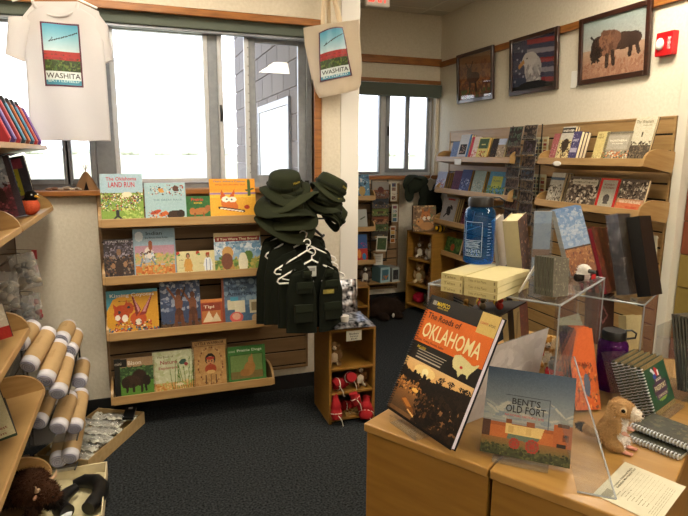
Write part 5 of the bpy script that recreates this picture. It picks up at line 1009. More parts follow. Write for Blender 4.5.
# coloured cases on the top shelf
cc = [('8e1f2c', 'c24a54'), ('4a2f6a', '8a86c8'), ('8a2430', 'b5555c'), ('23343f', '5fa0c4'), ('6a3a2c', 'c4754a'), ('26364c', '5fa4cc'), ('93222c', 'd06a5a'), ('58347c', '9a7cc4')]
cn = ['crimson', 'dark violet', 'dark red', 'slate blue', 'russet', 'navy blue', 'bright red', 'purple']
ub = [25.5, 32, 38, 42, 44.8, 47, 48.4, 49.6]
for k in range(8):
    yk = 2.62+k*.115; bt = ZD[0]+.024
    xr_ = XL-.01; zt_ = at([3, 10, 16, 22, 27, 31, 35, 38.5][k], [85, 90, 94, 97, 99.5, 101.5, 103, 105][k], Y=yk).z; h_ = (zt_-bt)/math.cos(R(22)); W_ = .17
    t = thing('glasses_case', '%s glossy case with a dark cap and pale lettering, on the top left shelf' % cn[k], 'case', (xr_, yk, bt), (0, R(-22), 0))
    b = MB(); b.C(cc[k][0]); b.prism([(-W_, 0), (-.012, 0), (0, .012), (0, h_-.02), (-.02, h_), (-W_+.02, h_), (-W_, h_-.02)], 'y', -.012, .012); o = b.build('body', 'print', t, bevel=.004)
    b = MB(); b.C(cc[k][1]); b.box(-.004, .0015, -.0125, .0125, .014, h_-.03); b.build('edge_strip', 'print', t)
    b = MB(); b.box(-W_*.7, -.015, -.016, .016, h_-.012, h_+.022); b.build('cap', 'black', t, bevel=.004)
    b = MB(); b.text('WASHITA', -.06, h_*.74, .075, .018, 'd8b8b4', y=-.0128); b.text('NATIONAL', -.06, h_*.5, .08, .01, 'c9a8a4', y=-.0128); b.text('HISTORIC', -.06, h_*.44, .08, .01, 'c9a8a4', y=-.0128); b.text('SITE', -.05, h_*.3, .03, .02, 'd8c8c4', y=-.0128); b.build('lettering', 'print', t)
# boxed sets and robin on the second shelf
def dpt(u, v, X=-.5): return at(u, v, X=X)
def dbook(label, Yf, xr, w_, h_, th, z, paint, seed, texts=(), lean=12, name='boxed_set', yaw=0, cell=.004, spine='26262c', cat='book', side=8):
    cv = Canvas(w_, h_, cell, '333333', seed); paint(cv); cv.grain(.03)
    return book(name, label, cv, w_, h_, th, (xr-w_*math.cos(R(yaw)), Yf, z), (R(-lean), R(-side), R(yaw)), texts, spine, cat=cat)
def p_cd(c): c.rect(0, 0, 1, 1, '35343c').rect(0, 0, .16, 1, '24252c').ell(.12, .9, .08, .05, 'aab0b4').rect(.3, .78, .9, .95, '8a3a4a').rect(.3, .28, .74, .78, 'a8a030').rect(.3, 0, 1, .28, '6a4a4a').blobs(.2, 0, 1, .25, ['8a5a4a', '4a3a3c', '9a7a6a'], 20, .08)
dbook('grey boxed sound set with a yellow panel, behind the toy robin', 3.22, -.475, .15, .27, .03, zs_(1)-.01, p_cd, 81, [('S', .52, .68, .22, .09, '4a6a34'), ('D', .52, .54, .22, .09, '4a6a34'), ('N', .52, .4, .22, .09, '4a6a34')], lean=6, side=11)
def p_red(c): c.rect(0, 0, 1, 1, '8a94a0').rect(0, 0, 1, .5, '5a2c34').blobs(0, 0, 1, .55, ['7a3440', '3c2428', '96505a'], 40, .08).blobs(0, .5, 1, 1, ['a8b4c0', '76828e', 'c9d0d6'], 26, .1).ell(.6, .38, .1, .12, '3a2420').rect(.85, 0, 1, 1, '3a3038')
dbook('book with a red and grey cover beside the boxed sound set', 2.86, -.475, .17, .27, .02, zs_(1)-.01, p_red, 82, (), lean=6, side=11, name='hardcover_book')
A0 = at(33, 213, X=-.49); t = thing('stuffed_robin', 'toy robin with an orange breast and black head at the end of the second shelf', 'stuffed animal', (-.505, 3.15, zs_(1)-.008), (0, 0, R(55)))
def rob(p):
    if p.z > .075: return '16130f'
    if p.y < .012: return 'c4583a' if p.z > .02 else 'b0492f'
    return '3a322a'
blob('body', [((0, 0, .045), (.045, .05, .045)), ((0, -.015, .095), (.03, .03, .028)), ((0, .06, .04), (.018, .04, .012)), ((0, .03, .05), (.04, .04, .03))], rob, t, vox=.004, fur=500, flen=.006)
b = MB(); b.C('c9952a'); b.loft([[(.010*math.cos(a), -.038, .095+.007*math.sin(a)) for a in [2*PI*k/8 for k in range(8)]], [(.001*math.cos(a), -.066, .088+.001*math.sin(a)) for a in [2*PI*k/8 for k in range(8)]]]); b.build('beak', 'matte', t)
b = MB(); b.ell((-.019, -.036, .103), (.004,)*3, 8, 6); b.ell((.019, -.036, .103), (.004,)*3, 8, 6); b.build('eyes', 'white_plastic', t)
# hanging packets under the second shelf, on hooks from the dark slatwall
def hang_bag(label, u, v, Y, w_, h_, cols, seed, tilt=0):
    p = at(u, v, Y=Y); t = thing('hanging_packet', label, 'packet', p, (0, R(tilt), 0)); rs = random.Random(seed)
    b = MB(); loops = []; n = 12
    for i in range(n+1):
        f_ = i/n; e = math.sin(min(1, max(0, f_))*PI)**.5 if 0 < f_ < 1 else 0; lp = []
        for q in range(16): a = 2*PI*q/16; lp.append((w_/2*(.96+.04*e)*math.cos(a), (.003+.022*e)*math.sin(a)+.004*smoothn(a*3, f_*9, seed), -h_*f_+.0*a))
        loops.append(lp)
    b.loft(loops, True); b.build('bag', 'bag', t)
    b = MB()
    for k in range(22):
        b.C(cols[k % len(cols)]); b.ell((rs.uniform(-.36, .36)*w_, rs.uniform(-.008, .008), -h_*rs.uniform(.3, .92)), (.016*rs.uniform(.7, 1.2), .007, .02*rs.uniform(.7, 1.2)), 6, 5, Matrix.Rotation(rs.uniform(0, 3), 3, 'Y'))
    b.build('contents', 'matte', t)
    b = MB(); b.tube([(0, 0, -.01), (0, 0, .004), (-.02, .01, .006), (-(p.x+.664), .01, .02)], .0025, 6); b.build('hook', 'chrome', t); return t
hang_bag('clear packet of grey-brown arrowheads hanging below the second left shelf', 20, 254, 2.98, .115, .17, ['6f6454', '4f4a40', '8a7c66', '9a8f78'], 1, -10)
hang_bag('clear packet of pale shells hanging at the left edge of the picture', 4, 272, 2.72, .10, .17, ['a89f90', 'bfb6a6', '8a8276'], 2)
hang_bag('clear packet of small dark items hanging below the arrowheads', 22, 296, 3.06, .10, .16, ['8a8c90', '2a2a2c', '6a6c70'], 3)
hang_bag('clear packet with a red figure hanging nearest the plaster wall', 34, 293, 3.30, .055, .15, ['8a3034', 'b0aaa0'], 4)
p = at(34, 250, Y=3.34); t = thing('beaded_keyring', 'small red and cream beaded strap hanging by the dark slatwall edge', 'keyring', p); b = MB(); b.C('a83a3a').box(-.012, .012, -.003, .003, -.12, 0); b.C('cfc6b4').box(-.013, .013, -.004, .004, -.08, -.05); b.build('strap', 'cloth', t); b = MB(); b.tube([(0, 0, -.0), (-(p.x+.664), .0, .01)], .002, 5); b.build('hook', 'chrome', t)
# third shelf: red and white book; fourth: cream book and green card
def dpos(u, v, z, X): p = at(u, v, X=X); return p.y
yb_ = at(6, 345, X=-.50).y
dbook('red and white booklet at the left edge of the third left shelf', yb_, -.47, .16, .13, .01, zs_(2)-.012, lambda c: (c.rect(0, 0, 1, 1, 'cfc4b0'), c.rect(0, 0, 1, .35, 'a82a22'), c.blobs(.2, .4, 1, .9, ['8a3a2c', 'e0d8c8'], 14, .08)), 83, (), 14, 'booklet', side=14)
def p_cream(c): c.rect(0, 0, 1, 1, 'c9c29c').ell(.2, .6, .35, .25, '2a201a').blobs(0, .3, .6, .8, ['3a2c20', '1c1612', '6a5a44'], 24, .06)
yb_ = at(19, 447, X=-.47).y; h_ = .24
dbook('large cream booklet with a dark animal picture on the fourth left shelf', yb_, -.468, .19, .235, .012, zs_(3)-.012, p_cream, 84, [('in the old West', .55, .15, .7, .05, '8a3a34'), ('Museum', .6, .06, .5, .04, '8a3a34')], 12, 'booklet', side=16)
yb_ = at(17, 410, X=-.47).y
dbook('small dark green card beside the cream booklet on the fourth left shelf', yb_, -.475, .12, .15, .01, zs_(3)-.012, lambda c: (c.rect(0, 0, 1, 1, '27402f'), c.blobs(.1, .5, .9, .9, ['3a5a42', '1c2c20', '7a7a5a'], 18, .07)), 85, [('field guide', .5, .3, .6, .06, 'b9c0a8')], 12, 'booklet', side=14)
# toy bison on the lowest shelf
yb_ = at(30, 495, X=-.52).y; t = thing('stuffed_bison', 'shaggy dark brown stuffed bison on the lowest left shelf', 'stuffed animal', (-.535, 2.47, zs_(4)-.014), (0, 0, R(62)))
def bis(p):
    if p.y < -.14 and p.z < .07: return '15100c'
    return '3a2417' if p.y < -.02 and p.z > .06 else '2a1a12'
blob('body', [((0, .03, .09), (.07, .11, .07)), ((0, -.06, .115), (.068, .075, .075)), ((0, -.13, .085), (.045, .05, .05)), ((-.045, -.09, .03), (.022, .03, .035)), ((.045, -.09, .03), (.022, .03, .035)), ((-.045, .09, .03), (.022, .03, .035)), ((.045, .09, .03), (.022, .03, .035)), ((0, -.16, .055), (.03, .03, .03))], bis, t, vox=.006, fur=3500, flen=.018, seed=3)
for s_ in (-1, 1): b = MB(); b.C('c0a080'); b.tube([(s_*.035, -.12, .125), (s_*.06, -.13, .135), (s_*.065, -.135, .16)], [.009, .008, .002], 8); b.build('horn', 'matte', t)
for s_ in (-1, 1): b = MB(); b.C('c09070').ell((s_*.05, -.115, .10), (.014, .006, .01), 8, 6); b.build('ear', 'plush', t)
b = MB(); b.ell((-.02, -.172, .09), (.005,)*3, 8, 6); b.ell((.02, -.172, .09), (.005,)*3, 8, 6); b.build('eyes', 'eye', t)
blob('stuffed_animal', [((0, 0, .045), (.045, .045, .045)), ((-.03, -.05, .025), (.02, .03, .025))], lambda p: '120f0e', None, vox=.006, fur=500, loc=(-.49, 2.60, zs_(4)-.02)); tag(bpy.data.objects['stuffed_animal'], 'black stuffed paw toy at the end of the lowest left shelf', 'stuffed animal')

# rolled T-shirts in the rack between the left display and the wall
def roll(label, u0, v0, u1, v1, Y0, Y1, seed, band='ad9066', r=.042):
    A, B = at(u0, v0, Y=Y0), at(u1, v1, Y=Y1); d = (B-A); Lg = d.length; u = d.normalized()
    t = thing('rolled_shirt', label, 'rolled t-shirt', A, u.to_track_quat('Y', 'Z').to_euler()); t.rotation_mode = 'XYZ'
    n = 16; b = MB(); b.C('cdcbd2')
    loops = [[((r*q)*math.cos(2*PI*k/n)*(1+.05*smoothn(k, i, seed)), y, (r*q)*math.sin(2*PI*k/n)*(1+.05*smoothn(k, i, seed))) for k in range(n)] for i, (y, q) in enumerate(((0, .55), (.002, .8), (.012, .96), (.05, .97), (Lg*.5, .95), (Lg-.03, .97), (Lg-.008, .9), (Lg, .6)))]
    b.loft(loops, True)
    sp = [((r*.85*(k/40))*math.cos(k*.55), -.002, (r*.85*(k/40))*math.sin(k*.55)) for k in range(2, 40)]; b.C('8d8fa6'); b.tube(sp, .0022, 5); b.build('shirt', 'cloth', t)
    b = MB(); b.C(band); b.loft([[(r*1.02*math.cos(2*PI*k/20), y, r*1.02*math.sin(2*PI*k/20)) for k in range(20)] for y in (.035, Lg-.04)], False)
    for k in range(5): a = 0
    b.C('a0835a')
    for q in range(9): an = PI/2+.25*math.sin(q); b.box(-.012+.002*q % 3, .012, Lg*.45+q*.006, Lg*.45+q*.006+.003, r*1.02, r*1.024)
    b.build('paper_band', 'matte', t)
    return t
rl = [('upper row, leftmost, half behind the shelf end', 18, 345, 34, 325, 2.86, 3.02), ('upper row, second from the left', 28, 367, 49, 331, 2.80, 3.04), ('upper row, third from the left, nearest', 45, 381, 60, 343, 2.80, 3.04), ('upper row, behind the third from the left', 61, 341, 69, 325, 3.12, 3.34), ('upper row, fourth from the left, nearest', 57.5, 394, 66.5, 357, 2.80, 3.04), ('upper row, behind the fourth from the left', 69, 352, 76, 333, 3.12, 3.34),
      ('middle row, leftmost, darkest', 38, 424, 50, 392, 2.86, 3.10), ('middle row, centre, large white end', 58, 429, 70, 395, 2.80, 3.04), ('middle row, right, white end', 74, 429, 81, 392, 2.88, 3.14), ('middle row, right, behind its neighbour', 79, 383, 83, 362, 3.2, 3.42),
      ('bottom row, left', 58, 462, 63, 436, 2.86, 3.08), ('bottom row, right, blue-printed end', 69.5, 459, 78, 418, 2.84, 3.12)]
for k, a_ in enumerate(rl): roll('white T-shirt rolled in a tan paper band, '+a_[0], *a_[1:], k)
# wire rack holding them
t = thing('roll_rack', 'dark metal rack with slanted trays holding the rolled T-shirts', 'rack', (0, 0, 0))
trays = [((52, 398), (78, 345)), ((50, 446), (86, 398)), ((50, 476), (84, 440))]
for k, ((u0, v0), (u1, v1)) in enumerate(trays):
    A, B = at(u0, v0, Y=2.78), at(u1, v1, Y=3.40); b = MB()
    x0_, x1_ = -.655, (-.36, -.34, -.36)[k]
    b.loft([[(x0_, 2.80, A.z), (x1_, 2.80, A.z), (x1_, 2.80, A.z+.006), (x0_, 2.80, A.z+.006)], [(x0_, 3.42, B.z-.0), (x1_, 3.42, B.z), (x1_, 3.42, B.z+.006), (x0_, 3.42, B.z+.006)]], smooth=False); b.build('tray', 'acrylic', t)
    b = MB(); b.tube([(x1_, 2.80, A.z), (x1_, 3.42, B.z)], .0035, 6); b.build('rail', 'black', t)
b = MB(); b.box(-.66, -.65, 3.42, 3.43, 0, .55); b.box(-.37, -.36, 3.42, 3.43, 0, .5); b.box(-.66, -.35, 3.43, 3.44, .3, .33); b.build('upright', 'black', t)

# boxes on the floor
def open_box(name, label, P, h_, th, m, loc=(0, 0, 0), bottom=.006):
    """open carton on four floor corners P (counter-clockwise)"""
    t = thing(name, label, 'box', loc); C_ = sum((Vector(p) for p in P), Vector((0, 0)))/4
    b = MB(); n = 4
    for i in range(4):
        a, c = Vector(P[i]), Vector(P[(i+1) % 4]); ai, ci = a+(C_-a).normalized()*th*1.6, c+(C_-c).normalized()*th*1.6
        b.loft([[(a.x, a.y, 0), (c.x, c.y, 0), (ci.x, ci.y, 0), (ai.x, ai.y, 0)], [(a.x, a.y, h_), (c.x, c.y, h_), (ci.x, ci.y, h_), (ai.x, ai.y, h_)]], smooth=False)
    b.add([(p[0], p[1], bottom) for p in P], [(0, 1, 2, 3)]); b.build('walls', m, t); return t
A = at(134, 423, Z=.06); B = at(89, 474, Z=0); u = Vector((A.x-B.x, A.y-B.y)).normalized(); pr = Vector((-u.y, u.x)); B2 = Vector((B.x, B.y)); L_ = .56
P = [B2, B2+u*L_, B2+u*L_+pr*.30, B2+pr*.30]
open_box('carton', 'shallow cardboard tray of clear bags on the floor under the slatwall', P, .075, .004, 'cardboard')
rs = random.Random(5)
for k in range(6):
    c = B2+u*(.09+.075*k)+pr*(.15+.03*math.sin(k*2)); b = MB(); n = 14; loops = []
    for i in range(n+1):
        f_ = i/n; lp = []
        for q in range(14): a = 2*PI*q/14; e = math.sin(PI*min(1, max(0, f_)))**.4 if 0 < f_ < 1 else .05; lp.append((-.11+.22*f_+.004*smoothn(a, f_*8, k), .045*math.cos(a)*(.6+.4*e)+.01*smoothn(a*2, f_*7, k), .016*math.sin(a)*e+.012*smoothn(a*3, f_*9, k+7)))
        loops.append(lp)
    b.loft(loops, True); t = thing('clear_bag', 'crumpled clear bag of white goods in the floor tray, %s from the near end' % ORD[k], 'bag', (c.x, c.y, .045+.006*k), (R(8), R(-6), math.atan2(pr.y, pr.x)+R(rs.uniform(-20, 20))), 'clear bags in the floor tray'); b.build('wrap', 'bag', t)
    b = MB(); b.C('bab8aa'); b.grid(lambda u, v, k=k: (-.12+.24*u+.012*smoothn(u*6, v*6, k), -.05+.10*v+.015*smoothn(u*5, v*5, k+5), .022*smoothn(u*7, v*9, k+9)+.012*smoothn(u*19, v*15, k)), 26, 14); b.build('contents', 'matte', t)
b = MB(); b.C('101012').box(-.03, .03, -.06, .06, -.008, .008); b.C('d8d8d4').box(-.012, .012, .035, .055, .008, .0095); c = B2+u*(.50)+pr*(.06); o = b.build('black_pack', 'print', loc=(c.x, c.y, .088), rot=(R(5), 0, math.atan2(u.y, u.x)-PI/2+R(20)), bevel=.003); tag(o, 'small black packet with a white label at the far end of the floor tray', 'packet')
# cream box of black horns
A = at(108, 474, Z=.0); yb0 = A.y; P = [(-.56, yb0-.46), (A.x, yb0-.46), (A.x, yb0), (-.56, yb0)]
t = open_box('carton', 'cream lined open box on the carpet holding two black horns', P, .07, .006, 'cream')
b = MB(); b.C('c9bf98'); X0_, X1_, Y0_, Y1_ = -.55, A.x-.012, yb0-.45, yb0-.012
b.grid(lambda u, v: (X0_+(X1_-X0_)*u, Y0_+(Y1_-Y0_)*v, .018+.012*noise.noise(Vector((u*5, v*5, 0)))), 20, 20); b.build('paper_lining', 'matte', t)
def horn(label, c, pts, r, tagw=False):
    t = thing('bison_horn', label, 'horn', c); b = MB(); b.tube(pts, r, 16); b.build('horn', 'black', t)
    if tagw: b = MB(); b.C('d0d4d8').box(-.025, .02, -.03, .0, .0, .002); o = b.build('paper_tag', 'matte', t, loc=pts[0])
cx_ = at(95, 492, Z=.05)
horn('curved black horn, right one of the two in the cream box', (cx_.x-.03, cx_.y-.02, .058), [(-.07, .11, 0), (-.02, .115, .003), (.03, .09, .003), (.055, .04, 0), (.055, -.02, 0), (.03, -.08, 0), (.01, -.12, 0)], [.018, .032, .036, .037, .036, .034, .03])
cx_ = at(62, 505, Z=.05)
horn('curved black horn with a pale paper tag, left one in the cream box', (cx_.x, cx_.y+.02, .058), [(.03, -.10, 0), (0, -.06, 0), (-.01, 0, .003), (.02, .05, .005), (.05, .08, .01)], [.034, .036, .034, .028, .02], True)
# ================================================================= THE DISPLAY TABLE
P0 = Vector((.527, 1.262, 0)); TU = Vector((.522, -.853, 0)); TV = Vector((.853, .522, 0)); TT = .92
TA = math.atan2(TU.y, TU.x)
def tp(u, v, z=TT): p = P0+TU*u+TV*v; p.z = z; return p
def cab(name, label, u0, u1, v0, v1):
    """cabinet with local x along the table front, y towards its back"""
    t = thing(name, label, 'cabinet', tp(u0, v0, 0), (0, 0, TA)); L_ = u1-u0; D_ = v1-v0
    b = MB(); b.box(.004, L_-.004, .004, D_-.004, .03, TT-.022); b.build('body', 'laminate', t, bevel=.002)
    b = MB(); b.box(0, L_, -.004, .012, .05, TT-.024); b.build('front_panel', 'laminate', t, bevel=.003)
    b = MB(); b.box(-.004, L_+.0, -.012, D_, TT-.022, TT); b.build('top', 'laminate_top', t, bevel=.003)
    b = MB(); b.box(.02, L_-.02, .03, D_-.02, 0, .04); b.build('plinth', 'rubber', t)
    return t
cab('display_cabinet', 'maple display cabinet carrying the road atlas, left of the panel gap', 0, .336, 0, 1.035)
cab('display_cabinet', 'maple display cabinet carrying the fort book and prairie dog, right of the panel gap', .345, .67, 0, 1.035)
ZT = TT+.0008

def orient(o, lean, roll, yaw):
    o.rotation_euler = (Matrix.Rotation(R(yaw), 4, 'Z') @ Matrix.Rotation(R(-lean), 4, 'X') @ Matrix.Rotation(R(-roll), 4, 'Y')).to_euler()
def tbook(label, p, yaw, lean, roll, w_, h_, th, paint, texts=(), spine='333333', pages='e6dfc8', n=1, gap=.001, cell=.003, seed=0, name='book', cat='book', m='print', group=None, labels=None, lift=0):
    cv = Canvas(w_, h_, cell, '888888', seed); paint(cv); cv.grain(.025)
    o = book(name, label, cv, w_, h_, th, p, (0, 0, 0), texts, spine, pages, cat, group, m)
    orient(o, lean, roll, yaw); o.location = (p[0], p[1], p[2]+(abs(math.sin(R(lean)))*th*math.cos(R(roll)) + max(0, math.sin(R(-roll)))*w_*math.cos(R(lean)) if roll else abs(math.sin(R(lean)))*th)+lift)
    bk_ = o.rotation_euler.to_matrix() @ Vector((0, 1, 0)); hb = Vector((bk_.x, bk_.y, 0))/max(.3, (bk_.x**2+bk_.y**2))
    for k in range(1, n): c = dup(o, loc=Vector(o.location)+hb*(th+gap)*k, label=(labels % ORD[k]) if labels else None)
    return o
def zfor(P_, v):
    """height above the point P_ that shows on image row v"""
    lo, hi = .8, 1.9
    for _ in range(40):
        m_ = (lo+hi)/2; q = Vector((P_[0], P_[1], m_))-Vector((0, 0, CH)); y_ = 258-FPX*q.dot(_u)/q.dot(_f)
        if y_ > v: lo = m_
        else: hi = m_
    return lo

# road atlas on its easel
def p_atlas(c):
    c.rect(0, 0, 1, 1, '17130f').rect(0, .60, 1, .875, 'd9691c').rect(.76, .84, 1, 1, 'cfb266')
    c.grad(0, 0, 1, .46, '6a4a2c', 'b98a58').grad(0, .33, 1, .46, 'e0a860', 'e8bf84').ell(.33, .4, .16, .05, 'f6d890').ell(.34, .4, .05, .03, 'fff0b8')
    rs = np.random.RandomState(2)
    c.poly([(0, .36), (.12, .37), (.3, .33), (.5, .36), (.75, .38), (1, .40), (1, .28), (.7, .22), (.45, .26), (.25, .28), (0, .30)], '19110c')
    c.blobs(.0, .27, 1, .37, ['120c09', '1d140e', '261a11'], 60, .05)
    def branch(x, y, a, l, t, d):
        x2, y2 = x+l*math.cos(a), y+l*.8*math.sin(a); c.line(x, y, x2, y2, t, '1c130e')
        if d: [branch(x2, y2, a+da+rs.uniform(-.15, .15), l*.72, t*.7, d-1) for da in (-.5, .05, .5)]
    for x_, a_ in ((.62, 1.9), (.72, 1.5), (.86, 1.3), (.95, 1.7)): branch(x_, .335, a_, .045, .007, 3)
    c.grad(0, .05, .45, .27, '4f3a26', 'a9713a').blobs(0, .2, .35, .3, ['2a1a10', '8a5a2c', 'c98a48'], 60, .025).ell(.3, .24, .05, .015, 'f0bc60').blobs(.4, 0, 1, .3, ['100c09', '18110c', '20160f', '2c1e14'], 160, .05).blobs(.35, .1, .6, .25, ['17100b', '5a3c20', '1d140e'], 60, .03)
    c.poly([(.14, .13), (.2, .165), (.34, .12), (.42, .06), (.3, .075)], '7a4a22').poly([(.16, .135), (.22, .155), (.34, .11), (.27, .10)], 'b5722e').line(.3, .08, .4, .055, .008, 'e0b070').rect(0, 0, 1, .02, '0e0a08')
    c.poly([(.63, .62), (.625, .575), (.66, .53), (.72, .52), (.765, .48), (.79, .515), (.85, .52), (.875, .49), (.885, .535), (.92, .57), (.96, .62), (.945, .625), (.90, .60), (.87, .60), (.83, .615), (.78, .625), (.70, .64)], 'd8cf96').ell(.76, .555, .018, .013, 'b8281c')
    c.rect(.07, .925, .13, .965, '8a8780')
    c.lines(.12, .475, .60, .565, 4, 'b9b0a0', .3, .3)
t_a = tbook('large spiral-bound atlas with an orange title band and sunset photo, on the left cabinet', (.593, 1.292, ZT+.008), -79.5, 25.7, 0, .256, .326, .018, p_atlas,
      [('OKLAHOMA', .50, .715, .84, .125, 'efe2a8'), ('The Roads of', .32, .835, .50, .05, '20160e'), ('MAPSCO', .235, .945, .19, .036, 'e0c020'), ('GENERAL MAPS', .24, .915, .16, .014, 'b9a040'), ('COUNTY', .83, .92, .1, .018, 'c0352a'), ('ATLAS', .93, .918, .08, .018, '3a3428'), ('Cities, Towns, Forests, Lakes', .25, .625, .42, .022, '2a1a0e'), ('INCLUDES', .16, .568, .13, .02, 'e0c020')], spine='121214', pages='d8d4e0', cell=.0017, seed=90)
b = MB()
for k in range(46):
    zc = .01+.306*k/45; b.tube([(.004+.006*math.cos(a), .008+.014*math.sin(a), zc) for a in [2*PI*q/10 for q in range(11)]], .0011, 5, False)
b.build('spiral_binding', 'black', t_a)
# clear easel: back leg, base bar, lip
def strip(b, pts, wv, th=.003):
    """a bent strip: points along it, width vector wv"""
    wv = Vector(wv); up = Vector((0, 0, 1))
    for p, q in zip(pts[:-1], pts[1:]):
        p, q = Vector(p), Vector(q); d = (q-p).normalized(); n = d.cross(wv.normalized())*th
        b.loft([[p, p+wv, p+wv+n, p+n], [q, q+wv, q+wv+n, q+n]], smooth=False)
t = thing('book_easel', 'clear acrylic easel under the road atlas', 'easel'); bdir = Vector((math.cos(R(-79.5)), math.sin(R(-79.5)), 0)); bback = Vector((-bdir.y, bdir.x, 0))
ba = Vector((.593, 1.292, ZT)); b = MB(); c0 = ba+bdir*.05
strip(b, [c0-bback*.022+Vector((0, 0, .022)), c0-bback*.024+Vector((0, 0, .002)), c0+bback*.10+Vector((0, 0, .002))], bdir*.11, .002); b.build('foot', 'acrylic', t)
b = MB(); b.tube([c0+bback*.10+bdir*.115+Vector((0, 0, .003)), c0+bback*.10+bdir*.115+Vector((0, 0, .13))], .003, 6); b.tube([c0+bback*.10+bdir*.015+Vector((0, 0, .003)), c0+bback*.10+bdir*.015+Vector((0, 0, .13))], .003, 6); b.build('back_leg', 'acrylic_edge', t)
# fort book
def p_bent(c):
    c.grad(0, .40, 1, 1, '9a9c98', '34475c').blobs(0, .42, 1, .62, ['a8a79c', '8f9490', '7d8890'], 20, .16, .25)
    c.rect(0, .18, 1, .36, 'b5642c').rect(0, .33, 1, .37, '9a5224').rect(.27, .35, .33, .42, '7a4222').rect(.5, .35, .59, .42, '8a4a26').rect(.80, .2, 1, .45, 'ad5c28').rect(.84, .42, .97, .46, '5a3a24').rect(.90, .27, .97, .35, '7a4020').ell(.93, .33, .018, .018, '2a1810').rect(0, .18, .09, .38, '4a2c1c').rect(.84, .17, .94, .24, '2a1a12')
    c.rect(0, 0, 1, .19, '6a6030').grad(0, .1, 1, .2, '6a5c2c', '8a5f30').grad(0, 0, 1, .1, '30331a', '4a4a24').blobs(0, 0, 1, .12, ['3a3f1e', '55552a', '2a2d16'], 90, .03)
    c.poly([(.27, .26), (.27, .375), (.40, .36), (.56, .365), (.70, .375), (.67, .26)], 'd8b874').poly([(.3, .27), (.3, .35), (.36, .35), (.36, .27)], 'c4a260').poly([(.5, .27), (.5, .35), (.56, .35), (.56, .27)], 'c9a866')
    c.poly([(.29, .2), (.3, .26), (.66, .26), (.62, .19)], '5a6a58')
    for x, r in ((.38, .06), (.58, .075)):
        for rr, cc in ((r, '9a3020'), (r*.78, '6a4a30')): c.ell(x, .155, rr, rr, cc)
        for a in range(0, 180, 30): c.line(x-r*math.cos(R(a)), .155-r*math.sin(R(a)), x+r*math.cos(R(a)), .155+r*math.sin(R(a)), .006, '9a3020')
    c.frame(.23, .36, .74, .70, '3c4652', .006)
tbook('square book about an old fort, wagon photo on its cover, on the right cabinet', (.707, 1.023, ZT+.006), -42.4, 24, 0, .193, .195, .012, p_bent,
      [("BENT'S", .475, .635, .32, .075, '1c1c1e'), ('OLD FORT', .475, .545, .45, .085, '1c1c1e'), ('NATIONAL HISTORIC SITE', .465, .47, .44, .024, 'b5404a')], spine='2c3038', cell=.0016, seed=91, name='hardcover_book')
t = thing('book_easel', 'clear acrylic stand under the old fort book', 'easel'); bd = Vector((math.cos(R(-42.4)), math.sin(R(-42.4)), 0)); bb = Vector((-bd.y, bd.x, 0)); c0 = Vector((.707, 1.023, ZT))+bd*.03
b = MB(); strip(b, [c0-bb*.018+Vector((0, 0, .018)), c0-bb*.02+Vector((0, 0, .002)), c0+bb*.11+Vector((0, 0, .002)), c0+bb*.085+Vector((0, 0, .14))], bd*.12, .002); b.build('stand', 'acrylic', t)

# white-backed sheet in a leaning clear holder behind the fort book
def quadslab(name, P, th, m, label=None, cat=None, parent=None, edge=None):
    P = [Vector(p) for p in P]; n = (P[1]-P[0]).cross(P[3]-P[0]).normalized()*th; b = MB(); b.loft([P, [p+n for p in P]], smooth=False); o = b.build(name, m, parent)
    if label: tag(o, label, cat)
    if edge:
        e = MB(); [e.tube([P[i]+n*.5, P[(i+1) % 4]+n*.5], th*.55, 5) for i in edge]; e.build('polished_edge', 'acrylic_edge', o)
    return o
A_ = at(462, 425, Z=ZT); B_ = at(532, 398, Z=ZT); C_ = at(548, 328, Z=1.075); D_ = at(492, 347, Z=1.075)
t = thing('sign_holder', 'leaning clear holder with a pale printed sheet behind the old fort book', 'sign holder'); quadslab('front_sheet', [A_, B_, C_, D_], .003, 'acrylic', parent=t, edge=(1, 2))
n_ = (B_-A_).cross(D_-A_).normalized()*.004; q = [A_+n_+(B_-A_)*.03, B_+n_, C_+n_, D_+n_]
b = MB(); cv = Canvas(.2, .17, .004, 'b5aca4'); cv.blobs(0, 0, 1, 1, ['bcb3ac', 'aea59f', 'c2b9b2'], 20, .15); cv.lines(.15, .3, .8, .8, 7, 'b08a84', .2, .4)
b.grid(lambda u, v: (q[0]*(1-u)+q[1]*u)*(1-v)+(q[3]*(1-u)+q[2]*u)*v, cv.W, cv.H, cv.linear(), False); b.build('sheet', 'print', t)

# clear riser (three plates) and what stands on it
RZ = 1.238
t = thing('acrylic_riser', 'clear acrylic riser table carrying the blue bottle and book stack', 'riser', (0, 0, 0))
ru0, ru1, rv0, rv1 = .0, .372, .29, .70
def uvbox(b, u0, u1, v0, v1, z0, z1): b.loft([[tp(u0, v0, z0), tp(u1, v0, z0), tp(u1, v1, z0), tp(u0, v1, z0)], [tp(u0, v0, z1), tp(u1, v0, z1), tp(u1, v1, z1), tp(u0, v1, z1)]], smooth=False)
b = MB(); uvbox(b, ru0, ru1, rv0, rv1, RZ-.005, RZ); b.build('top', 'acrylic', t)
for (u0, u1) in ((ru0, ru0+.005), (ru1-.005, ru1)): b = MB(); uvbox(b, u0, u1, rv0, rv1, ZT, RZ-.005); b.build('side_plate', 'acrylic', t)
b = MB()
for e in (((ru0, rv0), (ru1, rv0)), ((ru1, rv0), (ru1, rv1)), ((ru0, rv0), (ru0, rv1)), ((ru0, rv1), (ru1, rv1))): b.tube([tp(*e[0], RZ-.0025), tp(*e[1], RZ-.0025)], .0032, 6)
for e in ((ru0, rv0), (ru1, rv0), (ru1, rv1), (ru0, rv1)): b.tube([tp(*e, ZT+.001), tp(*e, RZ-.003)], .0022, 6)
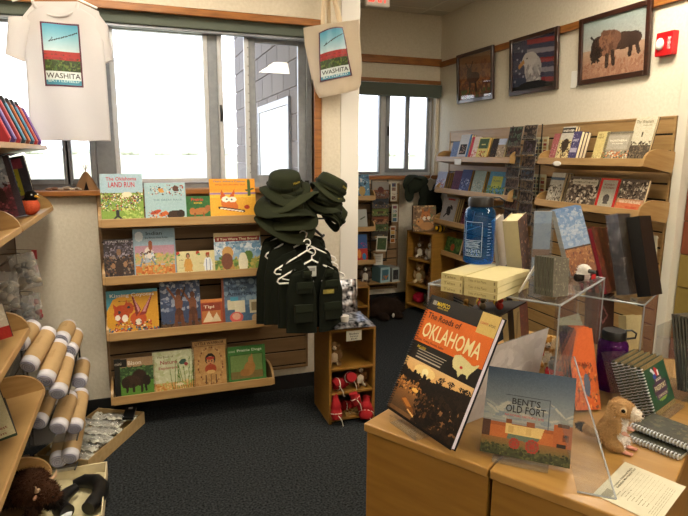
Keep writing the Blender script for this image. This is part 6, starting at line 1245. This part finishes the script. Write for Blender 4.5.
b.build('polished_edge', 'acrylic_edge', t)
# second, lower riser at the back
r2 = (.20, .47, .80, 1.03); R2Z = 1.15
t = thing('acrylic_riser', 'lower clear acrylic riser at the back of the table, under the tall albums', 'riser', (0, 0, 0))
b = MB(); uvbox(b, r2[0], r2[1], r2[2], r2[3], R2Z-.005, R2Z); b.build('top', 'acrylic', t)
for (u0, u1) in ((r2[0], r2[0]+.005), (r2[1]-.005, r2[1])): b = MB(); uvbox(b, u0, u1, r2[2], r2[3], ZT, R2Z-.005); b.build('side_plate', 'acrylic', t)
b = MB(); b.tube([tp(r2[0], r2[2], R2Z-.002), tp(r2[1], r2[2], R2Z-.002), tp(r2[1], r2[3], R2Z-.002)], .0032, 6); b.tube([tp(r2[1], r2[2], ZT), tp(r2[1], r2[2], R2Z)], .0024, 6); b.build('polished_edge', 'acrylic_edge', t)

# cream paperbacks stacked in two piles
Z0 = RZ+.001; th_ = .0165
A_ = at(443, 290, Z=Z0); B_ = at(464, 295, Z=Z0); C_ = at(497, 301, Z=Z0); D_ = at(529, 287, Z=Z0); bdir_ = (C_-B_); L1 = bdir_.length; ang = math.atan2(bdir_.y, bdir_.x); dd = (D_-C_); DD = min(.20, dd.length); LA = (B_-A_).length*.9; print('stack', L1, dd.length, (B_-A_).length, math.degrees(ang), math.degrees(math.atan2(dd.y, dd.x)))
def flatbook(label, loc, ang, w_, d_, th, cover='d2c58e', pages='d9cfa0', txt=None, seed=0):
    """book lying flat: spine along x on the near side, facing -y"""
    b = MB(); b.C(cover); b.box(0, w_, 0, .0015, 0, th); b.box(0, w_, .0015, d_, 0, .0008); b.box(0, w_, .0015, d_, th-.0008, th)
    if txt: b.text(txt, w_*.4, th*.5, w_*.55, th*.4, '8a7c4c', y=-.0005)
    b.C('8a7c50').box(w_*.9, w_*.94, -.0004, 0, th*.25, th*.75)
    o = b.build('paperback_book', 'print', loc=loc, rot=(0, 0, ang)); tag(o, label, 'book')
    p = MB(); p.C(pages); p.box(.001, w_-.001, .002, d_-.002, .001, th-.001); p.build('pages', 'matte', o); return o
nm = ['bottom', 'middle', 'top']
for k in range(3):
    flatbook('cream paperback lying flat, %s of the right-hand pile under the blue bottle' % nm[k], B_+Vector((0, .001*k, k*(th_+.0005))), ang+R([0, 1.0, -.6][k]), L1, DD, th_, txt='Tales of the Plains')
for k in range(3):
    flatbook('cream paperback lying flat, %s of the left-hand pile beside the blue bottle' % nm[k], B_-bdir_.normalized()*(LA+.006)+Vector((0, 0, k*(th_+.0005))), ang+R([0, -1.0, .6][k]), LA, DD, th_, txt='Tales')
# blue water bottle
zb_ = Z0+3*(th_+.0005)+.0005; PB = at(478, 262, Z=zb_); hB = zfor(PB, 197)-zb_; hT = zfor(PB, 199)
def bottle(name, label, P_, zb, ht, m, r=.0445, cap='black', loopd=(1, 0)):
    t = thing(name, label, 'water bottle', (P_[0], P_[1], zb)); s = ht/.21
    prof = [(.0, .001), (r-.006, .0), (r, .006), (r, .12*s), (r, .158*s), (r*.92, .170*s), (r*.74, .178*s), (r*.72, .184*s)]
    b = MB(); b.smooth = True; b.loft([[(q*math.cos(2*PI*k/32), q*math.sin(2*PI*k/32), z) for k in range(32)] for q, z in prof[1:]], True); b.build('body', m, t)
    b = MB(); b.loft([[(q*math.cos(2*PI*k/30)*(1+.02*(k % 2)), q*math.sin(2*PI*k/30)*(1+.02*(k % 2)), z) for k in range(30)] for q, z in ((r*.80, .181*s), (r*.80, .203*s), (r*.74, .21*s))], True); b.build('cap', cap, t)
    d = Vector((loopd[0], loopd[1], 0)).normalized(); c = MB(); c.tube([d*r*.6+Vector((0, 0, .208*s)), d*r*1.2+Vector((0, 0, .209*s)), d*r*1.55+Vector((0, 0, .198*s)), d*r*1.5+Vector((0, 0, .182*s)), d*r*.8+Vector((0, 0, .178*s))], .003, 6); c.build('strap', cap, t)
    return t, s
bt, s_ = bottle('water_bottle', 'translucent blue water bottle with a black cap, standing on the cream paperbacks', PB, zb_, hB, 'blue_plastic', loopd=(_r.x, _r.y))
r_ = .0449; vang = math.atan2(-PB.y, -PB.x)
def wrap(x, z): a = vang-.35+x/r_; return (r_*math.cos(a), r_*math.sin(a), z)
b = MB(); b.C('a9c4d8'); fx0, fx1, fz0, fz1 = -.030, .024, .025*s_, .135*s_
for (x0, x1, z0, z1) in ((fx0, fx1, fz0, fz0+.0015), (fx0, fx1, fz1-.0015, fz1), (fx0, fx0+.0015, fz0, fz1), (fx1-.0015, fx1, fz0, fz1), (fx0, fx1, .075*s_, .077*s_)):
    b.grid(lambda u, v, x0=x0, x1=x1, z0=z0, z1=z1: wrap(x0+(x1-x0)*u, z0+(z1-z0)*v), 10, 1)
b.add([wrap(*p) for p in ((-.025, .105*s_), (.018, .122*s_), (.018, .124*s_), (-.025, .107*s_))], [(0, 1, 2, 3)])
for k in range(5): b.grid(lambda u, v, k=k: wrap(fx0+.004+(.044-.004*(k % 2))*u, (.052+.0045*k)*s_+.0018*v+.001*math.sin(u*9+k)), 10, 1)
b.text('WASHITA', -.003, .042*s_, .046, .012*s_, 'a9c4d8', wrap); b.text('HISTORIC SITE', -.003, .031*s_, .044, .006*s_, 'a9c4d8', wrap)
for k in range(12): b.C('a9c4d8'); b.grid(lambda u, v, k=k: wrap(.040+(.008 if k % 2 else .013)*u, (.03+.009*k)*s_+.0012*v), 3, 1)
b.build('printed_logo', 'print', bt)
# thick paperbacks leaning on the riser behind the bottle
P_ = at(507, 276, Z=Z0); hh = .2
tbook('thick paperback with tan page edges and a dark plaid cover, leaning behind the blue bottle', at(523, 279, Z=Z0), 38, 6, 10, .10, .175, .045, lambda c: (c.rect(0, 0, 1, 1, '4a3a34'), c.blobs(0, 0, 1, 1, ['7a5a4a', '2c2830', 'a8805c', '4a4c6a', 'c09a84'], 40, .08)), spine='cfc39a', pages='cfc39a', seed=92, name='paperback_book')
tbook('white-covered paperback between the blue bottle and the plaid paperback', at(506, 274, Z=Z0)+Vector((0, .03, 0)), 38, 6, 10, .09, .165, .012, lambda c: c.rect(0, 0, 1, 1, 'b9b4ac'), spine='b5b2aa', seed=93, name='paperback_book')
# clear holder with a pale blue leaflet
P_ = tp(.19, .56, Z0); t = thing('leaflet_holder', 'upright clear holder with a pale blue leaflet behind the wire easel', 'leaflet holder', P_, (0, 0, R(-25)))
hL = zfor(P_, 209)-Z0; b = MB(); b.box(0, .06, -.014, -.011, 0, hL*.8); b.box(0, .06, .011, .014, 0, hL); b.box(0, .003, -.011, .011, 0, hL*.85); b.box(.057, .06, -.011, .011, 0, hL*.85); b.build('holder', 'acrylic', t)
cv = Canvas(.05, hL*.95, .004, '94a8c0'); cv.blobs(0, .4, 1, 1, ['99adc6', '8a9fbd'], 20, .14); cv.rect(0, .3, 1, .42, '8a6a5a'); b = MB(); b.picture(cv, lambda u, v: (.005+u*.05, -.004, .004+v*hL*.95)); b.C('b9bcc0').box(.005, .055, -.0035, .006, .004, .004+hL*.95); b.build('leaflet', 'print', t)
# wire easel holding grey booklets
wp = [at(*q, Z=z) for q, z in (((519, 292), Z0+.004), ((535, 266), Z0+.075), ((541, 262), Z0+.085), ((547, 266), Z0+.075), ((556, 296), Z0+.004))]
b = MB(); b.tube(wp, .0028, 7); wq = [p+Vector((.03, .03, -.002)) for p in wp]; b.tube(wq, .0028, 7); b.tube([wp[0], wq[0]], .0028, 6); b.tube([wp[-1], wq[-1]], .0028, 6); o = b.build('wire_easel', 'white_plastic'); tag(o, 'cream coated wire easel beside the grey booklets on the riser', 'easel')
def p_grey(c): c.rect(0, 0, 1, 1, '6f6c60').blobs(0, 0, 1, 1, ['8a8678', '5a574c', 'a09b8a'], 40, .06)
Pg = tp(.345, .315, Z0); hg_ = (zfor(Pg, 262)-Z0)
tbook('grey booklet at the front corner of the riser, first of a fanned pile', Pg, 20, 6, -6, .075, hg_, .0055, p_grey, spine='57554a', pages='b0aa94', n=8, gap=.0015, seed=94, name='booklet', labels='grey booklet %s back in the fanned pile at the riser corner')
# sky and prairie brochures in a leaning holder
def p_sky(c): c.grad(0, .4, 1, 1, '8fa6c4', '5f84b4').blobs(0, .45, 1, 1, ['93a9c8', 'a0b3cc', '7795be', 'a9b8cc'], 60, .12).grad(0, 0, 1, .42, '7a4626', 'a06a3a').blobs(0, 0, 1, .4, ['8a5028', 'b07a44', '6a3c20'], 60, .05, 2.).rect(0, .39, 1, .42, '4a3420')
tbook('brochure with a blue sky over brown prairie, front one on the riser', tp(.29, .645, Z0), -15.5, 15.2, 11.9, .085, .205, .004, p_sky, [('WASHITA', .5, .66, .4, .04, 'c4cfdd'), ('BATTLEFIELD', .5, .61, .5, .03, 'c4cfdd')], spine='a8a8a0', pages='d8d4c8', n=6, gap=.002, cell=.0025, seed=95, name='brochure', cat='brochure', labels='sky brochure %s back in its leaning pile on the riser')
# small bald-eagle toy on the riser corner
Pe = tp(.335, .60, Z0); t = thing('stuffed_eagle', 'small white-headed stuffed eagle with a red tag at the riser corner', 'stuffed animal', Pe, (0, 0, R(10)))
zE = zfor(Pe, 267)-Z0
blob('body', [((0, 0, zE*.35), (.022, .022, zE*.4)), ((0, -.003, zE*.8), (.018, .02, .018)), ((.022, 0, zE*.3), (.008, .014, zE*.3)), ((-.022, 0, zE*.3), (.008, .014, zE*.3))], lambda p: 'd8d4cc' if p.z > zE*.55 else ('2a2420' if abs(p.x) > .012 else 'b9a9a4'), t, vox=.0035, fur=300)
b = MB(); b.C('4a4a48'); b.tube([(.0, -.018, zE*.8), (.006, -.034, zE*.77), (.008, -.038, zE*.7)], [.007, .005, .001], 8); b.C('b5282a').box(.012, .03, -.022, -.020, zE*.2, zE*.5); b.build('beak', 'matte', t)
# albums on the lower riser
Z2 = R2Z+.001
def p_rb(c): c.rect(0, 0, 1, 1, '4c2016').blobs(0, 0, 1, 1, ['6a2c1a', '3a1810', '7a3a20', '54301c'], 60, .08)
tbook('dark red album, front one of four with striped edges on the back riser', Vector((1.40, 1.375, Z2)), 30, 19, -4, .17, .215, .012, p_rb, spine='7c1f2a', pages='d8cfb4', n=4, gap=.010, seed=96, name='album', labels='dark red album with cream page edges, %s back on the back riser')
for k in range(4): pass
tbook('thick black album in crinkled clear wrap, between the red albums and the black binder', Vector((1.462, 1.345, Z2)), 20, 15, -3, .085, .262, .04, lambda c: c.rect(0, 0, 1, 1, '1a1a1e'), spine='3a3c44', pages='26262a', seed=97, name='album', m='print')
wr = MB(); 
for k in range(22): pass
o = tbook('tall plain black binder, rightmost of the albums on the back riser', Vector((1.505, 1.302, Z2)), 20, 15, -3, .085, .258, .042, lambda c: c.rect(0, 0, 1, 1, '0f0f11'), spine='121214', pages='101012', seed=98, name='binder')
alb = [x for x in bpy.data.objects if x.get('label', '').startswith('thick black album')][0]
b = MB(); n = 14; loops = []
for i in range(n+1):
    f_ = i/n; lp = []
    for (x0, y0, x1, y1) in ((-.003, -.003, .088, -.003), (.088, -.003, .088, .043), (.088, .043, -.003, .043), (-.003, .043, -.003, -.003)):
        for q in range(6): u = q/6; x, y = x0+(x1-x0)*u, y0+(y1-y0)*u; e = .003*smoothn(x*60, f_*22, y*60); lp.append((x+e, y-abs(e), -.0+.264*f_))
    loops.append(lp)
b.loft(loops, True, smooth=False); b.build('wrap', 'film', alb)

# under and around the riser
tbook('book with cream page edges leaning under the riser, left one of two', at(510, 352, Z=ZT), 38, 3, 13, .10, .25, .02, lambda c: c.rect(0, 0, 1, 1, '3a2c2c'), spine='cfc49c', pages='cfc49c', seed=99, name='hardcover_book')
tbook('book with cream page edges leaning under the riser, right one of two', at(522, 353, Z=ZT), 38, 3, 13, .10, .24, .022, lambda c: (c.rect(0, 0, 1, 1, '5a3430'), c.blobs(0, 0, 1, 1, ['8a4a3a', '3a2424'], 20, .1)), spine='cfc49c', pages='cfc49c', seed=100, name='hardcover_book')
# dark tray with small things under the riser's left end
P_ = tp(.03, .36, ZT); t = thing('wooden_tray', 'dark curved tray of small trinkets under the riser behind the atlas', 'tray', P_, (0, 0, TA)); b = MB(); b.C('2a2420')
b.loft([[(x, y*(1 if x < .2 else .9), z+.03*math.sin(x*9)) for x, y, z in ((x0, 0, .20), (x0, .22, .20), (x0, .22, .205), (x0, 0, .205))] for x0 in (0, .02, .04, .06, .08, .1, .12, .15)], smooth=True); b.build('tray', 'matte', t); b = MB(); [b.tube([(x, y, 0), (x, y, .2)], .003, 6) for x in (.01, .13) for y in (.01, .21)]; b.build('legs', 'acrylic', t)
rs = random.Random(3)
for k in range(9):
    b = MB(); c = ['7a5a2c', 'b5982c', '5a3a24', '8a2c24', '6a5a44'][k % 5]; b.C(c); b.ell((0, 0, .012), (.011, .011, .012), 8, 6); b.ell((0, -.002, .03), (.009, .009, .009), 8, 6); xk = .02+.0135*k
    q = P_+Vector((0, 0, 0)); loc = Matrix.Rotation(TA, 3, 'Z') @ Vector((xk, .07+.09*((k*3) % 4)/4, 0)); o = b.build('trinket', 'plush', loc=(P_.x+loc.x, P_.y+loc.y, ZT+.208+.03*math.sin(xk*9))); tag(o, 'tiny animal trinket on the dark tray under the riser, seen through clear plastic', 'trinket', 'trinkets on the dark tray')
# lion toy
Pl = tp(.21, .70, ZT); hl_ = zfor(Pl, 334)-ZT; t = sitter('stuffed_lion', 'small tan stuffed animal with a cream muzzle and red tag, under the riser', Pl, R(-20), hl_, '9a6c30', 'c9b79a', fur=700)
b = MB(); b.C('b02a30').box(-.07*hl_/.2, -.045*hl_/.2, -.055, -.053, .05, .07); b.C('d8cfc0').box(-.05*hl_/.2, -.03*hl_/.2, -.06, -.058, .03, .045); b.build('tag', 'matte', t)
# red bottle with black lid behind the fort book
Pr = tp(.33, .47, ZT); hR = zfor(Pr, 363)-ZT; bottle('water_bottle', 'red bottle with a black ribbed lid just showing above the old fort book', Pr, ZT, hR, 'red_gloss', r=.04, loopd=(.3, 1))
# orange books
def p_or(c): c.rect(0, 0, 1, 1, 'd0622a').blobs(0, 0, 1, .55, ['c4743a', 'a84a20', 'e08a44', '7a4a34'], 50, .07, 1.8).ell(.55, .3, .12, .14, '5a6478').poly([(0, 1), (0, .55), (.35, .95), (.3, 1)], '3c4048')
Po = at(588, 412, Z=ZT); ho = .22
tbook('tall orange book, front one of three leaning by the prairie dog\'s tail', tp(.405, .385, ZT), 0, 22, -6, .085, ho, .009, p_or, [('TRAILS', .45, .55, .5, .05, '7a2c14')], spine='3a3c44', pages='cfc8b4', n=3, gap=.003, cell=.0025, seed=101, name='paperback_book', labels='tall orange book, %s of three leaning by the prairie dog\'s tail')
# green and white card in the riser
tbook('green and white card leaning inside the riser beside the orange books', tp(.30, .60, ZT+.12), -20, 20, 15, .07, .075, .003, lambda c: (c.rect(0, 0, 1, 1, 'c4c2a4'), c.poly([(.4, 0), (1, .5), (1, 0)], '4a7048')), seed=102, name='card', cat='card')
b = MB(); uvbox(b, .26, .345, .55, .66, ZT, ZT+.118); o = b.build('card_block', 'acrylic'); tag(o, 'small clear block carrying the green and white card inside the riser', 'block')
# purple bottle and brown book behind it
Pp = at(609, 388, Z=ZT); hP = zfor(Pp, 330)-ZT; bottle('water_bottle', 'translucent purple water bottle with a black cap, right of the riser', Pp, ZT, hP, 'purple_plastic', r=.042, loopd=(_r.x, _r.y))
Pbn = tp(.44, .80, ZT); 
tbook('dark brown book with a red emblem, leaning behind the purple bottle', tp(.335, .765, ZT), 5, 14, -12, .10, zfor(tp(.36, .78, 0), 300)-ZT, .03, lambda c: (c.rect(0, 0, 1, 1, '3a2420'), c.poly([(.5, .8), (.75, .66), (.5, .52), (.3, .66)], '8a5a5a'), c.poly([(.5, .75), (.68, .66), (.5, .57), (.36, .66)], '3a2420')), spine='2a2024', pages='2c2422', seed=103, name='hardcover_book')
# cream book at the back
tbook('plain cream book standing at the far edge of the table', tp(.40, .985, ZT), 10, 12, -5, .09, .12, .03, lambda c: c.rect(0, 0, 1, 1, 'b3a67c'), spine='a89c74', pages='c4b88e', seed=104, name='paperback_book')
# green spiral passports in a clear holder
def p_pass(c):
    c.rect(0, 0, 1, 1, '1f4a34').rect(0, .90, 1, 1, '8a7850').rect(0, 0, 1, .09, '8a7850').ell(.55, .42, .3, .2, '6a8a4a').ell(.55, .3, .22, .1, '7a9a44').rect(.25, .36, .85, .58, '3f2f44').rect(.3, .26, .8, .36, '54405a').rect(.38, .58, .7, .66, '3f2f44').poly([(.42, .68), (.5, .88), (.62, .8), (.66, .68)], 'b5282e').poly([(.32, .84), (.46, .72), (.5, .76), (.38, .88)], 'c9cdd6').ell(.44, .7, .07, .05, '2f4a9a').rect(.58, .68, .64, .8, 'e0ddd8')
    for k in range(14): c.rect(.03+k*.07, .92, .06+k*.07, .98, '6a5a3c').rect(.03+k*.07, .02, .06+k*.07, .07, '6a5a3c')
cv_h = .15; pp_ = Vector((1.237, 1.018, ZT+.004)); ps = tbook('green spiral passport booklet with a colourful crest, front one in its clear holder', pp_, 21.9, 21.5, 0, .15, .135, .009, p_pass, [('PASSPORT', .55, .47, .5, .1, 'd8cfa8'), ('KIDS', .55, .62, .22, .05, 'e0d8c0'), ('COMPANION', .55, .31, .4, .05, 'c9c0a0')], spine='2c3c30', pages='cfd4c4', n=1, cell=.0025, seed=105, name='spiral_booklet', cat='booklet')
b = MB()
for k in range(17): zc = .006+.123*k/16; b.tube([(.002+.006*math.cos(a), .0045+.0075*math.sin(a), zc) for a in [2*PI*q/8 for q in range(9)]], .0014, 5, False)
b.build('spiral_binding', 'alu_light', ps)
bk_ = ps.rotation_euler.to_matrix() @ Vector((0, 1, 0)); hb = Vector((bk_.x, bk_.y, 0))/(bk_.x**2+bk_.y**2)
for k in range(1, 5): dup(ps, loc=Vector(ps.location)+hb*.0155*k, label='green spiral passport booklet %s back in its clear holder' % ORD[k])
t = thing('booklet_holder', 'clear stepped holder around the green passport booklets', 'holder', (1.237, 1.018, ZT), (0, 0, R(21.9)))
b = MB(); b.box(-.006, .156, -.02, -.017, 0, .022); b.box(-.006, .156, -.02, .10, 0, .003); b.build('base', 'acrylic', t)
b = MB(); b.loft([[(-.009, -.02, .0), (-.009, .10, .0), (-.009, .15, .15), (-.009, .09, .17), (-.009, .035, .09)], [(-.006, -.02, .0), (-.006, .10, .0), (-.006, .15, .15), (-.006, .09, .17), (-.006, .035, .09)]], smooth=False); b.build('side_plate', 'acrylic', t)
# two dark spiral booklets lying flat
def flat_spiral(label, A_, B_, z, depth, seed):
    A_, B_ = Vector(A_), Vector(B_); d = B_-A_; L_ = d.length; ang = math.atan2(d.y, d.x); t = thing('spiral_booklet', label, 'booklet', (A_.x, A_.y, z), (0, 0, ang))
    cv = Canvas(L_, depth, .003, '3a3a2e', seed); cv.blobs(0, 0, 1, 1, ['4a4c38', '2a2c24', '5c5640', '34382c'], 60, .07); b = MB(); b.picture(cv, lambda u, v: (u*L_, .006+v*depth, .0085)); b.C('c9c4b0').box(0, L_, .006, .006+depth, .001, .0082); b.build('pages', 'print', t)
    b = MB(); n = int(L_/.0075)
    for k in range(n): xc = .004+(L_-.008)*k/(n-1); b.tube([(xc, .006+.008*math.cos(a), .006+.0065*math.sin(a)) for a in [2*PI*q/8 for q in range(9)]], .0017, 5, False)
    b.build('spiral_binding', 'alu_light', t); return t
flat_spiral('dark spiral booklet lying flat with its coil towards the prairie dog, lower one', at(625, 440, Z=ZT), at(679, 461, Z=ZT), ZT, .12, 1)
flat_spiral('dark spiral booklet lying flat, upper one of the pair behind the prairie dog', at(629, 428, Z=ZT+.014), at(700, 456, Z=ZT+.014), ZT+.014, .11, 2)
# striped grey brochures at the right edge
t_ = tbook('grey brochure at the right edge of the picture, front one of a leaning pile', Vector((1.43, 1.058, ZT+.012)), 20, 13, -8, .11, .215, .006, lambda c: (c.rect(0, 0, 1, 1, '5a5448'), c.blobs(0, 0, 1, 1, ['6a6458', '4a463c', '8a8270'], 30, .06)), spine='4f4d44', pages='b9ae8a', n=6, gap=.0025, seed=106, name='brochure', cat='brochure', labels='grey brochure %s back in the leaning pile at the right edge')
t = thing('brochure_holder', 'clear holder behind the grey brochures at the right edge', 'holder', (1.46, 1.14, ZT), (0, 0, R(20))); b = MB(); b.box(-.06, -.057, -.06, .05, 0, .17); b.box(-.06, .10, .05, .053, 0, .2); b.box(-.06, .10, -.07, .05, 0, .003); b.build('holder', 'acrylic', t)
# leaning clear panel in front of the orange books
A_ = at(577, 492, Z=ZT); B_ = at(616, 499.5, Z=ZT); C_ = at(574, 357, Z=1.13); D_ = C_+(A_-B_)*.9
quadslab('plexiglass_screen', [A_, B_, C_, D_], .004, 'acrylic', 'tall clear acrylic screen leaning between the fort book and prairie dog', 'panel', edge=(0, 1))
# order form
A_, B_, C_ = at(593, 494, Z=ZT), at(625, 462, Z=ZT), at(686, 487, Z=ZT); D_ = A_+C_-B_
b = MB(); th = Vector((0, 0, .0006)); b.C('c2bda4'); b.loft([[A_, D_, C_, B_], [A_+th, D_+th, C_+th, B_+th]], smooth=False)
ex, ey = (B_-A_), (D_-A_)
def fx(x, z): return A_+ex*x+ey*z+Vector((0, 0, .0009))     # x across the lines, z down the page
b2 = MB()
def ftext(s, x, z0, w_, h_, c='4a4638'):
    V, F, _, _ = glyphs(s); b2.C(c); b2.add([fx(x+a*w_, z0+(1-e)*h_) for a, e in V], F)
ftext('Western National Parks', .30, .14, .62, .035); ftext('Battlefield Mini Nature Tour', .34, .19, .6, .035)
for k in range(9): ftext(['name', 'address', 'city  state  zip', 'phone', 'email', 'item number', 'quantity', 'ship to', 'total'][k]+' ______________________', .18+.02*(k % 3), .28+.055*k, .74-.05*(k % 3), .02)
for k in range(4): ftext('please print clearly and return to the desk', .12, .80+.035*k, .7, .014)
b2.C('8f8b74'); b2.add([fx(.04, .1), fx(.24, .1), fx(.24, .24), fx(.04, .24)], [(0, 3, 2, 1)])
o = b.build('order_form', 'matte'); tag(o, 'printed white order form overhanging the front edge of the table', 'form'); b2.build('lettering', 'matte', o)
# prairie dog
Pd = at(612, 446, Z=ZT); hd = zfor(Pd, 398)-ZT; s = hd/.15; print('prairie dog h', hd)
t = thing('stuffed_prairie_dog', 'tan stuffed prairie dog sitting upright with a white belly and black-tipped tail', 'stuffed animal', (Pd.x, Pd.y, ZT), (0, 0, R(26)))
def pdc(p):
    if p.y < -.006*s and abs(p.x) < (.026-.1*abs(p.z/s-.05)**1.2)*s and .006*s < p.z < .104*s: return 'e2ddd6'
    if p.y < -.046*s and p.z > .1*s: return 'e4dccf'
    if p.y > .085*s: return '0e0c0b'
    return 'bd9a6c' if p.z > .09*s else 'b59264'
blob('body', [((0, .006*s, .042*s), (.037*s, .038*s, .044*s)), ((0, -.002*s, .078*s), (.029*s, .030*s, .040*s)), ((0, -.016*s, .122*s), (.029*s, .036*s, .028*s)), ((0, -.05*s, .115*s), (.017*s, .022*s, .015*s)), ((-.026*s, -.016*s, .018*s), (.017*s, .026*s, .018*s)), ((.026*s, -.016*s, .018*s), (.017*s, .026*s, .018*s)),
    ((-.026*s, -.018*s, .078*s), (.009*s, .012*s, .025*s)), ((.026*s, -.018*s, .078*s), (.009*s, .012*s, .025*s)), ((0, .058*s, .022*s), (.012*s, .035*s, .010*s)), ((0, .09*s, .03*s), (.014*s, .018*s, .011*s)), ((-.018*s, .004*s, .140*s), (.007*s, .005*s, .008*s)), ((.018*s, .004*s, .140*s), (.007*s, .005*s, .008*s))], pdc, t, vox=.0032, fur=9000, flen=.0055, seed=4)
for s1 in (-1, 1):
    b = MB(); b.C('c98f80'); b.ell((s1*.02*s, -.042*s, .004*s), (.009*s, .018*s, .005*s), 10, 6); [b.ell((s1*.02*s+q*.005*s, -.058*s, .004*s), (.003*s, .006*s, .003*s), 6, 5) for q in (-1, 0, 1)]; b.build('foot', 'plush', t)
    b = MB(); b.C('d0a294'); b.ell((s1*.022*s, -.036*s, .060*s), (.006*s, .009*s, .006*s), 8, 6); [b.ell((s1*.022*s+q*.003*s, -.044*s, .058*s), (.0018*s, .005*s, .002*s), 6, 5) for q in (-1, 0, 1)]; b.build('paw', 'plush', t)
    b = MB(); b.C('c9b28c'); b.ell((s1*.0235*s, -.028*s, .128*s), (.006*s, .009*s, .009*s), 10, 8); e = b.build('eye_ring', 'plush', t); b = MB(); b.ell((s1*.0275*s, -.029*s, .128*s), (.003*s, .006*s, .006*s), 10, 8); b.build('eye', 'eye', t)
b = MB(); b.C('3a2a24'); b.ell((0, -.072*s, .119*s), (.005*s, .0035*s, .004*s), 8, 6); b.build('nose', 'matte', t)
# wall items by the slatwall seen over the table: small framed bird card
for (u0, u1, v0, v1, lb) in ((646, 656, 235, 262, 'white card with a dark bird hanging low on the right-wall slatwall'), (630, 637, 297, 304, 'small white and blue card low on the right-wall slatwall')):
    Xh = 3.0; ya, yb = at(u0, v1, X=Xh).y, at(u1, v1, X=Xh).y; za, zc = at(u0, v1, X=Xh).z, at(u0, v0, X=Xh).z; cw, hc = ya-yb, zc-za; cv = Canvas(cw, hc, .006, 'bdb59c'); cv.line(.3, .75, .7, .65, .05, '3a3028').ell(.5, .68, .16, .06, '3a3028', 20)
    b = MB(); b.picture(cv, lambda u, v: (u*cw, 0, v*hc)); b.C('bdb59c').box(0, cw, .0005, .005, 0, hc); b.tube([(cw/2, .003, hc*.9), (cw/2, .055, hc*.9)], .003, 5); o = b.build('bird_card', 'print', loc=(Xh, ya, za), rot=(0, R(-4), R(-90))); tag(o, lb, 'card')
